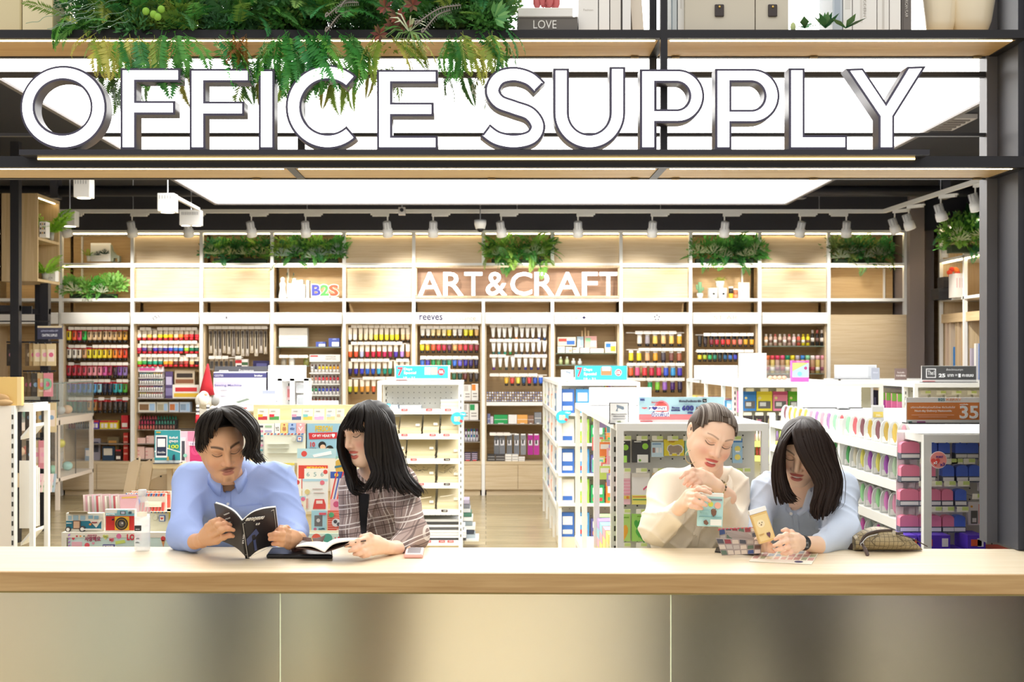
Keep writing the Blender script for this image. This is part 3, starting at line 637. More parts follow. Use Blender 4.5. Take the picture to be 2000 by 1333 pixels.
rect_thing('red_stand','slim red display tower on the low shelf of the leftmost bay','display',241,250,846,901.6,YG+.02,.07,'#c9382e',parts=tuple(('shelf_mark',.1,.9,.1+.2*q,.16+.2*q,'#e8a090')for q in range(4)))
rect_thing('ink_bottle','dark ink bottle box with red cap on the low shelf','bottle',226,236,879,901.6,YG,.06,'#3a2420',parts=(('cap',0,1,0,.12,'#c03038'),('label_patch',.1,.9,.55,.8,'#f0e6dc')))
shelf_in(2,779);shelf_in(2,806);shelf_in(2,840);shelf_in(2,868);shelf_in(2,898)
o=thing('tube_dispenser','clear dispenser of small white capped tubes with pink banner','display',P(294,778.6,YG))
a,c=P(269,716,YG),P(319,778.6,YG)
MB().box(a.x,c.x,YG+.06,YG+.08,c.z,a.z-.05).build('back_board',mat('#c8c0c0',.5),o);MB().box(a.x,c.x,YG+.01,YG+.06,a.z-.065,a.z).build('banner',mat('#f3e6ee',.5),o)
MB().box(a.x+.02,c.x-.1,YG+.006,YG+.01,a.z-.05,a.z-.02).build('banner_stripe',mat('#e060a8',.5),o)
tcols=['#e8d040','#e08838','#d84a48','#c83a70','#6a48a8','#3a58b0','#3a98a8','#48a058']
for r_ in range(4):
 for k in range(10):
  x=a.x+.025+k*.0275;z=c.z+.012+r_*.078
  m_=TC=mat(tcols[(r_*2+k//3)%8],.4)
  MB().lathe([(.009,z),(.01,z+.03),(.01,z+.04)],(x,YG+.03,0),8).lathe([(.007,z+.04),(.007,z+.055)],(x,YG+.03,0),8,1).build('small_tube',[WCAP,m_],o,smooth=True)
 MB().box(a.x,c.x,YG+.005,YG+.06,c.z+r_*.078,c.z+r_*.078+.01).build('tier',mat('#d8d4d4',.3),o)
for k,(l,r_,t,b_,c1,pr)in enumerate([(323,337,726,778.6,'#5a4a78','#c8c0e0'),(341,380,724,752,'#c8b8a0','#3a302c'),(337,390,752,778.6,'#f0ece6','#d83a40')]):
 rect_thing('art_set_box',('violet brush pack beside the tube dispenser','tan paint set box picturing an open paint case','white paint set box with two rows of colour tubes')[k],'box',l,r_,t,b_,YG+(.04 if k==1 else .02),.03,c1,'paint sets in the second bay',parts=(('picture',.1,.9,.2,.5,pr),('picture',.05,.95,.62,.9,['#8a80b0','#8a5a40','#e8c040'][k])))
for k,(l,r_)in enumerate([(270,305),(306,329),(330,350),(351,372)]):
 rect_thing('pastel_box','low pastel box, %s from left on the second bay shelf'%ORD[k],'box',l,r_-1,786,805.6,YG+.01,.12,['#e8e2d4','#d8d4c4','#dadde4','#c8d4e4'][k],'pastel boxes',parts=(('picture',.08,.6,.2,.8,['#8a6a4a','#b0a890','#c87848','#8aa0b8'][k]),('print',.65,.95,.15,.85,'#a8c8e8')))
for r_ in range(3):
 for k in range(13):
  c=P(272+k*5.6+(0 if r_ else 4),839.6,YG+.02+.06*(2-r_));z0=c.z+(2-r_)*.055
  o=thing('colour_bottle','small %s colour bottle, %s in the %s rank of the second bay'%(['rose','green'][1 if k>5 else 0],ORD[k],['rear','middle','front'][r_]),'bottle',(c.x,c.y,z0),0,'small colour bottles in ranks')
  MB().lathe([(.013,z0),(.013,z0+.03),(.009,z0+.035),(.009,z0+.05)],(c.x,c.y,0),8).build('body',mat(['#c85868','#b83a58','#d86a60'][r_]if k<=5 else['#3a8a70','#4a8a78','#9a6a60'][r_],.4),o,smooth=True)
for r_ in range(2):o=MB().box(WX(270,YG),WX(342,YG),YG+.05+.06*r_,YG+.10+.06*r_,zy(839.6)+.0,zy(839.6)+.054*(r_+1)).build('step',mat('#3a3634',.5),BAY[2])
for k,(l,r_,t)in enumerate([(268,285,856),(286,301,852),(268,283,873),(284,300,875)]):
 rect_thing('refill_box','pale pink refill box, %s'%['lower shelf end','taller one','bottom shelf end','bottom shelf second'][k],'box',l,r_-1,t,867.6 if k<2 else 897.6,YG+.01,.1,'#ecc8bc','pink refill boxes',parts=(('stripe',0,.3,.3,.36,'#d88080'),('stripe',0,.3,.6,.66,'#d88080')))
r=random.Random(3)
rail(3,641,tags=9);rail(3,699,x1=470,tags=5)
for k in range(13):
 x=412+k*8.9;o=thing('brush_pack','%s in clear pack hanging in the third bay, %s from left'%(['black handled brush','grey handled brush'][k%2 if k>4 else 0],ORD[k]),'brush',(WX(x,YP),YP,WZ(700,YP)),0,'brush packs in the third bay')
 h0,h1=645,r.choice([690,692,696])
 MB().box(WX(x-3.4,YP),WX(x+3.4,YP),YP-.012,YP-.008,WZ(h1,YP),WZ(h0,YP)).build('backing_card',mat(['#b8a890','#c4b8a4','#a89c90'][k%3],.6),o)
 MB().tube([P(x,h0+6,YP-.02),P(x,h0+20,YP-.02),P(x,h1-14,YP-.02)],[.008,.011,.008],6).build('handle',mat(['#3a3430','#5a5250'][k%2],.4),o)
 MB().tube([P(x,h1-14,YP-.02),P(x,h1-8,YP-.02),P(x,h1-3,YP-.02)],[.008,.011,.003],6).build('bristles',mat('#d8d0c8',.6),o)
 MB().box(WX(x-2.6,YP),WX(x+2.6,YP),YP-.014,YP-.012,WZ(h0+8,YP),WZ(h0+2,YP)).build('label_card',mat('#4a403c',.5),o)
for k in range(6):
 x=414+k*9.5;o=thing('brush_pack','short brush pack in the lower row of the third bay, %s from left'%ORD[k],'brush',(WX(x,YP),YP,WZ(718,YP)),0,'brush packs in the third bay')
 MB().box(WX(x-3.8,YP),WX(x+3.8,YP),YP-.012,YP-.008,WZ(722,YP),WZ(702,YP)).build('backing_card',mat('#9c8c78',.6),o);MB().box(WX(x-2.6,YP),WX(x+2.6,YP),YP-.016,YP-.012,WZ(720,YP),WZ(706,YP)).build('brush_head',mat('#4a4644',.5),o)
shelf_in(3,722)
rect_thing('marker_box','red black and white marker box standing in the third bay','box',460,484,702,721.6,YG,.06,'#f0e8e4',parts=(('stripe',0,.5,.1,.4,'#d83a40'),('stripe',.5,1,.3,.6,'#4a6a48'),('stripe',.1,.5,.6,.9,'#2a2a30')))
rect_thing('pastel_case','dark navy pencil case box in the third bay','box',494,528,705,721.6,YG+.01,.06,'#2a2654',parts=(('print',.2,.8,.3,.7,'#5a5a90'),))
shelf_in(4,678,glass=True);shelf_in(4,800,.3);rail(4,697,x1=600,tags=3)
rect_thing('presentation_case','large cream presentation box on the fourth bay glass shelf','box',545,600,641,677.6,YG,.12,'#f2ece2',parts=(('print_line',.3,.7,.55,.58,'#c8b8a8'),('base_band',0,1,.8,1,'#faf6f0')))
for k,(l,r_,t)in enumerate([(617,636,668),(642,663,661)]):
 rect_thing('easel_box',('small blue and white box on the glass shelf','taller blue and white box at the glass shelf end')[k],'box',l,r_,t,677.6,YG,.08,'#4a5aa8',parts=(('white_panel',.3,.95,.45,.95,'#f2f2f4'),('flap',.35,.7,.05,.2,'#8a98d0')))
o=thing('tube_rack','white rack of silver tubes with coloured bands, fourth bay','display',P(634,799.6,YG));a,c=P(604,693,YG),P(664,799.6,YG)
MB().box(a.x,c.x,YG+.12,YG+.14,c.z,a.z-.06).build('back_board',WHITE,o);MB().box(a.x,c.x,YG+.02,YG+.12,a.z-.085,a.z).build('header',mat('#e4e0dc',.5),o)
MB().box(a.x+.01,a.x+.10,YG+.017,YG+.02,a.z-.025,a.z-.01).build('red_mark',mat('#d03038',.5),o)
text('WINSOR',o,((a.x+c.x)/2+.07,YG+.018,a.z-.025),.12,.02,mat('#8a8480',.6));text('NEWTON',o,((a.x+c.x)/2+.07,YG+.018,a.z-.052),.12,.02,mat('#8a8480',.6))
rows=[['#d8d8dc','#3a3a48','#e8c030','#e8c828','#e8d028','#e8b828','#e8a828','#d89a30'],['#c0a890','#c88070','#d05060','#c83048','#d84a38','#c03040','#a83048','#d03838'],['#3a8a58','#2a9060','#2a50b0','#3a58c0','#4a48b0','#3a3aa0','#5a48a0','#4a4aa8'],['#9a5a40','#8a4a38','#a8503a','#88443a','#783a34','#6a3430','#5a302c','#4a2c28']]
for r_,cols in enumerate(rows):
 z=a.z-.085-.13*(r_+1)
 MB().box(a.x,c.x,YG,YG+.12,z-.012,z).build('tier',WHITE,o)
 for k,cc in enumerate(cols):
  x=a.x+.03+(c.x-a.x-.06)*k/7
  MB().lathe([(.014,z),(.015,z+.04)],(x,YG+.04,0),8,0).lathe([(.015,z+.04),(.015,z+.075)],(x,YG+.04,0),8,1).lathe([(.01,z+.075),(.01,z+.1)],(x,YG+.04,0),8,2).build('small_tube',[mat('#d8d4d0',.3),mat(cc,.4),mat('#5a3a34',.4)],o,smooth=True)
for k,(x,c1,c2)in enumerate([(554,'#9a9080','#e8e4dc'),(570,'#e0dcd6','#d84a48'),(598,'#7a7a40','#2a2a20')]):
 c=P(x,715,YG+.03);z=c.z;o=thing('medium_bottle',('clear jar of painting medium hanging in the fourth bay','white bottle with red cap in the fourth bay','tall olive oil bottle with black cap in the fourth bay')[k],'bottle',(c.x,c.y,z),0,'medium bottles')
 MB().lathe([(.03,z),(.034,z+.01),(.034,z+.07),(.014,z+.10)],(c.x,c.y,0),12).build('body',mat(c1,.25),o,smooth=True);MB().lathe([(.014,z+.1),(.014,z+.125)],(c.x,c.y,0),12).build('cap',mat(c2,.4),o)
shelf_in(4,715,.12,True,x1=602)
for k,(l,r_,t,b_,c1,c2)in enumerate([(906,920,752,783,'#ece8e2','#c8c0b8'),(921,934,750,783,'#ece8e2','#e88a30'),(905,916,789,821,'#e8e4de','#b8b0a8'),(917,934,789,821,'#ece8e2','#2a9a58')]):
 rect_thing('pencil_box',('white pencil box with grey print in the sixth bay','white pencil box with orange print in the sixth bay','white box with grey print on the sixth bay lower row','white box with green corner on the sixth bay lower row')[k],'box',l,r_,t,b_,YG,.06,c1,'pencil boxes',parts=(('print',.05,.6,.05,.4,c2),('stripe',.2,.8,.55,.62,'#9a9490'),('stripe',.2,.8,.72,.79,'#9a9490')))
shelf_in(6,784);shelf_in(6,822);shelf_in(6,864)
for rr in range(2):
 for k in range(5):
  c=P(910+k*5.4,863.6,YG+.03+.08*(1-rr));z=c.z+(1-rr)*.07
  o=thing('ink_bottle','small %s capped ink bottle, %s of the %s rank in the sixth bay'%(['violet','green','blue','teal','purple'][k],ORD[k],['rear','front'][rr]),'bottle',(c.x,c.y,z),0,'ink bottles')
  MB().lathe([(.014,z),(.014,z+.045),(.008,z+.055)],(c.x,c.y,0),8).build('body',mat('#d8d4dc',.3),o,smooth=True);MB().lathe([(.009,z+.055),(.009,z+.085)],(c.x,c.y,0),8).build('cap',mat(['#4a2a70','#2a7a50','#2a5ab0','#2a8a98','#58306a'][k],.4),o)
MB().box(WX(905,YG),WX(935,YG),YG+.09,YG+.14,zy(863.6),zy(863.6)+.069).build('step',mat('#c0b8b0',.5),BAY[6])
for k,(l,r_)in enumerate([(907,920),(921,933)]):
 rect_thing('pastel_pack',('stack-high pack of dark pastels with red tag','upright pack of dark pastels with red tag')[k],'box',l,r_,884,901.6,YG,.08,'#3a3048',parts=tuple(('stripe',.08,.92,.12+.2*q,.2+.2*q,'#c8b8c8')for q in range(4))+(('red_tag',.2,.8,.85,1.,'#d83a40'),))
o=BAY[7]
for k in range(4):
 z=zy(768+k*5);
 for q in range(22):
  x=WX(952+q*5.,YG)
  MB().lathe([(.011,0),(.011,.1)],(x,YG+.0+k*-.015,z),6,axis=1).build('pen_end',mat(['#8088b0','#d8d8e4','#e8e8ee','#9a9ab8'][(k+q)%4],.5),o)
MB().box(WX(950,YG),WX(1064,YG),YG-.06,YG+.14,zy(793),zy(786)).build('pen_tray',mat('#f4f2ee',.5),o)
shelf_in(7,829);
for k,(l,r_,t,b_,c1)in enumerate([(952,958,809,828.6,'#7a80a8'),(958,964,814,828.6,'#d8c8d8'),(965,992,811,828.6,'#2aa058'),(993,1010,811,828.6,'#f0ece8'),(1010,1031,811,828.6,'#e8a858'),(1031,1043,812,828.6,'#8a6a58'),(1044,1058,806,828.6,'#8a8c90')]):
 rect_thing('supply_box',['slim blue bottle box','small white bottle box','wide green boxes of supplies','white boxes of supplies','orange boxes of supplies','brown boxes of supplies','grey bagged supplies'][k]+' on the seventh bay shelf','box',l,r_-.6,t,b_,YG+.02,.12,c1,'supply boxes on the seventh bay',parts=(('seam',0,1,.48,.52,'#f4efe6'),('tag',.3,.7,.9,1.0,'#f8f4ee')))
rail(7,848,tags=4,x1=1010)
for k,(x,c1)in enumerate([(970,'#6c6e72'),(981,'#7c7e84'),(995,'#707276'),(1009,'#76787e'),(1022,'#8c8c90'),(1036,'#b02a90'),(1048,'#c0389c')]):
 o=rect_thing('brush_set','%s blister brush set, %s from left in the seventh bay'%('magenta' if k>4 else 'grey',ORD[k]),'brush set',x-5.2,x+5.2,848,889,YP-.02,.02,c1,'blister brush sets',parts=(('white_curve',.15,.85,.3,.55,'#d8d6da'),('brush_print',.3,.55,.28,.48,'#5a4a3c' if k<5 else '#7a2060'),('hang_tab',.1,.9,0,.06,'#f2f2f2')))
for k,(l,r_,c1)in enumerate([(952,967,'#3a3838'),(968,986,'#444040'),(987,999,'#f2efe8'),(1000,1012,'#f0ece4'),(1013,1025,'#f2eee6')]):
 rect_thing('clay_box',('black boxed charcoal, end stack','black boxed charcoal, wide stack','white eraser box pile','white eraser box pair','single white eraser box')[k]+' at the seventh bay base','box',l,r_,888 if k<4 else 893,901.6,YG-.04,.1,c1,'small boxes at the seventh bay base',parts=(('stripe',.05,.95,.3,.4,'#a8a4a0'),('stripe',.05,.95,.68,.78,'#a8a4a0')))
shelf_in(8,690,glass=True);shelf_in(8,713,glass=True)
for k,(l,r_,t,b_,c1,p1,p2)in enumerate([(1089,1125,659,676,'#e8d8c0','#d84a40','#3a70c0'),(1089,1104,677,689.6,'#f0ece4','#a8c0c8','#e0d8cc'),(1105,1118,678,689.6,'#f0ece4','#a8c0c8','#d8b8a0'),(1119,1132,679,689.6,'#f0ece4','#c8b8a0','#c8d0d0'),(1133,1152,680,689.6,'#f2eee8','#f8f4ee','#e8e0d8'),(1153,1180,681,689.6,'#f2eee8','#f8f4ee','#e8e0d8'),(1182,1204,668,689.6,'#f0e8d0','#3a80c8','#e8b830'),(1127,1140,658,679,'#b8d0e0','#d0e0ea','#a0c0d8'),(1142,1166,657,680,'#e8b0a8','#98d0a0','#b8e0e0')]):
 rect_thing('craft_box',['striped crayon box stacked on white boxes','first low white box','second low white box','third low white box','fourth low white box','wide low white box','tall yellow and blue tub','pale blue card pack','pink and green card pack'][k]+' in the eighth bay','box',l,r_-.6,t,b_,YG+(.06 if k>6 else .0)+.01*(k==0),.1 if k not in(7,8)else .02,c1,'craft boxes in the eighth bay',parts=(('print',.06,.5,.15,.5,p1),('print',.5,.94,.4,.85,p2)))
for k in range(4):
 c=P(1095+k*12.5,712.6,YG+.05);z=c.z;h=[.075,.075,.055,.05][k]
 o=thing('glue_bottle','pale %s bottle with white cap on the eighth bay glass, %s from left'%(['green','green','clear','clear'][k],ORD[k]),'bottle',c,0,'pale bottles in the eighth bay')
 MB().lathe([(.024,z),(.026,z+h*.7),(.012,z+h)],(c.x,c.y,0),10).build('body',mat(['#c8d098','#c8d0a0','#d8d8d0','#dcdcd8'][k],.2),o,smooth=True);MB().lathe([(.012,z+h),(.012,z+h+.02)],(c.x,c.y,0),10).build('cap',WCAP,o)
o=thing('wooden_mannequin','three pale wooden pegs standing behind the card packs','ornament',P(1146,658,YG+.1))
for x,t in((1137,646),(1143,640),(1149,646)):MB().tube([P(x,689.6,YG+.12),P(x,t,YG+.12)],[.016,.010],8).build('peg',mat('#e8c898',.5),o,smooth=True)
shelf_in(11,676,.25,True);shelf_in(11,730,.25,True)
r=random.Random(9)
for k in range(13):
 x=1496+k*9.1;big=k>9;t=645 if big else 653;c=P(x,675.6,YG+.03);z=c.z;H=(675.6-t)*YG/F
 c1=['#e8b890','#d8c0b0','#c89888','#e0c8b0','#c8a8a0','#d8b0a0','#e0b8b8','#d85a48','#e8d030','#f0d820','#3a3430','#34302e','#3a3634'][k]
 o=thing('varnish_bottle','%s %s on the upper shelf of the eleventh bay, %s from left'%(cname(c1),'spray can' if big else 'bottle',ORD[k]),'bottle',c,0,'bottles on the eleventh bay')
 w_=.021;MB().lathe([(w_,z),(w_,z+H*.72),(w_*.6,z+H*.8)],(c.x,c.y,0),10).build('body',mat(c1,.35),o,smooth=True)
 MB().lathe([(w_*1.02,z+H*.25),(w_*1.02,z+H*.5)],(c.x,c.y,0),10).build('label_band',mat(['#f0e8e0','#7a5a50'][k%2],.5),o,smooth=True);MB().lathe([(w_*.62,z+H*.8),(w_*.62,z+H)],(c.x,c.y,0),10).build('cap',mat(['#f2e6dc','#e8d8d0','#d87068'][k%3]if k not in(8,9)else '#f0d820',.4),o)
for k in range(12):
 x=1499+k*9.8;c=P(x,729.6,YG+.03);z=c.z;H=35*YG/F;cc=['#e87848','#d84a58','#d83a60','#d8507a','#1e8a6a','#e8d030','#b8b0c0','#3a80c8','#8ad0a0','#f0e0e0','#e8b8c0','#e898a8'][k]
 o=thing('spray_can','%s capped spray can, %s from left on the eleventh bay'%(cname(cc),ORD[k]),'spray can',c,0,'spray cans on the eleventh bay')
 w_=.026;MB().lathe([(w_,z),(w_,z+H*.74),(w_*.7,z+H*.8)],(c.x,c.y,0),12).build('can',mat(['#b89070','#d8c070','#c8a898'][k%3],.35),o,smooth=True);MB().lathe([(w_,z+H*.76),(w_*.96,z+H)],(c.x,c.y,0),12).build('cap',mat(cc,.4),o,smooth=True)
 MB().lathe([(w_*1.02,z+H*.15),(w_*1.02,z+H*.35)],(c.x,c.y,0),12).build('label_band',mat(['#a04a50','#e8e0d8','#8a4a60'][k%3],.5),o,smooth=True)
for k in range(5):
 c=P(1502+k*9,757,YG+.04);o=thing('paint_tub','small orange tub on the low shelf of the eleventh bay, %s from left'%ORD[k],'tub',c,0,'orange tubs')
 MB().lathe([(.022,c.z),(.026,c.z+.05)],(c.x,c.y,0),10).build('body',mat('#e89868',.4),o,smooth=True);MB().lathe([(.027,c.z+.05),(.027,c.z+.065)],(c.x,c.y,0),10).build('lid',mat('#f0d8c8',.4),o)
shelf_in(11,757.4,.25)
# ---------------- right wall shelf
XRS=5.24
rs=thing('side_shelf','tall white framed shelf on the right wall with books and boards','shelf',(5.4,13.9,0))
def zr(y,Y):return WZ(y,Y)
YA,YE=12.3,14.8;ZR=1.6+(702-447)*15/F
zs=[ZR,1.6+(702-510)/F*14.9,1.6+(702-586)/F*14.9,1.6+(702-612)/F*14.9]
for y in(YE,14.05,13.2,YA):MB().box(XRS,XRS+.04,y-.02,y+.02,0,ZR).build('post',WHITE,rs)
for z in zs[:3]:MB().box(XRS,XRS+.5,YA,YE,z-.03,z).build('shelf_board',WHITE,rs)
MB().box(XRS+.02,XRS+.55,YA,YE,zs[3]-.12,zs[3]-.02).build('header_board',OAKY,rs)
MB().box(XRS+.52,XRS+.55,YA,YE,0,ZR).build('back_panel',OAKY,rs)
MB().box(XRS,XRS+.5,YE,YE+.03,0,ZR).build('end_panel',OAKV,rs)
for z in zs[:2]:MB().box(XRS+.02,XRS+.035,YA,YE-.05,z-.045,z-.031).build('led_strip',LEDB,rs)
for k in range(6):MB().box(XRS+.05,XRS+.5,14.793-k*.375,14.803-k*.375,.73,zs[3]-.12).build('divider',OAKV,rs)
bc=['#e8d0b8','#ecd8c0','#3a86d0','#d8c0a0','#c8a880','#d0b898','#b8b0c0','#f0ece8','#3a70c0','#68b078','#c878b8','#e8d070','#3a3434','#b83828','#28b068','#2a58b8','#f0e0d8','#f0ece8']
for k,cc in enumerate(bc):
 y=14.72-k*.125;h=[1.3,1.3,1.02,1.35,1.35,1.35,1.0,1.05,1.05,1.05,1.1,1.3,1.3,1.3,1.36,1.36,1.36,1.3][k]
 solo('foam_board',MB().box(XRS+.06,XRS+.48,y,y+.05,.72,.72+h),mat(cc,.6),'%s craft board upright in the right wall rack, %s from the pillar'%(cname(cc),ORD[k]),'board','craft boards in the right wall rack')
MB().box(XRS+.05,XRS+.5,YA,YE,.68,.72).build('rack_base',OAKY,rs)
planter('wild green fern planter on the right wall shelf',1858,1948,432,508,13.55,34,21,depth=.3,stag=2,flen=(.18,.3),stagcol=('#dce4b8','#c8d4a0'),hang=.5,greens=GREENS+['#7ab04a'],bottom=zs[1])
pot('small fern in a white square pot on the right wall shelf',1846,503.5,14.45,8,14,'#f0ece6',9,.2,['#4f9440','#6aa23e'],44)
rect_thing('black_gift_box','large black lidded box on the right wall shelf','box',1834,1866,563,585,14.4,.25,'#2e2e33',parts=(('lid',-.03,1.03,0,.3,'#38383e'),))
rect_thing('black_gift_box','smaller black box stacked under the orange flower','box',1843,1864,541,562.5,14.42,.2,'#343439',parts=(('lid',-.03,1.03,0,.3,'#3e3e44'),))
o=thing('paper_flower','orange red paper flower on the black boxes','flower',P(1862,541,14.45));c=P(1861,534,14.45)
for k in range(8):MB().ball((c.x+.045*math.cos(k),c.y-.02,c.z+.045*math.sin(k)),(.035,.02,.03),7,5).build('petal',mat(['#e84a28','#f08038','#d83a28'][k%3],.6),o)
for k,(l,r_)in enumerate(((1866,1872),(1872,1877),(1877,1883))):rect_thing('white_book','white book beside the black boxes, %s from the boxes'%ORD[k],'book',l,r_,534,581,14.1,.2,'#efe8e2','white books on the right wall',parts=(('spine_print',.3,.7,.2,.6,'#d8b8b8'),))
# ================ facade: counter, frame, letters
YCF,YCB,ZC=3.41,3.87,1.03
XR=1.576
ct=thing('counter','long pale oak counter with a frosted glass front','counter',(0,3.64,0),math.radians(-1.0))
def rotv(v):return WM[ct.name]@Vector((v[0],v[1]-3.64,v[2]))
def rbox(b,x0,x1,y0,y1,z0,z1,mi=0):
 n=len(b.v);b.box(x0,x1,y0,y1,z0,z1,mi);b.v[n:]=[tuple(rotv(p))for p in b.v[n:]];return b
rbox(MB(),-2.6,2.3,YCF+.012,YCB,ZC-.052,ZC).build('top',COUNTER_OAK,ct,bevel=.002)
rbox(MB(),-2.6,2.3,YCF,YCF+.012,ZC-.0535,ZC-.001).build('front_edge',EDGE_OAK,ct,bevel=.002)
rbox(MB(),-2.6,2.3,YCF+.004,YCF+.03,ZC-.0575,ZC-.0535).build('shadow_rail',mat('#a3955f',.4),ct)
FROST=mat('#f4f2ea',.62,trans=1.,ior=1.25,key='frost')
gx=[-2.6,WX(549,3.43),WX(1312,3.43),2.3]
for i in range(3):
 rbox(MB(),gx[i]+.0015,gx[i+1]-.0015,YCF+.02,YCF+.028,.12,ZC-.056).build('glass_panel',FROST,ct)
for x in gx[1:3]:rbox(MB(),x-.0013,x+.0013,YCF+.019,YCF+.029,.12,ZC-.056).build('panel_seam',mat('#e8f0cc',.2,emit=.25),ct)  # seams given a faint glow of their own for bright glass edges
rbox(MB(),-2.6,2.3,YCF+.03,YCB-.05,0,.12).build('plinth',mat('#bfb49c',.5),ct)
cl=MB().box(XR+.004,XR+.10,3.80,3.97,ZC+.003,3.5)
struct('column',cl,mat('#43454e',.5,bump=.1,bscale=40))
struct('wall_facade',MB().box(XR+.02,4.2,3.70,3.795,0,3.5).box(2.32,4.2,3.2,3.70,0,3.5),mat('#1d1d20',.6))
YF_,YB_=3.72,3.98
fr=thing('display_rack','black steel display frame with oak shelves above the counter','shelf',(0,3.85,2.16))
xl=-2.2
def frame_shelf(zb,zt,bays):
 BK=BLACK
 MB().box(xl,XR,YF_,YF_+.025,zb,zt).build('front_rail',BK,fr)
 MB().box(xl,XR,YB_-.02,YB_,zb,zt).build('back_rail',BK,fr)
 for k in range(len(bays)-1):
  x0,x1=bays[k]+.012,bays[k+1]-.012
  MB().box(x0,x1,YF_+.025,YB_-.02,zb+.003,zt-.003).build('shelf_board',wood('frame_oak','#dcbf8c','#cba873',0),fr)
  s=MB().box(x0+.01,x1-.01,YF_+.028,YF_+.038,zb-.001,zb+.004).build('led_strip',LEDW,fr)
 for x in bays:MB().box(x-.012,x+.012,YF_+.025,YB_-.02,zb,zt).build('cross_bar',BK,fr)
xs=[xl,WX(565,3.72),WX(1297,3.72),XR-.012]
Z1b,Z1t=WZ(327,YF_),WZ(305,YF_)
Z2b,Z2t=WZ(74,YF_),WZ(58,YF_)
frame_shelf(Z1b,Z1t,xs);frame_shelf(Z2b,Z2t,xs)
for x in xs[1:]:
 w_=.011
 MB().box(x-w_,x+w_,YB_-.02,YB_,Z1t,3.2).build('post',BLACK,fr)
MB().box(xs[2]-.010,xs[2]+.010,YF_-.0005,YF_+.02,Z1t,3.2).build('post',BLACK,fr)
for y0,y1 in((143,153),(262,268)):
 MB().box(xl,XR,YB_-.021,YB_-.001,WZ(y1,YB_),WZ(y0,YB_)).build('rail',BLACK,fr)
MB().box(XR-.03,XR+.003,YB_-.03,YB_+.03,ZC+.003,3.2).build('post',mat('#5a5a60',.4),fr)
for x in(500,960,1240,1320,1590,1910):
 for zb in(Z1b,Z2b):MB().box(WX(x,3.95)-.012,WX(x,3.95)+.012,YB_-.03,YB_-.015,zb-.003,zb).build('clip',mat('#8d7d5d',.5),fr)
 # ---------------- sign letters
YL=3.66
ZL0=WZ(292,YL)
ty=thing('sign_tray','black ledge carrying the big illuminated letters','ledge',(WX(926,YL),YL+.03,WZ(303,YL)))
MB().box(WX(38,YL),WX(1815,YL),YL-.004,YL+.075,WZ(303,YL),ZL0-.0006).build('ledge',mat('#2b2a32',.35),ty)
MB().box(WX(60,YL),WX(1800,YL),YL+.055,YL+.066,WZ(306,YL),WZ(303,YL)).build('led_strip',mat('#ffd890',.5,emit=5),ty)
for i in range(6):MB().box(-1.2+.5*i,-1.17+.5*i,YL+.07,YL+.09,Z1t-.001,WZ(303,YL)).build('bracket',BLACK,ty)
def catmull(pts,n=8):
 out=[];q=[Vector(p)for p in pts];m=len(q)
 for i in range(m-1):
  p0,p1,p2,p3=q[max(i-1,0)],q[i],q[i+1],q[min(i+2,m-1)]
  for k in range(n):
   t=k/n
   out.append(.5*((2*p1)+(p2-p0)*t+(2*p0-5*p1+4*p2-p3)*t*t+(3*p1-p0-3*p2+p3)*t**3))
 return out+[q[-1]]
def stroke(pts,w):
 L,R=[],[]
 n=len(pts)
 for i in range(n):
  t=(Vector(pts[min(i+1,n-1)])-Vector(pts[max(i-1,0)])).normalized();nn=Vector((-t[1],t[0]))*w/2
  L.append(Vector(pts[i])+nn);R.append(Vector(pts[i])-nn)
 return[tuple(p)for p in L+R[::-1]]
def arc(cx,cy,rx,ry,a0,a1,n=28):return[(cx+rx*math.cos(math.radians(a0+(a1-a0)*i/n)),cy+ry*math.sin(math.radians(a0+(a1-a0)*i/n)))for i in range(n+1)]
def letter_F(x,y0,y1,w,top,mid,h1,m0,m1):return[[(x,y0),(x+top,y0),(x+top,y0+h1),(x+w,y0+h1),(x+w,m0),(x+mid,m0),(x+mid,m1),(x+w,m1),(x+w,y1),(x,y1)]]
def letter_P(x,y0,y1,w,xr,yb,iy0,iy1,ixr):
 ry=(yb-y0)/2;iry=(iy1-iy0)/2;rx=ry*.98
 return[[(x,y0)]+arc(xr-rx,y0+ry,rx,ry,-90,90,20)+[(x+w,yb),(x+w,y1),(x,y1)],[(x+w,iy0)]+arc(ixr-iry*.95,iy0+iry,iry*.95,iry,-90,90,16)+[(x+w,iy1)]]
LET=[('O',[arc(123.5,204,84.5,82,0,360,64)[:-1],arc(122,203,54.5,52,0,360,56)[:-1]]),('F',letter_F(235,130,289,31,117,107,27,194,221)),('F',letter_F(370,133,291,31,118,107,27,197,225)),('I',[[(505,135),(536,135),(536,292),(505,292)]]),('C',[stroke(arc(640,212,67,67.5,-46,-314,44),31)]),('E',[[(736,138),(855,138),(855,165),(766,165),(766,202),(847,202),(847,229),(766,229),(766,267),(855,267),(855,294),(736,294)]]),('S',[stroke(catmull([(1054,175),(1034,157),(1004,149),(975,156),(962,180),(974,202),(1004,214),(1035,226),(1050,250),(1038,272),(1005,280),(971,274),(947.5,258)],7),31)]),('U',[stroke([(1096,136),(1096,180)]+arc(1151,225,55,55,180,0,30)+[(1206,180),(1206,134)],31)]),('P',letter_P(1250,136,293,32,1376,241.5,163,214,1346)),('P',letter_P(1397,134,292,32,1523,241,161,214,1493)),('L',[[(1541,132),(1572,132),(1572,263),(1655,263),(1655,291),(1541,291)]]),('Y',[[(1652.5,132),(1686,131),(1730.5,198),(1773,128),(1809,127),(1747,226),(1747,290),(1716,290),(1716,226)]]),]
def flip_U(polys):
 return polys
FACE=mat('#ffffff',.4,emit=3.2);SIDE=mat('#3a3748',.38)
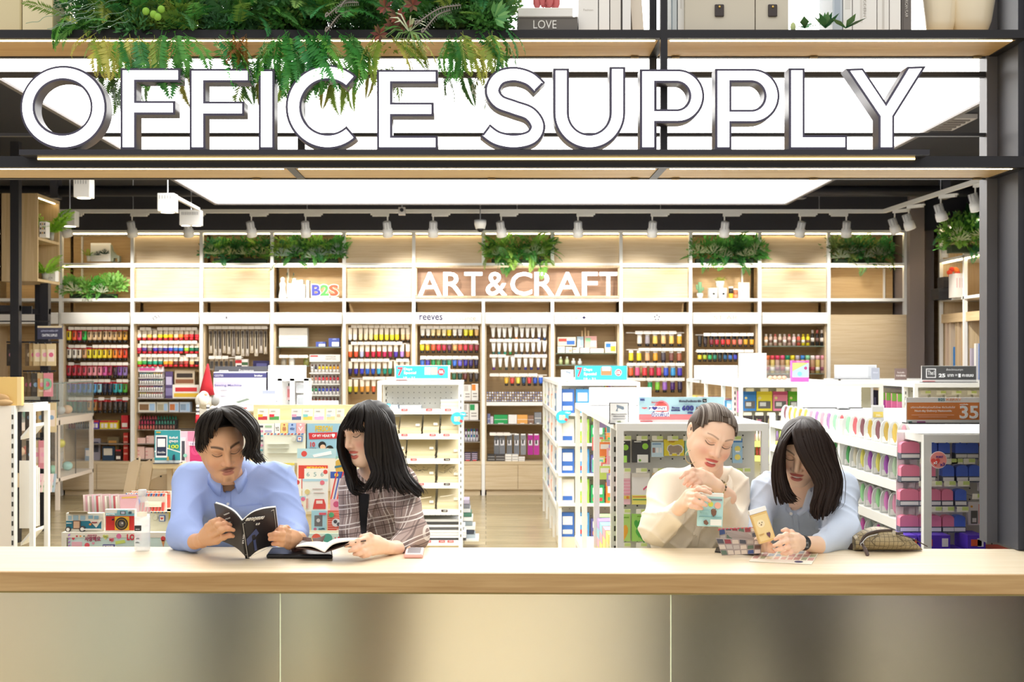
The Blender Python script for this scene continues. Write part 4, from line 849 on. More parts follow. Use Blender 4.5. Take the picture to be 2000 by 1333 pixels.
def poly_mesh(polys,x0,yb,depth,off,name,m):
 cu=bpy.data.curves.new('c','CURVE');cu.dimensions='2D';cu.fill_mode='BOTH';cu.extrude=depth/2;cu.offset=off
 for pl in polys:
  sp=cu.splines.new('POLY');sp.points.add(len(pl)-1);sp.use_cyclic_u=True
  for i,p in enumerate(pl):sp.points[i].co=((p[0]-x0)*YL/F,(yb-p[1])*YL/F,0,1)
 me=curve_mesh(cu,name);n=len(me.vertices);a=np.empty(n*3);me.vertices.foreach_get('co',a);a=a.reshape(-1,3)
 me.vertices.foreach_set('co',np.stack([a[:,0],-a[:,2],a[:,1]],1).ravel());me.materials.clear();me.materials.append(m);me.update()
 return me
def inset(polys,d):
 out=[]
 for q,pl in enumerate(polys):
  ar=sum(pl[i][0]*pl[(i+1)%len(pl)][1]-pl[(i+1)%len(pl)][0]*pl[i][1]for i in range(len(pl)))
  sg=(1 if ar>0 else-1)*(1 if q==0 else-1);res=[];n=len(pl)
  for i in range(n):
   a,b,c=Vector(pl[i-1][:2]),Vector(pl[i][:2]),Vector(pl[(i+1)%n][:2])
   t1=(b-a);t2=(c-b)
   if t1.length<1e-6 or t2.length<1e-6:continue
   t1.normalize();t2.normalize();n1=Vector((-t1.y,t1.x))*sg;n2=Vector((-t2.y,t2.x))*sg
   m=n1+n2;m=m/max(m.length_squared*.5,.35);res.append(tuple(b+m*d))
  out.append(res)
 return out
word_pos=['in the first word, first','in the first word, second','in the first word, third','in the first word, fourth','in the first word, fifth','in the first word, last','in the second word, first','in the second word, second','in the second word, third','in the second word, fourth','in the second word, fifth','in the second word, last']
for i,(ch,polys)in enumerate(LET):
 if ch=='U':
  polys=[stroke([(1096,137),(1096,180)]+[(1151-55*math.cos(PI*k/30),224+56*math.sin(PI*k/30))for k in range(31)]+[(1206,180),(1206,134)],31)]
 allp=[p for q in polys for p in q];x0=(min(p[0]for p in allp)+max(p[0]for p in allp))/2;yb=max(p[1]for p in allp)
 o=thing('sign_letter','large glowing white letter %s %s, dark sided'%(ch,word_pos[i]),'letter',(WX(x0,YL),YL,ZL0),0,'big illuminated sign letters')
 sub('letter_body',poly_mesh(polys,x0,yb,.056,0,'letter_body',SIDE),o,(0,.030,0))
 sub('letter_face',poly_mesh(inset(polys,4.8),x0,yb,.004,0,'letter_face',FACE),o,(0,.0005,0))
 # ================ printed goods helper
def printed(name,label,cat,x0,x1,y0,y1,Y,dep,col,prints=(),group=None,rz=0.,rx=0.,rough=.6,body='body',ry=0.,parent=None):
 a,c=P(x0,y0,Y),P(x1,y1,Y);W,H=c.x-a.x,a.z-c.z
 o=thing(name,label,cat,((a.x+c.x)/2,Y+dep/2,c.z),0,group)
 o.rotation_euler=(rx,ry,rz);WM[o.name]=Matrix.LocRotScale(Vector(o.location),Euler((rx,ry,rz)),None)
 MB().box(-W/2,W/2,-dep/2,dep/2,0,H).build(body,mat(col,rough),o,local=True)
 y=-dep/2
 for k,p in enumerate(prints):
  e=.0006*(k+1);U=lambda u:-W/2+W*u;V=lambda v:H*(1-v)
  if p[0]=='r':MB().box(U(p[1]),U(p[2]),y-e,y,V(p[4]),V(p[3])).build('print_panel',mat(p[5],.6),o,local=True)
  elif p[0]=='c':
   n=20;MB().prism([(U(p[1])+p[3]*W*math.cos(2*PI*q/n),y-e,V(p[2])+p[3]*W*math.sin(2*PI*q/n))for q in range(n)],(0,e,0)).build('print_disc',mat(p[4],.6),o,local=True)
  elif p[0]=='p':MB().prism([(U(u),y-e,V(v))for u,v in p[1]],(0,e,0)).build('print_shape',mat(p[2],.6),o,local=True)
  elif p[0]=='t':
   t=text(p[1],o,WM[o.name]@Vector((U(p[2]),y-e*.5,V(p[3]))),W*p[4],H*p[5]if p[5]else None,mat(p[6],.6),p[7]if len(p)>7 else 0.,thick=e)
 return o
 # ================ things on the top shelf of the frame
ZS=Z2t
def top_item(l,r_,t,Y):return l,r_,t,CY-(ZS-CZ)*F/Y
yb=lambda Y:CY-(ZS+.0005-CZ)*F/Y
printed('display_book','dark grey book lying flat with LOVE on its spine','book',1012,1128,33,yb(3.75)-.2,3.75,.18,'#6d6864',(('r',.01,.99,.06,.12,'#5a5552'),('t','LOVE',.45,.5,.39,.55,'#f2f0ec')))
printed('display_book','white book lying flat on the grey book','book',1012,1119,15,32.9,3.75,.17,'#efeeee',(('r',0,1,.05,.14,'#fbfaf8'),('r',0,1,.9,.96,'#d8d4d0')))
o=thing('succulent','pinkish red succulent on top of the white book','plant',P(1065,15,3.82));c=P(1065,14,3.82)
for k in range(14):
 a_=k*2.4;rr=.012+.0022*k;MB().ball((c.x+math.cos(a_)*rr*.8,c.y+math.sin(a_)*rr*.6,c.z+.012+.02*(1-k/14)),(.012,.008,.022),7,5).build('petal_leaf',mat('#c8696a',.5),o,smooth=True)
for k,(l,r_,col,lab)in enumerate([(1130,1168,'#f2f1ef','wide white book with faint spine lettering'),(1170,1190,'#f6f5f3','white book next to the wide one'),(1192,1214,'#ece9e4','off white book with a dark edge'),(1216,1232,'#f4f4f4','slim white book')]):
 printed('display_book',lab+' on the top shelf','book',l,r_,-60,yb(3.78),3.78,.15,col,(('t','Fashion',.5,.62,.5,.03,'#c8c4c0')if k==0 else('r',.92,1,0,1,'#4a4644')if k==2 else('r',.1,.9,.3,.32,'#dcd8d4'),),'standing books on the top shelf')
printed('display_book','white book leaning against the frame post','book',1236,1258,-60,yb(3.78)-2,3.8,.15,'#e8ded0',(('r',.1,.9,.35,.37,'#b8b0a8'),),'standing books on the top shelf',ry=-.07)
def fabric_box(l,r_,lab,tx):
 o=printed('storage_box',lab,'box',l,r_,-70,yb(3.76),3.76,.2,'#cfc9bb',(),rough=.9)
 a=P(tx,9,3.757);w_=.0135
 MB().box(a.x-w_,a.x+w_,3.7535,3.7595,WZ(33,3.757),WZ(8.5,3.757)).build('leather_tab',mat('#3f3838',.5),o,bevel=.004)
 MB().ball((a.x,3.753,WZ(14,3.757)),(.004,.003,.004),8,6).build('stud',mat('#c8a860',.3,.9),o)
fabric_box(1338,1474,'large linen storage box with a brown leather tab',1405);fabric_box(1476,1540,'small linen storage box with a brown leather tab',1509)
printed('display_book','pale blue book beside the linen box','book',1311,1322,-60,yb(3.78),3.78,.14,'#cfd8dc',(('r',0,.2,0,1,'#8a9aa4'),));printed('display_book','thin white book beside the linen box','book',1324,1336,-60,yb(3.78),3.78,.14,'#f2f2f0',(('r',.4,.6,.2,.6,'#dcdad6'),))
o=thing('leafy_succulent','green rosette succulent lying on the top shelf','plant',P(1608,yb(3.74),3.74));r=random.Random(4);c=P(1612,yb(3.74)-8,3.75)
for k in range(30):
 an=k*2.4;el=.15+1.2*(1-k/30);L=.028+.022*(k/30);cx0=c.x+(.0 if k<22 else r.choice([-.06,.06]))
 d=Vector((math.cos(an)*math.cos(el),math.sin(an)*math.cos(el)-.25,math.sin(el)));s=Vector((-math.sin(an),math.cos(an),0))*L*.28
 p0=Vector((cx0,c.y,c.z));m_=p0+d*L*.6;t_=p0+d*L*1.25
 MB().add([p0,m_+s,t_,m_-s,p0+Vector((0,0,-.004))],[(0,1,2,3),(0,4,1),(0,3,4)]).build('leaf',mat(['#4d8f58','#6aa86a','#3f7d52','#7db07a'][k%4],.5),o)
MB().ball((P(1549,0,3.74).x,3.74,ZS+.013),(.008,.004,.014),8,6).build('bud',mat('#b9c88a',.5),o,smooth=True)
for k,(l,r_,col,lab,pr)in enumerate([(1626,1645,'#c9d2dd','blue grey marbled book',('r',.2,.8,.2,.8,'#b2bdcc')),(1647,1664,'#f1f0ee','white narrow book',('r',.2,.8,.4,.6,'#e0dedb')),(1666,1712,'#f3f2f0','broad white book with faint letters',('r',.3,.4,.3,.8,'#dddad6')),(1714,1736,'#f0efec','white book with grey letters',('r',.4,.6,.35,.9,'#d2cfcb')),(1738,1759,'#f5f4f2','plain white book',('r',.2,.8,.9,.92,'#dcd9d4')),(1761,1780,'#6f6a68','dark grey book with vertical lettering',('r',.1,.2,0,1,'#5d5856'))]):
 o=printed('display_book',lab+' near the vases','book',l,r_,-60,yb(3.79),3.79,.15,col,(pr,),'standing books on the top shelf')
 if k==5:text('ALL AMERICAN FLAIR',o,(WX(1770.5,3.789),3.7886,WZ(6,3.79)),.085,.008,mat('#d8d4d0',.5),rot=(0,PI/2,0))
 if k==2:text('MODERN',o,(WX(1689,3.789),3.7886,WZ(12,3.79)),.06,.008,mat('#d4d0cc',.5),rot=(0,PI/2,0))
for k,(x,rr)in enumerate([(1836,.055),(1895,.075)]):
 c=P(x,yb(3.82),3.84);o=thing('cream_vase',('narrow cream ceramic vase on the top shelf','wide cream ceramic vase at the top shelf end')[k],'vase',c,0,'cream vases')
 MB().lathe([(rr*.55,ZS+.001),(rr*.8,ZS+.05),(rr,ZS+.14),(rr*.8,ZS+.24),(rr*.45,ZS+.32),(rr*.5,ZS+.36)],(c.x,c.y,0),28).build('body',mat('#ece0c6',.25,coat=.5),o,smooth=True)
 MB().lathe([(rr*.53,ZS+.355),(rr*.53,ZS+.368)],(c.x,c.y,0),28).build('rim',mat('#f2e8d2',.25),o,smooth=True)
for k,(l,r_,col)in enumerate([(-60,42,'#d9cca6'),(44,104,'#e4d8b4')]):
 printed('craft_box',('cream box at the far left of the top shelf','cream square box beside the hanging ferns')[k],'box',l,r_,-70,yb(3.78),3.78,.18,col,(('r',.97,1,0,1,'#c0b083'),))
 # ---------------- the big fern garland over the sign
r=random.Random(22)
gp=thing('fern_garland','long lush garland of mixed artificial ferns hanging over the sign','plant',(WX(560,3.72),3.78,ZS))
MB().box(WX(170,3.8),WX(965,3.8),3.83,3.95,ZS+.001,ZS+.035).build('planter_box',mat('#26331f',.9),gp)
G1=['#4a9a45','#57a84e','#3f8a42','#66b055','#4b9a5c','#74b850'];G2=['#a0ba55','#bcc962','#d2cf6c','#93b450'];G3=['#b98a4a','#a87040']
MASS=['#47803c','#528f45','#5c9a4e','#41754a','#7aa54a','#8ab25c','#5f9762']
n=0
for i in range(90):
 x=r.uniform(125,985);z=ZS+r.uniform(.0,.15);y=r.uniform(3.71,3.86)
 q=inst('foliage',CLUMP[i%3],(WX(x,y),y,z),gp,rz=r.uniform(0,6),color=r.choice(MASS),scale=(r.uniform(.05,.08),.05,r.uniform(.04,.065)));q['kind']='stuff'
for i in range(44):
 x=150+19.2*i+r.uniform(-8,8)
 q=inst('foliage',CLUMP[i%3],(WX(x,3.9),r.uniform(3.87,3.93),ZS+[.035,.10][i%2]),gp,rz=r.uniform(0,6),color=r.choice(MASS),scale=(.075,.05,.07));q['kind']='stuff'
for i in range(120):
 x=r.uniform(110,1000);z=ZS+r.uniform(.0,.13)
 d=Vector((r.uniform(-1,1),-r.uniform(.15,.9),r.uniform(-.5,.8)))
 frond_at(gp,(WX(x,3.72),r.uniform(3.69,3.76),z),d,r.uniform(.08,.15),r.choice(G1+G2[:2]+MASS),r.randrange(4),r.uniform(-.6,.6))
for(x,y,L,dx,col)in[(180,62,.10,-.8,1),(195,70,.13,.0,1),(210,72,.13,.15,1),(238,70,.13,.1,0),(260,68,.12,.5,1),(275,72,.14,.3,0),(330,60,.18,-.35,0),(345,62,.14,.5,0),(420,70,.16,.8,0),(455,72,.13,.5,0),(465,70,.12,.25,2),(475,68,.1,-.2,2),(560,60,.19,.1,0),(575,62,.2,-.35,0),(590,58,.2,.35,0),(610,60,.18,.55,0),(640,60,.17,-.1,0),(665,62,.16,.6,0),(690,66,.16,.2,0),(740,68,.13,-.5,1),(770,70,.13,.8,1),(800,66,.13,.9,1),(880,66,.14,.15,0),(905,62,.15,.25,1),(935,62,.16,.6,0),(960,60,.14,.8,0),(985,55,.1,.7,0),(950,62,.13,.2,1),(160,45,.1,-.9,0),(130,30,.1,-.7,0),(520,72,.13,-.4,0),(540,70,.14,-.2,0),(640,64,.13,-.6,0),(880,72,.12,-.35,0),(315,70,.12,.15,1)]:
 c=P(x,y,3.70);cols=[G1,G2,G3][col]
 for j in range(3):
  frond_at(gp,(c.x+r.uniform(-.018,.018),3.69+.02*j,c.z),(dx+r.uniform(-.35,.35),-.22-.1*j,-1.0+r.uniform(-.1,.35)),L*r.uniform(1.0,1.3),r.choice(cols),r.choice([0,1,3]),r.uniform(-.5,.5))
for i in range(26):
 x=r.choice([r.uniform(190,360),r.uniform(430,560),r.uniform(580,760),r.uniform(850,1000)])
 frond_at(gp,(WX(x,4.0),4.01,ZS-.03),(r.uniform(-.5,.5),.1,-1),r.uniform(.12,.2),r.choice(['#4d6f35','#6d8a3a','#3a5f30','#7a7a3a']),r.choice([0,1,3]),r.uniform(-.5,.5))
for(x,y)in((752,14),(775,32),(806,10),(768,50),(742,68),(790,48)):
 c=P(x,y,3.66)
 for k in range(9):
  an=k*.7+r.random();d=Vector((math.cos(an),-.7,math.sin(an))).normalized();s=Vector((-math.sin(an),0,math.cos(an)))*.006;L=.028
  MB().add([c,c+d*L*.6+s,c+d*L*1.2,c+d*L*.6-s],[(0,1,2,3)]).build('succulent_leaf',mat(['#6f3a34','#8a4a3c','#5a4034','#7a5a40'][k%4],.5),gp)
for(x0,y0,x1,y1)in((700,5,640,30),(688,20,640,58),(900,10,815,45),(880,20,828,60),(690,0,660,22)):
 a,c=P(x0,y0,3.66),P(x1,y1,3.63);m_=(a+c)/2+Vector((0,-.01,.012));pts=[a,m_,c,c+Vector((-.006,0,-.004)),c+Vector((-.004,0,.006)),c+Vector((.003,0,.004))]
 MB().tube(catmull(pts,5),.0022,5).build('curled_stem',mat('#8d8580',.5),gp,smooth=True)
 d=(c-a);nn=Vector((-d.z,0,d.x)).normalized()*.009;b_=MB()
 for k in range(16):
  q=a.lerp(m_,k/8)if k<8 else m_.lerp(c,(k-8)/8)
  b_.add([q,q+d*.03+nn,q+d*.045+nn*.9,q+d*.015],[(0,1,2,3)]);b_.add([q,q+d*.03-nn,q+d*.045-nn*.9,q+d*.015],[(0,1,2,3)])
 b_.build('feather_leaf',mat('#6f6a68',.6),gp)
c=P(800,62,3.66)
for k in range(26):
 an=-PI*(k+.5)/26+r.uniform(-.1,.1)if k%3 else r.uniform(0,PI);L=r.uniform(.05,.09);d=Vector((math.cos(an),-.4,math.sin(an)*.7))
 pts=[c,c+d*L*.6+Vector((0,-.01,.008)),c+d*L+Vector((0,-.01,-.012))]
 MB().tube(pts,[.003,.0028,.0005],4,flat=.3).build('grass_blade',mat(['#dfe8c8','#5f8a48','#88a868'][k%3],.5),gp)
c=P(985,35,3.68)
for k in range(10):
 an=-.9+2.6*k/9;d=Vector((math.cos(an)*.8+.1,-.5,math.sin(an)*.9));s=Vector((-math.sin(an),0,math.cos(an)))*.009;L=r.uniform(.04,.06);o0=c+Vector((-.03,0,0))
 MB().add([o0,o0+d*L*.5+s,o0+d*L,o0+d*L*.5-s],[(0,1,2,3)]).build('agave_leaf',mat(['#5f9a58','#7ab06a','#4c8a50'][k%3],.5),gp)
for k in range(14):
 x=r.uniform(100,260);y=r.uniform(-10,45);c=P(x,y,3.66);pts=[c]
 for q in range(6):pts.append(pts[-1]+Vector((-.016+r.uniform(-.004,.004),-.002,.006*math.sin(q*2.1+k)-.006)))
 MB().tube(catmull(pts,3),.0009,4).build('curly_stem',mat('#7d9a86',.5),gp)
for(x,y)in((315,18),(300,28),(285,22),(308,33)):MB().ball(P(x,y,3.65),.011,10,7).build('moss_ball',mat('#8fbf4a',.8,bump=.6,bscale=300),gp,smooth=True)
# ================ white shop gondolas in the middle of the shop
GW=mat('#e9e9e4',.4);GPEG=mat('#deddd4',.5)
SLOT=mat('#46443f',.8)
def slots(o,x,y,z0,z1,step=.05,w=.004,h=.022):
 b=MB();z=z0+.04
 while z<z1-.03:b.box(x-w,x+w,y-.0012,y,z,z+h);z+=step
 q=b.build('slot_row',SLOT,o);q['kind']='stuff'
def pegboard(o,x0,x1,y,z0,z1,m=None,step=.05,rr=.004):
 MB().box(x0,x1,y,y+.012,z0,z1).build('pegboard',m or GPEG,o)
 b=MB();nx=int((x1-x0)/step);nz=int((z1-z0)/step)
 for i in range(nx):
  for j in range(nz):
   x=x0+(i+.5)*step;z=z1-(j+.5)*step
   b.add([(x+rr*math.cos(k*PI/3),y-.0008,z+rr*math.sin(k*PI/3))for k in range(6)],[(5,4,3,2,1,0)])
 q=b.build('peg_hole',HOLE,o);q['kind']='stuff'
def hook_tag(o,x,y,z,w=.045,h=.02,green=True):
 b=MB().tube([(x,y+.11,z),(x,y,z)],.0016,4,0).box(x-w/2,x+w/2,y-.002,y,z-h*.35,z+h*.65,1)
 if green:b.box(x-w*.05,x+w/2,y-.003,y-.0019,z-h*.05,z+h*.6,2)
 b.build('hook_tag',[STEEL,mat('#f2efdf',.6),mat('#cfe08a',.6)],o)
def gondola(label,X0,X1,Y0,Y1,zt,posts,shelves=(),spine=None,deck=None,cap=.03,lipcol=GW):
 o=thing('shop_gondola',label,'shelf',((X0+X1)/2,(Y0+Y1)/2,0))
 pw=.028;sp=spine if spine is not None else(X0+X1)/2
 yE=Y0+.28
 for y in posts:
  for x in(X0,X1-pw):MB().box(x,x+pw,y,y+pw,0,zt-cap).build('post',GW,o)
 if deck is None:MB().box(X0,X1,Y0,Y1,zt-cap,zt).build('top_panel',GW,o)
 else:MB().box(X0,X1,Y0,yE+.01,zt-cap,zt).build('top_panel',GW,o);MB().box(X0+deck,X1,yE+.01,Y1,zt-cap,zt).build('top_panel',GW,o)
 MB().box(X0+.02,X1-.02,Y0+.03,Y1-.02,.0,.12).build('base',mat('#d9ceb8',.5),o)
 MB().box(sp-.01,sp+.01,yE+.02,Y1-.02,.12,zt-cap).build('spine_panel',GPEG,o)
 MB().box(X0,X0+.035,yE-.03,yE,.1,zt-cap).build('upright',GW,o);slots(o,X0+.017,yE-.03,.2,zt-cap,.042)
 for z in shelves:
  MB().box(X0,sp-.01,yE+.01,Y1-.03,z-.012,z).build('shelf_board',GW,o)
  MB().box(X0-.004,X0+.004,yE+.01,Y1-.03,z-.032,z+.006).build('shelf_lip',lipcol,o)
 return o
YE_=.28
# ---- Gb: sticky-note gondola behind the cream-shirt woman
Gb=gondola('white gondola of sticky notes behind the woman in cream',.53,1.145,5.18,7.6,1.339,(5.18,6.28,7.05,7.57),(.55,))
pegboard(Gb,.57,1.145,5.455,.14,1.30)
def gpack(g,x0,x1,y0,y1,Y,col,lab,prints=(),clear=False,cat='pack',name='note_pack',group='hanging note packs',dep=.018):
 o=printed(name,lab,cat,x0,x1,y0,y1,Y,dep,col,prints,group,rough=.5)
 return o
yp=5.38
gpack(Gb,1205,1231,862,904,yp,'#3b3b3a','black blister pack with a bright green tape roll',(('c',.65,.3,.22,'#9cd84a'),('r',.05,.75,.68,1.,'#b5ef6a'),('r',.1,.6,.05,.1,'#e8e8e4')))
gpack(Gb,1235,1270,860,904,yp,'#3e3d3d','black blister pack with a white tape roll',(('c',.72,.28,.17,'#9cd84a'),('r',.28,.88,.65,1.,'#f4f4f0'),('r',.1,.5,.05,.1,'#e8e8e4'),('c',.42,.9,.07,'#7ab84a')))
gpack(Gb,1272,1296,864,893,yp,'#cfe6f2','pale blue memo pack with little milk cartons',(('r',.1,.32,.38,.72,'#a8837a'),('r',.38,.6,.38,.72,'#f6f8fa'),('r',.66,.88,.38,.72,'#eef4f8'),('r',.1,.8,.1,.16,'#6a9ac8')))
bear=[(.18,.62),(.22,.42),(.34,.34),(.45,.40),(.70,.34),(.86,.42),(.92,.60),(.86,.78),(.78,.80),(.76,.92),(.64,.92),(.62,.82),(.42,.82),(.40,.92),(.28,.92),(.27,.78)]
gpack(Gb,1297,1336,859,891,yp,'#f0dd3c','yellow memo pack with a brown bear shape',(('p',[(.5+(u-.5)*1.12,.62+(v-.62)*1.16)for u,v in bear],'#f8f6ee'),('p',bear,'#a89684'),('t','bear',.4,.12,.3,.1,'#c86a30')))
gpack(Gb,1338,1362,862,890,yp,'#a8e0cc','mint memo pack beside the bear pack',(('r',.2,.8,.2,.8,'#c8efe0'),))
gpack(Gb,1431,1450,857,905,yp,'#a9cfe8','blue pack with two yellow duck stickers',(('r',0,1,0,.16,'#4f86c8'),('c',.5,.42,.3,'#f3e37a'),('c',.5,.76,.3,'#f3e37a'),('r',.3,.7,.5,.56,'#ffffff')))
gpack(Gb,1204,1231,925,986,yp,'#f4c6d2','pink striped list notepad',tuple(('r',.0,1,.22+.1*q,.26+.1*q,'#f0a8bc')for q in range(5))+(('r',0,1,0,.16,'#f6efe8'),('r',.05,1,.72,.82,'#e8d060'),('c',.8,.77,.1,'#e88a40')))
gpack(Gb,1234,1269,925,986,yp,'#f3f1ee','white notepad with yellow ruler edge',(('r',0,1,.7,1.,'#f0e878'),('r',.05,.95,.74,.77,'#e08040'),('r',.05,.95,.83,.86,'#4a9a60'),('p',[(.62,.5),(.82,.4),(.86,.44),(.66,.55)],'#e06a88'),('r',0,1,0,.12,'#e8e2d8')))
heart=lambda cx,cy,s:[(cx+s*16*math.sin(t)**3/17,cy-s*(13*math.cos(t)-5*math.cos(2*t)-2*math.cos(3*t)-math.cos(4*t))/17)for t in[2*PI*k/18 for k in range(18)]]
gpack(Gb,1204,1231,1005,1058,yp,'#b9e07a','green memo card with an orange heart leaf',(('p',heart(.45,.68,.42),'#f2b23e'),('p',heart(.3,.36,.2),'#e8a840'),('r',.2,.9,.1,.14,'#7ab040')))
gpack(Gb,1234,1269,1005,1058,yp,'#a5dd6c','green memo card with stacked green heart leaves',(('p',heart(.35,.38,.24),'#4fae4a'),('p',heart(.68,.72,.38),'#46a544'),('p',heart(.4,.68,.2),'#5cb850'),('r',.3,.8,.06,.1,'#7ab040')))
for x in(1222,1254,1284,1314,1345,1437):hook_tag(Gb,WX(x,5.33),5.33,WZ(858,5.33))
for x in(1221,1253,1286,1440,1455):hook_tag(Gb,WX(x,5.33),5.33,WZ(921,5.33))
for x in(1221,1253):hook_tag(Gb,WX(x,5.33),5.33,WZ(1001,5.33));hook_tag(Gb,WX(x,5.33),5.33,WZ(1067,5.33))
gpack(Gb,1438,1462,935,975,yp,'#e8eef2','white sticker pack low beside the blue shirt',(('r',.1,.5,.3,.8,'#a8c0d8'),('c',.7,.5,.2,'#e8b0b8')))
for k in range(9):
 ri,q=divmod(k,3);cc=['#f6d8a8','#c8e4f0','#f4c8d8','#e8e4d8','#d8ecc0','#f0e8a0','#c0d8f0','#f2c0b0','#e0d0f0'][k];x=[1290,1325,1385][q];ya=[925,925,862][q]if ri==0 else[1005,1005,925][q]if ri==1 else 1005
 if ri==2 and q<2:continue
 gpack(Gb,x-15,x+15,ya,ya+(44 if ya<900 else 56),yp,cc,'%s memo card half hidden behind the woman in cream, %s'%(cname(cc),['first','second','third','fourth','fifth','sixth','seventh','eighth','ninth'][k]),(('r',.1,.9,.1,.3,'#ffffff'),('c',.5,.62,.25,'#e8a070')))
r=random.Random(5)
side_cols=['#e8f06a','#f58a4a','#f06a9a','#f0b8c8','#7adcc8','#f5a04a','#c8e070','#e85a88','#b8a8e0','#f2e05a','#8ad0e8','#f08080']
k=0
for ri,(ya,yb_)in enumerate([(818,856),(884,922),(938,972)]):
 for q in range(8):
  Y=5.62+q*.21;X=.60+.03*(q%2);zt_=WZ(ya,5.62);h=(yb_-ya)*5.62/F*r.uniform(.85,1.05)
  cc=side_cols[(k*5+ri)%12];k+=1
  o=thing('hanging_pack','%s pen pack on the gondola side, %s hook of the %s row'%(cname(cc),ORD[q],['upper','middle','lower'][ri]),'pack',(X,Y,zt_-h),0,'pen packs on the gondola side')
  MB().box(X-.03,X+.03,Y-.003,Y+.003,zt_-h,zt_-h*.12).build('pack',mat(cc,.4),o)
  MB().box(X-.022,X+.022,Y-.004,Y-.003,zt_-h*.55,zt_-h*.25).build('label_card',mat('#f4f2ee',.5),o)
  MB().tube([(X,Y,zt_-h*.12),(X,Y,zt_),(.83,Y,zt_+.005)],.0016,4).build('hook',STEEL,o)
for q in range(6):
 for j in range(6):
  Y=5.52+q*.16;z=.551+j*.045+.0
  cc=['#f7e88a','#f5b8c8','#a8dcea','#c8b0e8','#b8e0a0','#f8d8a0'][(q+j)%6]
  solo('note_block',MB().box(.545,.66,Y,Y+.14,z,z+.043),mat(cc,.6),'%s note block, %s layer of the %s pile under the pen packs'%(['lemon','pink','sky blue','lilac','pale green','peach'][(q+j)%6],ORD[j],ORD[q]),'note block','note blocks on the gondola side')
  # ---- signs on Gb
def acrylic_foot(o,x0,x1,Y,z):MB().box(x0,x1,Y-.03,Y+.05,z,z+.004).build('foot',mat('#d8d8d8',.1),o)
def stand_sign(label,x0,x1,y0,y1,Y,col,prints,foot=True,dep=.008):
 o=printed('stand_sign',label,'sign',x0,x1,y0,y1,Y,dep,col,prints,'counter signs in acrylic stands')
 if foot:
  a,c=P(x0,y0,Y),P(x1,y1,Y);MB().box(a.x,c.x,Y-.03,Y+.05,c.z-.0005,c.z+.004).build('foot',mat('#4a4a4c',.3),o)
 return o
YPT=5.32
stand_sign('light blue POINT 600 = 100 promotion sign behind the woman in cream',1247,1415,776,827.5,YPT,'#f6f8f8',(('r',.008,.992,.0,.85,'#bfe6ef'),('c',.27,.42,.088,'#f2a0ac'),('c',.27,.42,.07,'#ee6f6a'),('r',.008,.992,.66,.86,'#f2878c'),('p',heart(.07,.42,.035),'#ef6a70'),('r',.125,.33,.34,.52,'#ffffff'),('t','P♥INT',.22,.43,.19,.13,'#4a4a9a',.008),('r',.15,.36,.56,.74,'#ffffff'),('t','ยิ่งเพิ่ม!',.25,.64,.2,.2,'#4a4a9a',.008),('t','รับคะแนนพอยท์',.22,.2,.14,.06,'#e0606a'),('t','พิเศษสำหรับสมาชิก',.6,.15,.26,.1,'#5a5a70'),('r',.745,.79,.07,.2,'#26262a'),('t','The1',.767,.14,.03,.05,'#ffffff'),('t','ใช้คะแนน',.43,.4,.09,.07,'#5a5aa0'),('t','แทนเงินสด',.43,.5,.1,.07,'#5a5aa0'),('t','600 =',.61,.42,.21,.2,'#3a3a8a',.02),('t','100',.83,.42,.14,.2,'#3a3a8a',.02),('t','คะแนน',.6,.6,.06,.06,'#5a5aa0'),('t','B2S',.045,.1,.05,.08,'#5a6ab0',.01),('r',.02,.16,.91,.94,'#d06a70')))
def cctv_notice(lab,x0,x1,y0,y1,Y):
 return stand_sign(lab,x0,x1,y0,y1,Y,'#55555a',(('r',.04,.96,.03,.97,'#f7f7f5'),('p',[(.38,.1),(.74,.19),(.76,.31),(.68,.33),(.38,.22)],'#8a98a8'),('p',[(.42,.22),(.46,.24),(.4,.38),(.34,.38)],'#8a98a8'),('r',.34,.44,.36,.4,'#8a98a8'),('t','เพื่อความปลอดภัย',.5,.54,.8,.05,'#6a6a70'),('t','กล้องวงจรปิด',.5,.64,.6,.05,'#6a6a70'),('r',.14,.86,.73,.75,'#c8c8ca'),('r',.2,.8,.78,.8,'#c8c8ca'),('t','B2S',.5,.9,.16,.06,'#8a9a60',.01)))
cctv_notice('white security camera notice on the sticky-note gondola',1190,1228,787,828.5,5.27)
stand_sign('blank white back of a sign board on the sticky-note gondola',1151,1272,757,793,7.2,'#f6f6f4',(('r',.6,.62,.2,.8,'#eeeeec'),))
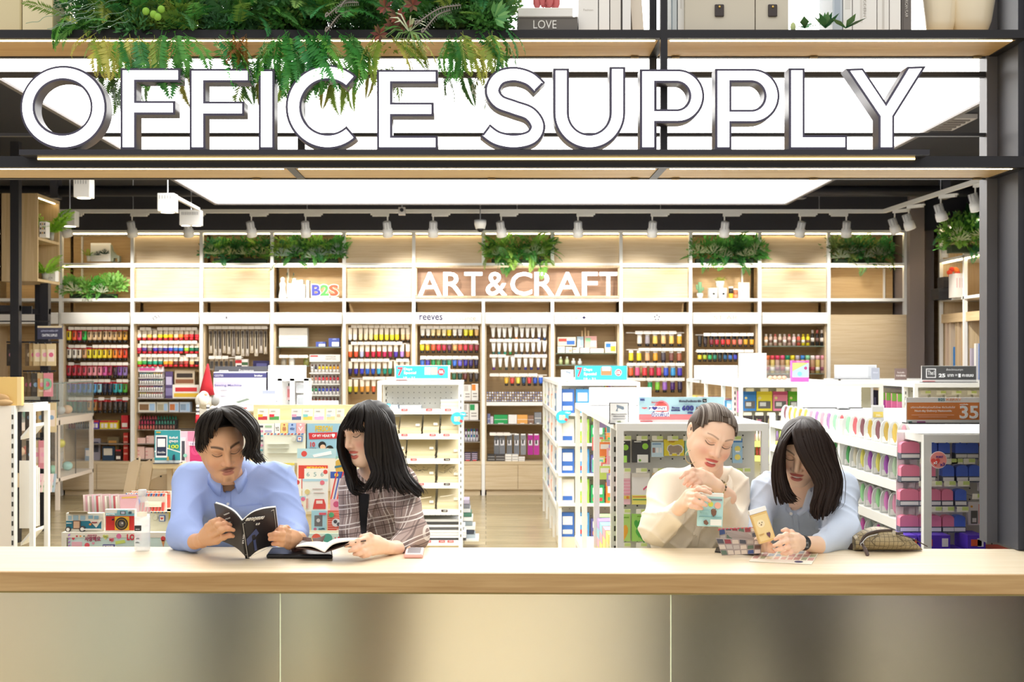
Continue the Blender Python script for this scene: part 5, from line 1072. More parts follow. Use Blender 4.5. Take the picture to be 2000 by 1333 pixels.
# ---- Ga: far aisle gondola
Ga=gondola('white aisle gondola beside the walkway, farthest row',.60,1.28,10.62,13.5,1.41,(10.62,11.5,12.1,12.8,13.47),(.35,.62,.88,1.14))
pegboard(Ga,.62,1.27,10.86,.14,1.38,step=.06)
MB().box(.60,1.28,10.6,10.86,.38,.40).box(.60,1.28,10.6,10.86,.63,.65).box(.60,1.28,10.6,10.86,.88,.9).box(.60,1.28,10.6,10.86,1.13,1.15).build('end_shelf',GW,Ga)
cols=['#3a6ab8','#e8c040','#d83a3a','#2aa060','#4a9ad8','#e8e4dc','#c83040','#e87a30','#5a5a9a','#9ad048']
k=0
for z in(.12,.4,.65,.9,1.15):
 for q in range(5):
  x=.625+q*.125;h=[.2,.17,.2,.16,.15][(k+q)%5];cc=cols[(k*3+q)%10];k+=1
  o=thing('stationery_pack','%s pack on the aisle gondola end, %s from left on the %s shelf'%(cname(cc),ORD[q],['lowest','second','third','fourth','top'][(k-1)//5]),'pack',(x,10.7,z),0,'packs on the aisle gondola end')
  MB().box(x,x+.11,10.66,10.72,z,z+h).build('body',mat(cc,.5),o);MB().box(x+.015,x+.095,10.658,10.66,z+h*.5,z+h*.85).build('print_panel',mat('#f4f0e8',.5),o);MB().box(x+.015,x+.095,10.658,10.66,z+h*.12,z+h*.3).build('print_panel',mat(cols[(k+4)%10],.5),o)
k=0
for z in(.35,.62,.88,1.14):
 for q in range(9):
  y=11.0+q*.27;cc=['#e8eef2','#a8c8e8','#f0b090','#7a9ab8','#d8e070','#5a7a9a','#f0d8d0','#e05a4a','#3a5a88'][(q*4+k)%9];k+=1
  h=r.uniform(.1,.17)
  o=thing('stationery_box','%s box facing the walkway, %s from the near end, %s shelf'%(cname(cc),ORD[q],['lowest','second','third','top'][(k-1)//9]),'box',(.66,y,z),0,'boxes facing the walkway')
  MB().box(.615,.72,y,y+.16,z,z+h).build('body',mat(cc,.5),o);MB().box(.613,.615,y+.03,y+.12,z+h*.3,z+h*.7).build('label_card',mat('#f6f4f0',.5),o)
stand_sign('turquoise 7 Days Special sign with bottles picture beside the notice',1123,1225,715,748,10.75,'#f8fbfb',(('r',.005,.995,.0,.84,'#35b2cc'),('t','7',.09,.38,.1,.56,'#e8404a',.03),('t','Days',.25,.24,.16,.2,'#ffffff',.006),('t','Special',.29,.5,.24,.22,'#ffffff',.006),('t','18 - 21',.28,.76,.22,.1,'#ffffff'),('r',.5,.7,.12,.55,'#c87a50'),('r',.52,.68,.05,.3,'#f0e8e4'),('c',.83,.4,.065,'#ffffff'),('c',.83,.4,.058,'#d83a44'),('t','15%',.83,.4,.08,.2,'#ffffff',.006),('r',.03,.22,.9,.95,'#e08a8a')))
cctv_notice('small white security camera notice on the aisle gondola',1095,1121,722,748,10.7)
printed('pencil_case_pack','rainbow pencil box with red oval label on the aisle gondola','box',1177,1195,742,757,10.66+.12,.05,'#e8e8ea',(('c',.4,.2,.32,'#e04a4a'),('r',.1,.25,.45,1,'#4ab05a'),('r',.25,.45,.45,1,'#e8d040'),('r',.45,.65,.45,1,'#e87a40'),('r',.65,.85,.45,1,'#8a5ab0')))
# ---- G1: sketchbook stand, left of the walkway
X0,X1,Yg=WX(737,10.5),WX(904,10.5),10.5
G1_=thing('sketchbook_stand','white pegboard stand stacked with kraft sketchbooks beside the walkway','shelf',((X0+X1)/2,10.8,0))
for x in(X0,X1-.035):MB().box(x,x+.035,Yg,Yg+.035,0,WZ(752,Yg)).build('post',GW,G1_);MB().box(x,x+.035,Yg+.55,Yg+.585,0,WZ(752,Yg)).build('post',GW,G1_)
MB().box(X0,X1,Yg,Yg+.585,WZ(752,Yg),WZ(745,Yg)).build('top_panel',GW,G1_);MB().box(X0+.03,X1-.03,Yg+.02,Yg+.57,0,.1).build('base',mat('#e6d9b8',.5),G1_)
pegboard(G1_,X0+.036,X1-.036,Yg+.30,.1,WZ(753,Yg),GW,.045,.004)
slots(G1_,X0+.05,Yg+.29,.9,WZ(755,Yg));slots(G1_,X1-.017,Yg-.0005,.1,WZ(760,Yg),.05)
sh=[(803,'top'),(852,'second'),(900,'third'),(948,'fourth'),(1000,'fifth'),(1060,'lowest')]
for y,nm in sh:
 z=WZ(y-3,Yg)
 MB().box(X0+.036,X1-.036,Yg+.01,Yg+.29,z-.01,z).build('shelf_board',GW,G1_);MB().box(X0+.036,X1-.036,Yg-.004,Yg+.01,z-.04,z+.004).build('shelf_lip',GW,G1_)
 for x in[(790,838,875),(790,845,872),(808,873,873),(822,873,873),(868,868,868),(836,863,880)][[q for q,_ in sh].index(y)]:
  MB().box(WX(x-6,Yg),WX(x+6,Yg),Yg-.006,Yg-.004,z-.014,z+.004).build('discount_tag',mat('#dc4048',.5),G1_);text('-50%',G1_,(WX(x,Yg),Yg-.0068,z-.005),.036,.009,mat('#ffffff',.5))
kraft=['#d8caa6','#cfc09a','#dcd0b0','#d4c6a0']
for si,(y,nm)in enumerate(sh[:5]):
 z=WZ(y-3,Yg)+.0005
 for pi,(l,r_)in enumerate([(745,778),(779,823),(825,858),(860,898)]if si in(0,1)else[(745,792),(793,850),(853,898)]):
  if si==0 and pi==2:continue
  n=r.randint(4,6)if si else(3 if pi<2 else 7);zz=z
  for q in range(n):
   h=.008+.004*r.random();dx=r.uniform(-.004,.004);cc=r.choice(kraft)if si else r.choice(['#c6ced8','#b8c4d2','#d6dade']if q==n-1 or pi<2 else['#e4dcc4','#d8ceb0'])
   MB_=MB().box(WX(l+1,Yg)+dx,WX(r_-1,Yg)+dx,Yg+.03,Yg+.24,zz,zz+h);zz+=h+.0004
   solo('sketchbook',MB_,mat(cc,.7),'%s sketchbook, %s in the %s pile of the stand\'s %s shelf'%('kraft' if si else 'grey blue',ORD[q]+' up',ORD[pi],nm),'sketchbook','sketchbooks piled on the white stand')
  if si in(1,2,3,4):
   hgt=.115 if si!=1 else .09;o=thing('sketchbook','kraft sketchbook standing face out behind the %s pile, %s shelf'%(ORD[pi],nm),'sketchbook',(WX((l+r_)/2,Yg),Yg+.27,zz),0,'sketchbooks piled on the white stand')
   MB().hexa([(WX(l+1,Yg),Yg+.06,zz),(WX(r_-1,Yg),Yg+.06,zz),(WX(r_-1,Yg),Yg+.07,zz),(WX(l+1,Yg),Yg+.07,zz),(WX(l+1,Yg),Yg+.24,zz+hgt),(WX(r_-1,Yg),Yg+.24,zz+hgt),(WX(r_-1,Yg),Yg+.25,zz+hgt),(WX(l+1,Yg),Yg+.25,zz+hgt)]).build('cover',mat(kraft[(si+pi)%4],.7),o)
   MB().box(WX(r_-12,Yg),WX(r_-4,Yg),Yg+.055,Yg+.075,zz+.01,zz+.03).build('price_label',mat('#f4f0e6',.6),o)
   if si==3:
    b=MB()
    for q in range(26):x=WX(r.uniform(l+8,r_-10),Yg);d=r.uniform(.2,.8);p=Vector((x,Yg+.06+.18*d-.003,zz+hgt*d));b.tube([p,p+Vector((r.uniform(-.05,.05),.012,r.uniform(-.01,.02)))],.0012,3)
    b.build('pencil_drawing',mat('#55524e',.8),o)
   if si==4:MB().tube([(WX(l+6,Yg),Yg+.05,zz+.04),(WX((l+r_)/2,Yg),Yg+.04,zz+.05),(WX(r_-8,Yg),Yg+.07,zz+.06)],.003,5).build('cord_tie',mat('#efe8d8',.7),o)
for q in range(8):
 z=WZ(1057,Yg)+q*.022
 solo('spiral_pad',MB().box(WX(770-4*(q%3),Yg),WX(898+5*(q%3),Yg)if q>3 else WX(910,Yg),Yg+.02,Yg+.28,z,z+.019),mat(['#3a3a3c','#e8e8ea','#d8dadc','#f0f0f0','#5a5a5e','#e4e4e6','#404042','#c8cacc'][q],.5),'flat spiral pad on the stand\'s lowest shelf, %s from the bottom'%ORD[q],'sketchbook','spiral pads on the lowest shelf')
stand_sign('turquoise 7 Days Special sign over the sketchbook stand',771,879,714,744.5,10.6,'#f8fbfb',(('r',.02,.965,.04,.84,'#35b2cc'),('t','7',.1,.4,.1,.54,'#e8404a',.03),('t','Days',.24,.26,.15,.2,'#ffffff',.006),('t','Special',.275,.5,.22,.22,'#ffffff',.006),('t','18 - 21',.26,.78,.2,.1,'#ffffff'),('r',.54,.65,.12,.6,'#e4dcb4'),('r',.66,.77,.12,.6,'#dcd2a6'),('c',.84,.42,.062,'#d83a44'),('t','50%',.84,.42,.08,.2,'#ffffff',.006),('r',.03,.22,.9,.95,'#e08a8a')))
def wobbler(lab,x,y,rp,Y):
 c=P(x,y,Y);R=rp*Y/F
 o=thing('shelf_wobbler',lab,'sign',c,0,'round turquoise shelf wobblers');n=22
 MB().prism([(c.x+R*math.cos(2*PI*k/n),Y,c.z+R*math.sin(2*PI*k/n))for k in range(n)],(0,.002,0)).build('disc',mat('#3fb9d6',.5),o)
 MB().prism([(c.x+R*.85+R*.55*math.cos(2*PI*k/n),Y-.002,c.z+R*.65+R*.4*math.sin(2*PI*k/n))for k in range(n)],(0,.002,0)).build('bubble',mat('#3fb9d6',.5),o)
 text('7 Days',o,(c.x+R*.85,Y-.003,c.z+R*.65),R*.8,R*.3,mat('#ffffff',.5),.02)
 for dx,cc in((-.45,'#e6ddb4'),(.05,'#e0d4a8')):MB().box(c.x+R*dx,c.x+R*(dx+.42),Y-.002,Y,c.z-R*.45,c.z+R*.3).build('print_panel',mat(cc,.6),o)
 MB().prism([(c.x+R*.62+R*.24*math.cos(2*PI*k/n),Y-.003,c.z-R*.4+R*.24*math.sin(2*PI*k/n))for k in range(n)],(0,.002,0)).build('price_dot',mat('#e0504e',.5),o)
 MB().box(c.x-.004,c.x+.004,Y+.002,Y+.03,c.z-.004,c.z+.004).build('clip',CLEAR,o)
wobbler('round turquoise wobbler on the sketchbook stand edge',893,818,12.5,10.46);wobbler('small turquoise wobbler near the dark-haired woman\'s head',752,797,8,10.46);wobbler('round turquoise wobbler on the aisle gondola end',1098,815,12.5,10.58)
for q in range(9):
 z=WZ(1060,10.6)+.02+q*.036;w_=[.10,.09,.10,.075,.08,.07,.06,.055,.05][q]
 solo('magazine',MB().box(X1+.002,X1+w_,10.7,10.95,z,z+.032),mat(['#a8b4bc','#3a4250','#d8dcde','#8a98a0','#e4e4e2','#4a7a68','#c8ccd0','#7a7e8a','#b0a8c0'][q],.4),'magazine piled on the stand\'s walkway side, %s from the bottom'%ORD[q],'magazine','magazines piled at the stand side')
MB().box(X1,X1+.13,10.66,11.0,WZ(1060,10.6)-.0,WZ(1060,10.6)+.019).build('side_ledge',GW,G1_)
# ---- Ge and Gd: two further rows on the right
Ge=gondola('white gondola of boxed hair clips, middle right of the shop',1.88,2.95,9.5,12.0,1.42,(9.5,10.2,11.0,11.97),(.7,.98,1.2))
pegboard(Ge,1.92,2.94,9.775,.14,1.39,step=.07)
Yq=9.7
for k,(l,r_,cc,lid)in enumerate([(1452,1477,'#3f86d8','#2f74c8'),(1478,1508,'#ece04a','#e0d040'),(1510,1538,'#e88ab0','#c05080'),(1540,1566,'#68b838','#58a830')]):
 gpack(Ge,l,r_,765,803,Yq,cc,['blue','yellow','pink','green'][k]+' craft kit box with dark window',(('r',0,1,0,.18,lid),('r',.1,.9,.5,.88,'#6a6a6e'),('r',.2,.6,.56,.76,'#d8dce4'),('c',.2,.34,.1,'#f0e8b0')),cat='box',name='kit_box',group='window kit boxes')
 hook_tag(Ge,WX((l+r_)/2,9.62),9.62,WZ(763,9.62),.06,.024,False)
printed('kit_box','magenta kit box edge seen beside the white post','box',1441,1449,764,806,Yq,.02,'#e060b8',(('r',0,1,.8,1,'#d840a8'),))
for k in range(5):gpack(Ge,1450+k*23,1470+k*23,812,838,Yq,'#4a4448','dark hair clip card, %s from left under the kit boxes'%ORD[k],(('r',.3,.7,.3,.75,'#c87898'),('r',.38,.62,.4,.62,'#98b8d8'),('p',[(.1,.9),(.25,.2),(.3,.25),(.2,.95)],'#d8d0a0')),name='clip_card',group='hair clip cards',cat='card');hook_tag(Ge,WX(1460+k*23,9.62),9.62,WZ(810,9.62),.06,.024,False)
for ri,y in enumerate((862,890)):
 for k in range(13):
  cc=['#f0e060','#f0a050','#f06a9a','#c8e070','#8a8a90','#7ac0d8','#b0d890','#e8e8e0','#4a4a60','#5ab078','#d85a60','#a080c0','#f0d0d8'][(k*5+ri*3)%13];c=P(1452+k*6.6,y,9.66);z=c.z
  o=thing('glitter_bottle','%s mini bottle, %s from left on the %s bottle shelf'%(cname(cc),ORD[k],['upper','lower'][ri]),'bottle',c,0,'mini bottles below the hair clips')
  MB().lathe([(.010,z),(.011,z+.05),(.006,z+.058),(.006,z+.075)],(c.x,c.y,0),8).build('body',mat(cc,.35),o,smooth=True)
 MB().box(1.90,2.9,9.6,9.77,WZ(y,9.66)-.012,WZ(y,9.66)-.0005).box(1.90,2.9,9.59,9.6,WZ(y,9.66)-.04,WZ(y,9.66)+.004).build('end_shelf',mat('#e9f08a',.5),Ge)
for zi,z in enumerate((1.2,.98,.7)):
 for q in range(7):
  y=9.9+q*.28;cc=['#7ab0c8','#e8b0a0','#f0f0ee','#5aa0d0','#e0d070','#4a4a4e','#e87a6a'][(q*3+zi*2)%7]
  o=thing('stationery_box','%s box on the middle right gondola side, %s from near end, %s shelf'%(cname(cc),ORD[q],['upper','middle','lower'][zi]),'box',(1.95,y,z),0,'boxes on the middle right gondola')
  MB().box(1.90,2.06,y,y+.2,z,z+.07).build('body',mat(cc,.5),o);MB().box(1.898,1.9,y+.03,y+.17,z+.02,z+.05).build('label_card',mat('#f4f4f4',.5),o)
stand_sign('blank white back of a sign board on the middle right gondola',1356,1441,714,743,11.2,'#f3f4f5',(('r',.55,.66,.1,.9,'#e6e8ee'),));
printed('white_sheet','large blank white paper sheet standing on the middle right gondola','sheet',1443,1497,690,754,9.62,.01,'#f8f8f6',(('p',[(.65,.25),(.72,.2),(.85,.42),(.78,.46)],'#eef0e2'),))
printed('slime_kit','pink and turquoise kit box standing on the gondola','box',1547,1580,705,746.5,9.66,.06,'#e05aa8',(('r',.02,.98,.1,.78,'#a8e6e4'),('p',[(.02,.1),(.98,.1),(.02,.5)],'#b8c878'),('c',.8,.35,.1,'#b04a80'),('c',.45,.62,.13,'#7ac8c8'),('t','Slime',.5,.05,.5,.05,'#f8d0e4')))
ab=thing('acrylic_box','clear acrylic box of orange slices beside the kit box','box',P(1520,745.5,9.66));a,c=P(1499,714,9.62),P(1544,745.5,9.62)
MB().box(a.x,c.x,9.62,9.8,c.z,a.z).build('shell',GLASS,ab);MB().box(a.x,c.x,9.62,9.8,c.z,c.z+.006).build('tray',WHITE,ab)
for q in range(4):MB().ball((a.x+.035+q*.035,9.68,c.z+.025),(.02,.02,.016),8,6).build('sample',mat('#e8a080',.5),ab,smooth=True)
Gd=gondola('white gondola of pens and pink cases, right end of the shop',3.18,4.3,9.5,12.05,1.42,(9.5,10.6,11.4,12.02),(.7,1.0))
pegboard(Gd,3.22,4.29,9.775,.14,1.39,step=.07)
for k in range(8):hook_tag(Gd,3.3+k*.115,9.6,1.345,.07,.028)
for k in range(8):gpack(Gd,1790+k*28,1812+k*28,763,800,9.69,'#e9e7e2','white ribbon pack on the right end gondola, %s from left'%ORD[k],(('r',.1,.9,.3,.5,'#d8d2cc'),('r',.2,.5,.6,.7,'#f2b8b0')),name='ribbon_pack',group='white ribbon packs')
for k in range(6):
 y=10.72+k*.11;o=thing('pen_pack','dark pen card hanging on the right gondola side, %s'%ORD[k],'pen',(3.26,y,1.16),0,'dark pen cards')
 MB().box(3.22,3.3,y,y+.008,1.08,1.34).build('card',mat('#3c3a48',.5),o);MB().tube([(3.26,y-.008,1.1),(3.26,y-.008,1.28)],.009,6).build('pen',mat('#5a5870',.3),o);MB().tube([(3.26,y,1.34),(3.26,y,1.36),(3.73,y,1.36)],.002,4).build('hook',STEEL,o)
for k,cc in enumerate(['#f088b8','#ee80b0','#e878b0','#c050a8']):
 y=9.95+k*.14;o=thing('pink_case',['bright pink','pink','deep pink','magenta'][k]+' hanging file case on the right gondola','case',(3.26,y,1.1),0,'pink cases')
 MB().box(3.2,3.36,y,y+.02,1.06,1.33).build('body',mat(cc,.4),o);MB().box(3.2,3.36,y-.002,y,1.27,1.33).build('green_band',mat('#8ac858',.4),o);text('1',o,(3.28,y-.002,1.15),.03,.09,mat('#f8d8e8',.5));MB().tube([(3.28,y+.01,1.33),(3.28,y+.01,1.36),(3.73,y+.01,1.36)],.002,4).build('hook',STEEL,o)
stand_sign('dark grey member points sign reading 25 = 1 at right',1800,1907,715,747.5,9.7,'#d8d6d2',(('r',.004,.996,.02,.84,'#4a4a4a'),('r',.08,.26,.17,.72,'#e8e8e8'),('r',.095,.245,.215,.675,'#4a4a4a'),('t','The1',.17,.42,.12,.26,'#f0f0f0'),('t','ช้อปครบทุก',.6,.24,.3,.16,'#d0d0d0'),('t','25',.37,.58,.12,.22,'#f8f8f8',.03),('t','บาท =',.56,.58,.17,.16,'#f8f8f8'),('t','1',.69,.58,.04,.22,'#f8f8f8',.03),('t','คะแนน',.84,.58,.2,.16,'#f8f8f8'),('r',.02,.24,.9,.95,'#d88a8a')))
stand_sign('pale blank sign board at the back of the right gondola',1630,1712,713,741,11.5,'#dfe1e4',(('r',.8,.98,.1,.9,'#c9ccd2'),))
printed('price_stand','small blue grey price stand on the right gondola','sign',1702,1718,719,742,10.6,.01,'#a9aebc',(('t','SALE',.5,.4,.6,.12,'#dfe2ea'),));printed('price_stand','small brown price stand with white lettering on the right gondola','sign',1748,1771,720,742.5,10.4,.01,'#7a6660',(('t','โปรโมชั่น',.5,.35,.6,.14,'#e8e0da'),('t','ราคาพิเศษ',.5,.62,.8,.18,'#e8e0da')))
# ---- Gc: stamp gondola at far right, nearest
Gc=gondola('white gondola of stamps and scissors, nearest at right',1.56,2.5,4.56,7.05,1.331,(4.56,7.02),(1.262,1.13,.985,.84,.7),cap=.028,deck=.09)
for y in(5.65,):MB().box(1.562,1.588,y,y+.03,0,1.335).build('post',GW,Gc)
pegboard(Gc,1.60,2.49,4.845,.14,1.30,step=.042,rr=.0032)
Ys=4.75
PINK,BLUE='#f08aa6','#5a78dc'
def stamp_me():
 b=MB();n=8
 prof=[(-.021,.0),(.021,0),(.021,.024)]+[(.021*math.cos(PI*k/n),.030+.012*math.sin(PI*k/n))for k in range(n+1)]+[(-.021,.024)]
 b.prism([(x,-.018,z)for x,z in prof],(0,.036,0));return b.mesh('stamp_cap',[TINT])
STC=stamp_me();STB=MB().box(-.022,.022,-.019,.019,-.022,.0).mesh('stamp_base',[mat('#5d6270',.4)]);STL=MB().box(-.02,.02,-.0205,-.019,-.017,-.004).mesh('label_strip',[mat('#f6f4f2',.5)]);STK=MB().box(-.024,.024,.019,.021,-.028,.075).mesh('backing_card',[mat('#f3eef0',.5)])
for ri,(yt,xs_)in enumerate([(893,[1768,1782,1816,1841,1874,1896]),(938,[1768,1782,1813,1849,1876,1900]),(985,[1766,1780,1803,1823,1847,1873]),(1036,[1766,1780,1803,1824,1849,1871])]):
 for k,x in enumerate(xs_):
  col=PINK if(k<2 or(ri==1 and k==2)or(ri>1 and k<5))else BLUE
  c=P(x,yt-8,Ys)
  o=thing('stamp_pack','%s capped stamp pack, %s from left, %s row of the stamp wall'%('pink' if col==PINK else 'blue',ORD[k],ROWW[ri]),'stamp',(c.x,c.y,c.z-.022),0,'stamp packs on the pegboard')
  z=(0,0,.022);sub('stamp_cap',STC,o,z,col);q=sub('stamp_base',STB,o,z);sub('label_strip',STL,q);sub('backing_card',STK,o,z)
 for x in([1805,1836,1862,1888,1905],[1808,1859,1869,1893],[1806,1828,1855,1882],[1806,1828,1852,1880])[ri]:hook_tag(Gc,WX(x,4.7),4.7,WZ([862,903,947,997][ri],4.7),.042,.02)
for k,(x,y0,y1)in enumerate([(1922,865,900),(1945,863,900),(1922,918,960),(1945,915,958)]):
 gpack(Gc,x-10,x+10,y0,y1,Ys,'#ece4e4',['first','second','third','fourth'][k]+' red topped clear refill bag on the stamp wall',(('r',0,1,0,.2,'#d8343c'),('p',heart(.5,.55,.25),'#f4f0f0'),('r',.3,.7,.5,.62,'#c86a6a'),('r',.1,.9,.8,.95,'#dcdcd8')),name='refill_bag',group='red topped refill bags')
for k,x in enumerate((1904,1936)):gpack(Gc,x-13,x+13,981,1026,Ys,'#f0eae6',('grey numbering stamp card, nearer the blue stamps','grey numbering stamp card beside the column')[k],(('r',.78,1,.1,.95,'#e08a80'),('r',.2,.7,.38,.95,'#6a675f'),('r',.3,.6,.7,.88,'#e8e4dc'),('c',.25,.2,.08,'#e0a040')),name='numbering_stamp',group='numbering stamp cards',cat='stamp')
for x in(1930,1950):hook_tag(Gc,WX(x,4.7),4.7,WZ(912,4.7),.042,.02);hook_tag(Gc,WX(x-20,4.7),4.7,WZ(972,4.7),.042,.02)
MB().box(1.6,2.49,4.6,4.844,.74,.752).build('end_shelf',GW,Gc)
for k,(l,r_,n)in enumerate([(1762,1790,4),(1792,1855,4),(1857,1886,3),(1888,1924,4),(1926,1975,3)]):
 for q in range(n):
  z=.7525+q*.052;a,c=WX(l,4.66),WX(r_,4.66)-.002;cc='#5a3ac0' if k<4 else '#e0503a'
  o=thing('stamp_box','%s flat box, %s up in the %s pile under the stamps'%('violet' if k<4 else 'orange red',ORD[q],ORD[k]),'box',((a+c)/2,4.7,z),0,'flat boxes under the stamp wall')
  MB().box(a,c,4.64+.01*(q%2),4.78,z,z+.051).build('body',mat(cc,.4),o);MB().box(a+.012,a+.05,4.638+.01*(q%2),4.64+.01*(q%2),z+.012,z+.036).build('label_patch',mat('#d85a3a',.5),o);MB().box(c-.03,c-.008,4.638+.01*(q%2),4.64+.01*(q%2),z+.01,z+.04).build('barcode_patch',mat('#e8e4f0',.5),o)
c=P(1833,899,4.55);R=17*4.55/F
o=thing('point_sticker','round pink point sticker reading x2 and x3 at the stamp wall','sticker',c);n=26
for rr,cc,e in((1.,'#f8e8e6',0),(.92,'#f29a92',.001)):MB().prism([(c.x+R*rr*math.cos(2*PI*k/n),4.55-e,c.z+R*rr*math.sin(2*PI*k/n))for k in range(n)],(0,.001,0)).build('disc',mat(cc,.5),o)
MB().prism([(c.x-R*.35+R*.55*u,4.548,c.z-R*.2-R*.55*v)for u,v in heart(0,0,1)],(0,.001,0)).build('heart',mat('#e8564e',.5),o)
text('x2',o,(c.x-R*.4,4.5465,c.z-R*.3),R*.45,R*.35,mat('#ffffff',.5),.02);text('x3',o,(c.x+R*.4,4.5465,c.z-R*.5),R*.55,R*.4,mat('#5a3a8a',.5),.02);text('POINT',o,(c.x+R*.1,4.5465,c.z+R*.35),R*.8,R*.25,mat('#6a4a90',.5),.02)
MB().tube([(c.x,4.551,c.z+R*.5),(c.x,4.845,c.z+R*.5)],.003,4).build('stem',CLEAR,o)
pal=[['#e8a8b8','#a8e0b8','#8a5a60','#e0c060','#b88ac0','#d06a70','#c8a850'],['#a8d878','#5ab068','#e8e070','#c8e0c0','#d85a60','#e0d8c0','#b060c0'],['#e05ab0','#e85a60','#a0e0a0','#f0a0c0','#d83a58','#c8f0c0','#e88ad0'],['#b8d838','#6a8ae8','#e870c8','#c8c8c0','#4a6ad0','#d8e860','#a8b8b0']]
def oval_pack_mesh():
 b=MB();n=9
 pr=[(-.026,0),(.026,0),(.026,.05)]+[(.026*math.cos(PI*k/n),.05+.05*math.sin(PI*k/n))for k in range(1,n)]+[(-.026,.05)]
 b.prism([(x,-.003,z)for x,z in pr],(0,.006,0));return b.mesh('blister',[mat('#e6e8e4',.15,alpha=.75,key='blister')])
OVP=oval_pack_mesh();OVI=MB().lathe([(.002,.012),(.010,.03),(.012,.055),(.007,.085),(.002,.092)],seg=8,sy=.5).mesh('cutter',[TINT],True);OVC=MB().box(-.018,.018,-.0045,-.003,.006,.03).mesh('label_card',[mat('#f4f2ee',.5)])
for si,z in enumerate((1.262,1.13,.985,.84)):
 for q in range(19):
  y=4.90+q*.107;col=pal[si][(q*3+q//4)%7]
  o=thing('cutter_pack','%s cutter in clear pack, %s from the front, %s side shelf'%(cname(col),ORD[q],ROWW[si]),'pack',(1.60,y,z),r.uniform(-.15,.1),'cutter packs on the side shelves')
  sc_=.95
  for nm,me in(('blister',OVP),('cutter',OVI),('label_card',OVC)):
   p_=sub(nm,me,o,(0,-.004 if nm=='cutter' else 0,0),col);p_.scale=(1,1,sc_)
Yk=4.62
stand_sign('orange delivery sign with a large 35 on the stamp gondola',1770,1942,777,828,Yk,'#f4f4f2',(('r',.008,.992,.19,.85,'#e08a4c'),('t','B2S',.4,.08,.075,.11,'#4a8a9a',.02),('t','KERRY',.54,.08,.17,.09,'#f0b088'),('t','บริการส่งพัสดุด่วนทั่วไทย ถึงวันถัดไป',.30,.38,.5,.1,'#fff4ea',.01),('t','Next-day Delivery Nationwide',.305,.52,.42,.1,'#fff4ea',.015),('r',.06,.54,.66,.675,'#f4d0b4'),('r',.14,.46,.735,.75,'#f4d0b4'),('t','35',.71,.56,.21,.5,'#ffffff',.02),('t','.-',.86,.74,.045,.06,'#ffffff',.02),('t','ราคาเริ่มต้น',.65,.26,.09,.05,'#fff0e4'),('r',.84,.96,.42,.435,'#f4d0b4'),('r',.84,.94,.5,.515,'#f4d0b4'),('r',.12,.21,.91,.955,'#a05a90'),('t','B2S',.04,.93,.04,.05,'#7aa0a0')))
stand_sign('blank white back of a sign board near the dark-haired woman',1558,1682,755,797.5,7.0,'#f7f7f5',(('r',.3,.31,.2,.8,'#efefed'),))
stand_sign('small acrylic price stand with yellow price card',1703,1727,792,826,5.4,'#dcdcdc',(('r',.08,.92,.1,.35,'#c8c8c6'),('r',.1,.9,.38,.7,'#e0c860'),('t','200.-',.55,.58,.5,.12,'#f8f4e8')))
stand_sign('tall acrylic stand holding three white cards',1636,1658,768,800,6.8,'#cdd0d4',tuple(('r',.12,.88,.08+.3*q,.32+.3*q,'#f2f3f4')for q in range(3)))
# ================ left side of the shop
XP=-4.07
cr=thing('craft_rack','tall black post rack of craft cards at the left','rack',(-4.2,11.6,0))
for y,zz in((11.15,3.5),(11.9,2.305)):MB().box(XP-.075,XP,y,y+.075,0,zz).build('post',BLACK,cr)
MB().box(-4.75,-4.72,10.9,12.3,0,3.4).build('back_panel',mat('#6d6a78',.35,.2),cr)
MB().box(-4.72,XP,11.165,11.215,2.02,2.07).build('cross_bar',BLACK,cr)
MB().box(-4.72,XP,11.92,11.97,2.02,2.07).build('cross_bar',BLACK,cr);MB().box(-4.30,-4.22,12.2,12.28,1.7,2.33).build('post',BLACK,cr)
hb=thing('hanging_box_shelf','oak box shelf with small ferns hanging on the black posts','shelf',(-4.25,11.95,2.32))
bx0,bx1,by0,by1,bz0,bz1=-4.42,-4.078,11.64,12.25,2.31,3.11
OV=wood('box_oak','#cdb389','#b99d70',2)
MB().box(bx0,bx1,by0,by0+.025,bz0,bz1).build('side_panel',OV,hb);MB().box(bx0,bx1,by1-.025,by1,bz0,bz1).build('side_panel',OV,hb)
for z in(bz0,(bz0+bz1)/2-.02,bz1-.025):MB().box(bx0,bx1,by0+.025,by1-.025,z,z+.025).build('shelf_board',OV,hb)
MB().box(bx0,bx0+.015,by0,by1,bz0,bz1).build('back_panel',OV,hb)
MB().box(bx1-.04,bx1-.03,by0+.04,by1-.04,bz1-.032,bz1-.025).build('led_strip',LEDB,hb)
zm=(bz0+bz1)/2+.006
pot('bright fern in a grey cup on the upper hanging shelf',100,CY-(zm-CZ)*F/12.0,12.0,6,15,'#a8a49c',22,.32,['#8ac030','#78b428','#9cd040'],51)
pot('bright fern in a grey pot on the lower hanging shelf',88,CY-(bz0+.026-CZ)*F/11.85,11.85,7,12,'#9c988c',20,.3,['#8ac030','#9cd040','#a8d850'],52)
printed('patterned_box','white box with black terrazzo pattern beside the fern','box',77,90,433,CY-(zm+.0005-CZ)*F/11.72,11.72,.1,'#f0ece6',tuple(('r',.1+.3*(k%3),.25+.3*(k%3),.1+.28*(k//3),.22+.28*(k//3),['#2a2a2c','#c89a50','#4a4a4c'][k%3])for k in range(9)))
printed('white_book','white book block on the lower hanging shelf','book',88,108,524,CY-(bz0+.0265-CZ)*F/12.08,12.08,.1,'#efece6',(('t','BOOK',.5,.75,.5,.15,'#8a8478'),('r',.5,.52,0,1,'#c8c4bc')))
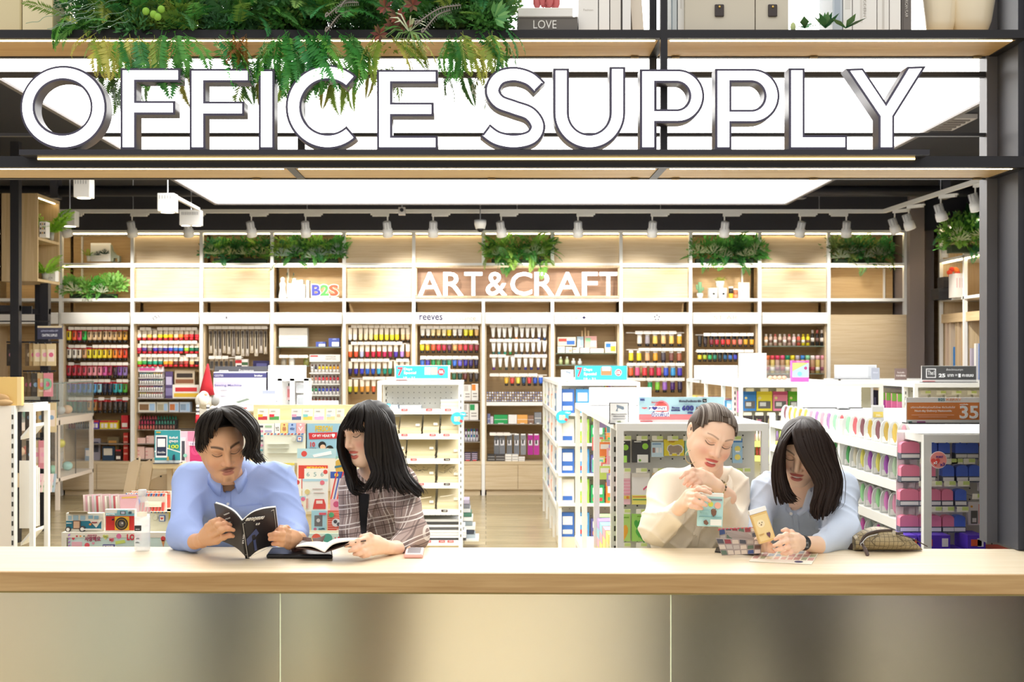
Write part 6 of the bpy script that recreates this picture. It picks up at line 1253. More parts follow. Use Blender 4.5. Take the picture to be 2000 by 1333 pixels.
sgn=printed('hanging_sign','dark crafting supplies sign on the black rack','sign',73,121,637,663,11.3,.02,'#3d3e55',(('r',0,1,0,.14,'#d8c8a8'),('t','อุปกรณ์งานฝีมือ DIY',.5,.38,.7,.2,'#b8bcd8'),('t','CRAFTING SUPPLIES',.5,.7,.62,.2,'#e8eaf4')))
MB().tube([P(97,637,11.31),P(97,628,11.31),(XP-.3,11.31,WZ(628,11.31))],.006,5).build('bracket',BLACK,sgn)
MB().box(-4.5,-4.02,11.33,11.345,2.0,2.07).build('sign_arm',BLACK,cr)
r=random.Random(15)
def card_row(xs,y0,y1,cols,nm,row,Y0=11.25):
 MB().box(WX(xs[0]-12,Y0),WX(xs[-1]+12,Y0),Y0+.03,Y0+.045,WZ(y0-2,Y0),WZ(y0-5,Y0)).build('hook_bar',BLACK,cr)
 for k,x in enumerate(xs):
  w_=6.5 if nm!='card' else 9
  o=printed('craft_card','%s craft card hanging %s in the %s row of the black rack'%(['kraft','brown','tan','beige','dark','pink'][cols[k]],ORD[k],ROWW[row]),'card',x-w_,x+w_,y0,y1,Y0+.0+.012*(len(xs)-k),.006,['#b0905f','#6d5840','#c8b087','#d8c39a','#46403a','#d88a96'][cols[k]],(('r',.15,.85,.25,.8,['#c8b083','#7d6850','#e4d6b8','#ead8c8','#5a534c','#e8b0b8'][cols[k]]),('c',.5,.5,.25,r.choice(['#d86a8a','#e8a0b8','#8aa8c8','#c87848','#d8c8a8']))),'craft cards on the black rack')
  MB().tube([P(x,y0,Y0+.02),P(x,y0-3.4,Y0+.04)],.004,4).build('hook',STEEL,o)
card_row([22,29,58,66,74,88,100],672,715,[4,4,1,0,2,2,3],'card',0)
card_row([54,62,70,82,94],729,775,[1,1,4,2,5],'card',1)
card_row([58,65,72,80,90,101],787,845,[4,1,1,0,4,3],'card',2)
card_row([60,72,84],861,916,[4,3,5],'card',3)
for x,ch,cc in((82,'U','#c88a50'),(94,'D','#8ab898')):
 o=[q for q in bpy.data.objects if q.name.startswith('craft_card')and q.type=='EMPTY' and abs(q.location.x-WX(x,q.location.y))<.03 and abs(q.location.z-WZ(775,11.25))<.05][0]
 text(ch,o,(o.location.x,o.location.y-.01,o.location.z+.11),.07,.1,mat(cc,.6),.05)
MB().box(-4.62,-4.0,11.0,11.5,.50,.54).build('tray_shelf',OAK,cr);MB().box(-4.62,-4.0,10.98,11.0,.50,.62).build('tray_lip',OAK,cr)
for k in range(6):printed('sticker_pack','floral sticker pack leaning in the rack tray, %s'%ORD[k],'pack',62+k*6,76+k*6,925,962,11.05+.07*k,.01,['#d8b0b8','#e0c8c0','#b8c8b0','#c890a0','#e0d0c8','#a8b8c0'][k],(('c',.4,.4,.3,'#c85a80'),('c',.6,.7,.2,'#7a9a70')),'sticker packs in the rack tray',rx=-.35)
# ---- glass showcase on the left wall
gs=thing('glass_showcase','white framed glass showcase with a slanted glass top','showcase',(-4.85,13.4,0))
sx0,sx1,sy0,sy1=-5.3,-4.52,12.35,14.75
WP=mat('#efe2d4',.5)
for y in(sy0,(sy0+sy1)/2,sy1-.04):
 for x in(sx0,sx1-.04):MB().box(x,x+.04,y,y+.04,0,.95).build('post',WP,gs)
MB().box(sx0,sx1,sy0,sy1,.30,.34).build('bottom_board',WP,gs);MB().box(sx0,sx1,sy0,sy1,.90,.98).build('top_band',WP,gs)
MB().box(sx0,sx1-.02,sy0+.02,sy1-.02,.60,.61).build('glass_shelf',GLASS,gs);MB().box(sx0,sx0+.02,sy0,sy1,.34,.9).build('back_panel',OAKY,gs)
MB().box(sx1-.008,sx1-.004,sy0+.04,sy1-.04,.34,.9).build('glass_door',GLASS,gs)
for y in(12.9,13.5,14.1):MB().box(sx1-.004,sx1+.004,y,y+.006,.34,.9).build('door_edge',mat('#6f6a62',.3),gs)
for z in(.98,):
 for b_ in(MB().box(sx1-.008,sx1-.002,sy0,sy1,z,z+.36),MB().box(sx0,sx1,sy0,sy0+.006,z,z+.36),MB().box(sx0,sx1,sy1-.006,sy1,z,z+.36),MB().box(sx0,sx1,sy0,sy1,z+.36,z+.366)):b_.build('glass_pane',mat('#d8e8e2',.03,alpha=.10,key='caseglass'),gs)
for y in(sy0,sy1-.008,13.5):MB().box(sx1-.008,sx1,y,y+.008,.98,1.35).build('glass_edge',mat('#8a9a92',.2),gs)
MB().box(sx1-.004,sx1,sy0,sy1,1.34,1.35).build('glass_edge',mat('#9aaaa2',.2),gs)
for k in range(18):
 lo=k<8;y=12.5+(k%9)*.25;z=.611 if k%2 else .341
 cc=['#9ad8b8','#e8e060','#b0e0d8','#e87a5a','#d8d8d4','#f0c8a0'][k%6]
 if k>=12:z=.981
 solo('sample_piece',MB().ball((sx1-.22,y,z+.05),(.06,.06,.05),10,7),mat(cc,.4),'%s sample inside the glass showcase, %s from the near end, %s'%(cname(cc),ORD[k%9],'glass top' if k>=12 else['bottom board','glass shelf'][k%2]),'sample','samples in the glass showcase',smooth=True)
 # ---- leftmost white gondola
Gl=thing('shop_gondola','white gondola at the far left edge with paper sheets','shelf',(-2.5,6.1,0))
lx=WX(58,5.95);lz=WZ(793,5.95)
MB().box(-3.1,WX(22,5.95),5.95,5.98,0,lz).build('end_panel',mat('#efe6d8',.5),Gl)
MB().box(WX(22,5.95),WX(28,5.95),5.95,5.99,0,lz).build('upright',GW,Gl);slots(Gl,WX(24.5,5.95),5.9495,.2,lz,.045)
MB().box(lx-.02,lx,6.0,6.03,0,lz-.03).build('post',GW,Gl);MB().box(lx-.02,lx,6.2,6.23,0,lz).build('post',GW,Gl);MB().box(WX(26,5.95),lx,6.0,6.03,lz-.03,lz+.01).build('top_rail',GW,Gl)
MB().box(lx-.02,lx,6.03,6.2,lz-.03,lz+.01).build('top_rail',GW,Gl);MB().box(-3.1,WX(28,5.95),5.99,6.22,lz-.02,lz).build('top_panel',GW,Gl)
for z in(.72,1.22):MB().hexa([(WX(28,5.95),6.03,z),(lx-.02,6.03,z+.06),(lx-.02,6.2,z+.06),(WX(28,5.95),6.2,z),(WX(28,5.95),6.03,z+.015),(lx-.02,6.03,z+.075),(lx-.02,6.2,z+.075),(WX(28,5.95),6.2,z+.015)]).build('shelf_board',GW,Gl)
for k in range(5):solo('paper_pad',MB().box(WX(30,6.0),lx-.025,6.05+k*.025,6.055+k*.025,.80,1.12-.01*k),mat('#f2f0ea',.7),'white paper pad upright in the left edge gondola, %s'%ORD[k],'paper pad','paper pads in the left gondola')
printed('plywood_board','plain plywood display board on the left gondola','board',-30,42,737,792.8,5.97,.03,'#dcb870',(('r',.88,1,0,1,'#e8cc92'),))
pb=thing('fabric_bundle','folded brown fabric piece in front of the plywood board','fabric',P(8,792.8,5.95));c=P(8,790,5.96)
MB().ball((c.x-.02,5.955,c.z+.02),(.05,.012,.03),12,8).build('fold',mat('#a8875c',.8),pb,smooth=True);MB().ball((c.x,5.95,c.z+.008),(.045,.012,.016),12,8).build('fold',mat('#b8976a',.8),pb,smooth=True)
# ---- greeting card table behind the man
Yt=5.05
tb=thing('card_table','cream card display table with a printed love stickers front','table',(WX(232,Yt),5.3,0))
x0_,x1_=WX(120,Yt),WX(345,Yt);zt_=WZ(1041,Yt)
MB().box(x0_,x1_,Yt,Yt+.62,zt_-.02,zt_).build('top',mat('#efeadb',.5),tb);MB().box(x0_,x0_+.02,Yt,Yt+.62,0,zt_-.02).build('side_panel',mat('#efeadb',.5),tb);MB().box(x1_-.02,x1_,Yt,Yt+.62,0,zt_-.02).build('side_panel',mat('#efeadb',.5),tb)
fp=MB().box(WX(133,Yt),x1_-.02,Yt+.001,Yt+.02,.2,zt_-.021).build('front_panel',mat('#d3e9e2',.5),tb)
def ft(s,x,y,w_,h,cc,bold=.02):text(s,fp,(WX(x,Yt),Yt-.001,WZ(y,Yt)),w_*Yt/F,h*Yt/F,mat(cc,.5),bold)
def fr_(x0,x1,y0,y1,cc):MB().box(WX(x0,Yt),WX(x1,Yt),Yt-.001,Yt+.001,WZ(y1,Yt),WZ(y0,Yt)).build('sticker',mat(cc,.5),fp)
def fpoly(pts,cc):MB().prism([P(x,y,Yt-.001)for x,y in pts],(0,.001,0)).build('sticker',mat(cc,.5),fp)
ft('사랑해요',181,1053,31,10,'#b04a68');ft('NARANG HAE YO',180,1046,18,2.5,'#c87a8a');ft('LOVE',262,1050,28,12,'#d83a4a',.04);fr_(201,224,1064,1071.5,'#4a3f8a');ft('FOREVER',212.5,1068,20,5,'#ffffff');ft('You hold my heart',246,1071,36,5,'#c84a6a');ft('SWEETY',326,1072,30,6,'#c84a5a');ft('ME',218,1055,8,5,'#d8485a');ft('YOU',206,1049,8,4,'#8aa040')
for(x,y,s_,cc)in((143,1053,3.2,'#d84a58'),(150,1048,2.2,'#c83848'),(157,1048,2,'#e8a030'),(182,1062,3,'#f0a0b8'),(218,1055,5.5,'#f0b0b8'),(206,1049,6,'#e4e48a'),(164,1048,1.8,'#3a7a6a')):fpoly(heart(x,y,s_),cc)
for q in range(9):fpoly([(133,1045+q*7),(137,1043+q*7),(137,1046.5+q*7),(133,1048.5+q*7)],'#b48ad0')
fr_(140,160,1059,1073,'#f2b8c4');fpoly([(225,1058),(243,1055),(245,1061),(226,1064)],'#cfe070');fpoly([(232+5*math.cos(k),1048+5*math.sin(k))for k in[q*.45 for q in range(14)]],'#e87aa8');fpoly([(170+5*math.cos(k),1066+5*math.sin(k))for k in[q*.45 for q in range(14)]],'#e85a68');fpoly([(315,1056),(322,1056),(319,1070)],'#d8925a');fpoly([(318.5+4.5*math.cos(k),1053+5*math.sin(k))for k in[q*.45 for q in range(14)]],'#d84a4a');fr_(330,338,1048,1062,'#f0a0c0')
zc=CY-(zt_+.0006-CZ)*F/5.08
printed('van_card','die-cut greeting card of a blue vintage camper van','card',129,200,1003,zc,5.08,.03,'#e8e4d4',(('r',.0,.97,.42,.85,'#2f7f96'),('p',[(.03,.42),(.06,.1),(.2,.02),(.8,.0),(.93,.12),(.98,.42)],'#e6dfcd'),('r',.06,.16,.14,.38,'#a8c4d0'),('r',.2,.34,.12,.38,'#a8c4d0'),('r',.4,.53,.14,.38,'#a8c4d0'),('r',.62,.74,.12,.3,'#8ab0c0'),('r',.78,.9,.14,.32,'#8ab0c0'),('r',.2,.4,.4,.86,'#7a5a48'),('r',.22,.38,.44,.8,'#d8b090'),('p',[(.66,.42),(.97,.42),(.84,.78)],'#ece6d6'),('r',.02,.16,.52,.56,'#f0ece0'),('c',.07,.88,.075,'#4a4644'),('c',.46,.86,.085,'#4a4644'),('c',.46,.86,.05,'#e8e4dc'),('c',.07,.88,.045,'#e8e4dc'),('c',.68,.6,.03,'#e8904a'),('r',.45,.95,.84,.9,'#e8e4dc'),('t','PEACE',.8,.5,.14,.07,'#b04a4a'),('r',.1,.6,-.1,.03,'#8a7a5a')))
printed('camera_card','die-cut greeting card of a red toy camera','card',205,263,996,zc,5.08,.03,'#eeeadc',(('r',.03,1,.28,.95,'#d2352f'),('r',.03,1,.17,.29,'#8cc2cc'),('p',[(.4,.22),(.42,.02),(.76,.02),(.8,.22)],'#8cc2cc'),('r',.52,.7,.07,.22,'#5a5a62'),('r',.55,.67,.09,.2,'#c8ccd8'),('r',.8,.9,.08,.2,'#4a6a78'),('r',.34,.82,.32,.93,'#e9b12f'),('c',.57,.64,.215,'#2a2424'),('c',.57,.64,.165,'#c8a030'),('c',.57,.64,.15,'#3a3432'),('c',.57,.64,.08,'#7a7068'),('c',.6,.61,.03,'#d8d4cc'),('t','HIPPER',.2,.22,.28,.05,'#f0f0e8'),('c',.28,.45,.03,'#2a2424')))
def env_stripes(cols,n,v0,v1):
 out=[]
 for q in range(n):u=q/n;out.append(('p',[(u,v0),(u+.5/n,v0),(u+.5/n-.02,v1),(u-.02,v1)],cols[q%2]))
 return tuple(out)
printed('striped_envelope','airmail striped envelope with a blue round sticker','envelope',246,325,964,1000,5.28,.01,'#efeada',env_stripes(('#2f5fa8','#d8504a'),16,0,.16)+env_stripes(('#d8504a','#d8504a'),12,.5,.98)+(('c',.24,.5,.12,'#4a6ad0'),('t','Lovely',.24,.5,.15,.15,'#ffffff'),('r',.5,.9,.45,.72,'#f4eed8'),('r',.56,.85,.62,.63,'#b8b0a0')))
printed('striped_envelope','second airmail envelope with orange dots behind','envelope',256,334,960,995,5.42,.01,'#efe4d4',env_stripes(('#e0704a','#e0a080'),20,0,.12)+(('r',.86,.98,.2,.9,'#d85a4a'),('r',.2,.8,.3,.9,'#e8dccb')))
printed('postcard','cream postcard with a red heart stamp beside the man','card',292,335,1000,zc,5.10,.01,'#e6e2c6',env_stripes(('#c8a050','#3a5a88'),12,0,.07)+(('c',.27,.3,.12,'#d0ccb0'),('c',.27,.3,.1,'#e6e2c6'),('r',.46,.72,.18,.48,'#3f62a8'),('r',.49,.69,.21,.45,'#f2ecd8'),('p',[(.59+(u-.59)*1,v)for u,v in heart(.59,.33,.07)],'#d0403a'),('r',.9,1,0,1,'#b8a848')))
for k in range(18):
 printed('sleeved_card','clear sleeved greeting card in the packed row, %s'%ORD[k],'card',164+k*4.2,200+k*4.2,966+1.0*(k%4),1002,5.55-.02*k,.004,['#d8c8c0','#c89aa0','#e4dcd0','#a8a090','#d8b0b8','#c8d0c8','#b85a60','#e0d8cc'][k%8],(('r',.1,.9,.1,.2,['#8a3a48','#3a7a6a','#c8a050'][k%3]),),'sleeved cards in the packed row',rz=.5,rx=-.25)
MB().box(WX(168,5.3),WX(250,5.3),5.2,5.6,zt_,zt_+.03).build('card_tray',mat('#b8a888',.6),tb)
cb=mat('#b7a487',.7)
for k,(pts,lab)in enumerate([([(240,968),(252,905),(272,893),(272,900),(262,968)],'tall cardboard display wing nearest the showcase'),([(266,968),(278,905),(299,895),(299,903),(288,968)],'tall cardboard display wing beside the sign'),([(290,958),(290,940),(318,927),(340,927),(340,958)],'low curved cardboard display box behind the man')]):
 o=thing('cardboard_wing',lab,'display',P(pts[0][0],968,5.75));MB().prism([P(x,y,5.75+.05*k)for x,y in pts],(0,.02,0)).build('panel',cb,o)
 p=P(pts[2][0]-4,pts[2][1]+4,5.745+.05*k);MB().lathe([(.004,0),(.004,.004)],(p.x,p.y,p.z),8,axis=1).build('peg_dot',BLK,o);q0,q1=P(pts[0][0],968,5.75),P(pts[-1][0],968,5.75);MB().box(q0.x,q1.x,5.72+.05*k,5.90,zt_-.3,q0.z).build('stand_base',cb,o)
qr=stand_sign('teal phone payment sign standing behind the man\'s shoulder',302,352,841,906,5.8,'#e8f2f0',(('r',.0,1,.0,.9,'#3aa0a8'),('p',[(0,.62),(.5,.52),(1,.64),(1,.68),(.5,.56),(0,.66)],'#eaf6f6'),('r',.04,.5,.15,.82,'#f4f6f8'),('r',.08,.46,.2,.76,'#2c3550'),('r',.12,.42,.25,.5,'#f2f4f6'),('t','ช้อปปิ้ง',.27,.66,.3,.06,'#ffffff',.01),('t','รับทันที',.74,.22,.34,.07,'#ffffff',.02),('t','สูงสุด',.74,.34,.34,.08,'#ffffff',.02),('t','100',.75,.49,.38,.11,'#d8e84a',.02),('p',[(.7,.9),(.72,.75),(.78,.72),(.8,.9)],'#2c3550'),('p',[(.48,.9),(.5,.8),(.55,.78),(.57,.9)],'#c8a858'),('t','B2S',.16,.06,.16,.04,'#e8c050',.01)))
MB().box(WX(300,5.8),WX(356,5.8),5.78,5.9,WZ(915,5.8),WZ(906.1,5.8)).build('ledge',wood('ledge','#d8c49a','#c8b283',0),qr);MB().box(WX(324,5.8),WX(332,5.8),5.82,5.86,0,WZ(915,5.8)).build('pole',cb,qr)
printed('pink_card','pink comic style greeting card beside the teal sign','card',353,398,843,906,5.95,.01,'#f0c8d8',(('r',.3,.95,.0,.3,'#e890b0'),('r',.4,.95,.45,.95,'#d83a78'),('c',.65,.6,.2,'#e8508a'),('r',.35,.95,.34,.44,'#f6e8f4'),('t','THIS IS LOVE',.65,.39,.5,.05,'#8a4aa0'),('r',.0,.22,.2,.98,'#e8e4ec'),('r',.05,.18,.3,.9,'#4a4a58'),('c',.2,.75,.08,'#9ad8c8')))
MB().box(WX(352,5.95),WX(400,5.95),5.94,6.2,WZ(925,5.95),WZ(906.2,5.95)).build('ledge',cb,tb)
# ---- card rack between the man and the plaid-jacket woman
Yc=5.6
rk=thing('card_rack','stepped pale wooden greeting card rack between the man and woman','rack',(WX(590,Yc),5.9,0))
PW=wood('rack_wood','#e8d6ae','#dcc698',0)
xa,xb=WX(470,Yc),WX(690,Yc)
steps=[(1042,5.50),(1000,5.58),(955,5.66),(905,5.74),(826,5.82)]
for k,(y,Y)in enumerate(steps):
 z=WZ(y,Y);MB().box(xa,xb,Y,Y+.085,(z-.35)if k else 0.0,z).build('step',PW,rk);MB().box(xa,xb,Y-.004,Y,z-.01,z+.012).build('step_lip',mat('#f0e6cc',.5),rk)
MB().box(xa,xb,5.91,5.93,0,WZ(791,5.92)).build('back_panel',PW,rk)
MB().box(xa,xb,5.49,5.5,.3,WZ(1042,5.5)).build('front_panel',mat('#d6ebdf',.5),rk)
for s,x,y,w_,h,cc in(('I ♥',663,1053,18,9,'#d83a48'),('LOVE',600,1062,24,8,'#c84a6a')):text(s,rk,(WX(x,5.49),5.4885,WZ(y,5.49)),w_*5.49/F,h*5.49/F,mat(cc,.5),.03)
for x,cc in((618,'#e86a58'),(640,'#58a898')):MB().prism([(WX(x,5.49)+.02*math.cos(q*.35),5.489,WZ(1052,5.49)+.02*math.sin(q*.35))for q in range(18)],(0,-.001,0)).build('sticker',mat(cc,.5),rk)
def rc(nm,lab,x0,x1,y0,y1,Y,col,pr,rx=-.06):printed(nm,lab,'card',x0,x1,y0,y1,Y,.006,col,pr,'cards on the stepped rack',rx=rx)
stripes=lambda c1,c2:tuple(('p',[(u,1),(u+.07,1),(u+.37,0),(u+.3,0)],[c1,c2][k%2])for k,u in enumerate([0,.16,.32,.48,.63]))
rc('greeting_card','PERSON OF MY HEART card, light blue with red banner',597,664,828,905,5.72,'#9fcbdd',(('r',0,.03,0,1,'#2c2c34'),('t','PERSON',.52,.13,.5,.15,'#e3c13a',.03),('p',[(.08,.24),(.92,.22),(.9,.38),(.1,.4)],'#d3343a'),('t','OF MY HEART♥',.52,.31,.66,.1,'#ffffff',.02),('t','10',.2,.53,.14,.12,'#d3343a',.02),('t','REASONS',.2,.65,.2,.06,'#4a4a58',.01),('c',.48,.55,.11,'#22201f'),('c',.5,.6,.08,'#edc8a8'),('c',.7,.65,.11,'#2a2a26'),('c',.64,.69,.08,'#edc8a8'),('p',[(.36,1),(.38,.8),(.5,.72),(.6,.8),(.62,1)],'#e8e4dc'),('p',[(.6,1),(.62,.86),(.72,.8),(.86,.88),(.9,1)],'#d85a5a')))
rc('greeting_card','cream airmail card with a heart stamp',516,596,847,905,5.71,'#edefdc',env_stripes(('#d8504a','#5a86c8'),12,0,.05)+(('r',.8,.93,.1,.28,'#4a78b8'),('r',.82,.91,.125,.255,'#f2ece0'),('p',heart(.865,.18,.03),'#d8404a'),('c',.72,.2,.05,'#d8d8c8'),('r',.08,.6,.36,.37,'#d0d0c0'),('r',.08,.6,.5,.51,'#d0d0c0'),('r',.08,.8,.66,.67,'#d0d0c0')))
for k,(l,r_,cc,s,tc)in enumerate([(536,547,'#f4f2ee','YO','#2a2a30'),(548,562,'#f0d48a','응','#b85a48'),(563,578,'#a8c0e8','wishing','#3a5a9a'),(579,595,'#f0b0b4','V','#f8f0f0')]):rc('mini_card',['black lettered','yellow','blue wishing','pink bunny ear'][k]+' mini card on the rack',l,r_,827,850,5.80,cc,(('t',s,.5,.5,.6,.35,tc,.02),('r',0,.06,0,1,'#5a8ab0')if k==0 else('c',.5,.15,.12,tc)))
rc('greeting_card','white sheet of pastel word stickers by the man\'s hair',496,534,828,905,5.73,'#eef0ea',tuple(('r',.1+.45*(k%2),.45+.45*(k%2),.05+.12*(k//2),.1+.12*(k//2),['#4a4a50','#a8c8a0','#d88aa8','#b8b0d0','#6aa8b0','#e0b070'][k%6])for k in range(14)))
rc('greeting_card','pale card with red round tag over the red PERSON card',580,655,877,955,5.655,'#f2ecd8',(('r',0,1,0,.24,'#b8dde2'),('c',.18,.13,.075,'#dc5048'),('p',[(.4,.16),(.88,.06),(.9,.14),(.44,.22)],'#ffffff'),('r',.04,.8,.42,1,'#d94a3c'),('t','PERSON',.5,.5,.5,.1,'#e8c83a',.03)))
rc('greeting_card','mint card with a yellow car circle badge',646,684,892,930,5.66,'#9ccbb8',(('c',.5,.5,.42,'#f0ecd8'),('c',.5,.5,.35,'#d8b04a'),('p',[(.2,.5),(.8,.4),(.8,.5),(.2,.62)],'#4a7a8a')))
rc('greeting_card','cobalt and red diagonal striped card',645,684,922,976,5.65,'#eee8e0',(('r',0,1,0,.24,'#3a5ab0'),('c',.3,.12,.1,'#e8d44a'))+stripes('#d8504a','#4a6ab8'))
rc('greeting_card','yellow topped pink tag card beside the man\'s shoulder',545,575,905,935,5.66,'#d8e4e8',(('r',0,1,0,.15,'#e8d860'),('p',[(.1,.4),(.8,.25),(.9,.6),(.2,.75)],'#f0c8d0'),('r',0,1,.8,1,'#a8c8e0')))
rc('greeting_card','cream card of tiny numbers with a red dot',594,641,916,956,5.645,'#efeee2',(('t','6  5  6',.45,.28,.7,.2,'#7aa8a8'),('c',.88,.16,.09,'#dc5048'),('r',.1,.4,.5,.6,'#c8d8c0'),('r',.5,.7,.5,.6,'#e0a8a0')))
rc('greeting_card','white card with red car and hanging bunting',590,640,936,1000,5.575,'#eef0ea',(('r',0,1,0,.08,'#b8dde8'),('c',.78,.12,.09,'#e87a8a'),('p',[(.45,.78),(.5,.62),(.85,.62),(.92,.78),(.92,.92),(.42,.92)],'#d8504a'),('r',.55,.8,.66,.76,'#f2dcd0'),('r',.4,.8,.3,.31,'#c8a8a0'),('r',.45,.85,.42,.43,'#c8a8a0'),('c',.2,.4,.1,'#d8c88a'),('r',.12,.24,.6,.9,'#d8a8a0')))
rc('greeting_card','small white card with a red seal near his shoulder',562,588,936,985,5.572,'#f2f0e6',(('c',.7,.14,.18,'#dc5048'),('r',.2,.5,.3,.5,'#c8d890'),('r',.15,.6,.6,.68,'#b8a8c8')))
rc('greeting_card','cream card with a pink dot and round red seal low',570,597,970,1010,5.53,'#f0ecd4',(('r',0,1,0,.16,'#a8d0dc'),('c',.8,.14,.15,'#e87a9a'),('c',.55,.5,.24,'#d84a48'),('r',.3,.8,.78,.88,'#d8c8a8')))
rc('photo_card','blue card with a small black and white photo',608,638,998,1041,5.52,'#a3d0dc',(('r',.2,.72,.22,.72,'#6a6a6c'),('c',.45,.45,.12,'#c8c8c8'),('r',.5,.95,.1,.2,'#d85a6a'),('c',.25,.84,.1,'#b86a8a'),('t','HAPPY',.68,.84,.4,.1,'#3a5a70')))
rc('photo_card','red gridded card with balloon and couple photo',640,676,998,1041,5.515,'#e06a5a',tuple(('r',.0,1,.1*q,.1*q+.015,'#f2c0b0')for q in range(1,10))+(('c',.2,.2,.14,'#58a878'),('c',.45,.55,.22,'#d8d8dc'),('c',.42,.5,.1,'#4a4a50'),('c',.6,.62,.1,'#5a5a62'),('t','Paris',.7,.9,.4,.08,'#f6f0e8')))
rc('greeting_card','pink floral card low on the rack',645,684,976,1000,5.57,'#e8b8c4',(('c',.3,.4,.15,'#c85a80'),('c',.7,.6,.15,'#8ab088')))
for k,(l,r_,c1,c2)in enumerate([(503,523,'#c83a48','#f0b840'),(525,546,'#58a058','#d83a48'),(569,589,'#5a6a98','#d8a0b8'),(591,611,'#f0d060','#8ad0c8'),(613,633,'#e8b8e0','#f0e0f0'),(637,655,'#e8d8a0','#c8d8e0'),(657,672,'#f0e8d0','#d8c0a0')]):
 rc('mini_card',['red house','green house','violet striped','rainbow striped','lilac striped','tan speckled','cream speckled'][k]+' mini card on the rack top step',l,r_,799,826,5.83,'#f2efe6',(('r',.05,.95,.55,.9,c1),('r',.05,.5,.4,.6,c2),('r',.2,.6,.15,.2,'#b8b0a8')))
 # ---- sewing machine box, gnome, small signs on a mid gondola behind
Gs=gondola('white gondola carrying the boxed sewing machine',WX(390,8.2),WX(612,8.2),8.2,9.6,WZ(797,8.2),(8.2,9.57),(.5,))
yb8=796.8
printed('machine_box','lavender white sewing machine carton with navy band','box',417,523,727,yb8,8.3,.22,'#eceaf2',(('r',.0,.98,.03,.16,'#4a4a80'),('t','GS3700',.1,.1,.16,.06,'#e8e8f4'),('t','brother',.83,.1,.15,.06,'#ffffff',.01),('r',.02,.5,.27,.4,'#c6c0e0'),('t','Sewing Machine',.27,.38,.5,.08,'#6a689a',.01),('r',.04,.1,.48,.56,'#c8c8d4'),('r',.04,.1,.64,.72,'#c8c8d4'),('r',.13,.25,.5,.52,'#b0b0bc'),('r',.13,.25,.66,.68,'#b0b0bc'),('p',[(.45,.95),(.45,.55),(.5,.5),(.85,.5),(.92,.6),(.92,.95),(.8,.95),(.8,.72),(.55,.72),(.55,.95)],'#dcdce8')))
MB().box(WX(520,8.3),WX(524,8.3),8.3,8.52,WZ(yb8,8.3),WZ(727,8.3)).build('side_flap',mat('#d8d4e8',.6),bpy.data.objects['machine_box'])
stand_sign('dark grey member sign behind the sewing machine carton',419,522,716,yb8-5,8.75,'#55555a',(('r',.09,.26,.1,.4,'#e0e0e0'),('r',.1,.25,.12,.38,'#55555a'),('t','ช้อปครบทุก',.6,.12,.28,.1,'#e8e8e8')))
stand_sign('blank white back of a sign board beside the sewing machine carton',524,598,714,784.8,9.4,'#f4f5f8',(('r',.3,.45,.2,.9,'#e6e8f0'),))
printed('christmas_card','white Merry Christmas card sign in front of the carton','card',449,505,776,800,8.12,.01,'#f4f4f0',(('p',[(.2,.4),(.6,.1),(.7,.2),(.3,.5)],'#8a9a90'),('t','Merry Christmas',.55,.62,.5,.14,'#b8b8bc'),('r',.25,.6,.85,.95,'#d85a5a')))
MB().box(WX(449,8.12),WX(505,8.12),8.115,8.2,WZ(803,8.12),WZ(799.9,8.12)).build('sign_ledge',GW,Gs)
printed('price_card','white and violet price card beside the carton','card',512,538,763,yb8,8.25,.01,'#f2f2f6',(('r',.02,.98,0,.2,'#a8b0e0'),('t','SPECIAL',.5,.45,.7,.08,'#b8b8c8'),('t','1,990',.5,.8,.7,.12,'#a8a8b8')))
wr=thing('white_display_rack','small white slotted display rack with boxed samples','rack',P(575,yb8,8.6));a,c=P(542,740,8.6),P(602,yb8,8.6)
for x in(a.x,(a.x+c.x)/2-.02,c.x-.03):MB().box(x,x+.03,8.6,8.63,c.z,a.z).build('post',GW,wr)
MB().box(a.x,c.x,8.75,8.77,c.z,a.z).build('back_panel',GW,wr);MB().box(a.x,c.x,8.6,8.77,a.z-.015,a.z).build('top_panel',GW,wr);slots(wr,(a.x+c.x)/2-.05,8.749,c.z,a.z)
for q in range(3):printed('sample_box','small boxed sample in the white display rack, %s'%ORD[q],'box',[560,578,580][q],[574,598,598][q],[755,748,772][q],[782,768,796][q],8.66,.06,['#c8a8a8','#dcdce0','#d8d8dc'][q],(('r',.1,.9,.2,.8,['#b86a6a','#c8ccd0','#b8bcc0'][q]),))
gn=thing('christmas_gnome','plush gnome with a tall red hat and white beard','toy',P(400,797,8.1));s=8.1/F
MB().tube([P(404,772,8.1),P(404,750,8.1),P(405,728,8.1),P(406,711,8.1)],[.05,.033,.018,.004],14).build('hat',mat('#b3202c',.8),gn,smooth=True)
MB().ball(P(399,783,8.1),(.058,.045,.055),14,10).build('body',mat('#d9d6ce',.9,bump=.5),gn,smooth=True);MB().ball(P(398,778,8.05),(.036,.02,.045),12,8).build('beard',mat('#f0eee8',.9,bump=.6),gn,smooth=True)
MB().ball(P(402,771,8.04),.011,10,8).build('nose',mat('#e0b090',.6),gn,smooth=True);MB().ball(P(420,783,8.1),(.03,.03,.035),10,8).build('arm',mat('#9a9a98',.9),gn,smooth=True)
for x in(386,406):
 for q in range(5):MB().lathe([(.011,0),(.011,.012)],(P(x,0,8.05).x,8.05,WZ(810,8.05)+.012*q),8,0).build('leg_stripe',mat(['#f0f0ee','#5a5a60'][q%2],.8),gn)
 MB().tube([P(x,812,8.05),P(x-1,826,8.03)],[.012,.014],8).build('boot',mat('#b3202c',.8),gn,smooth=True)
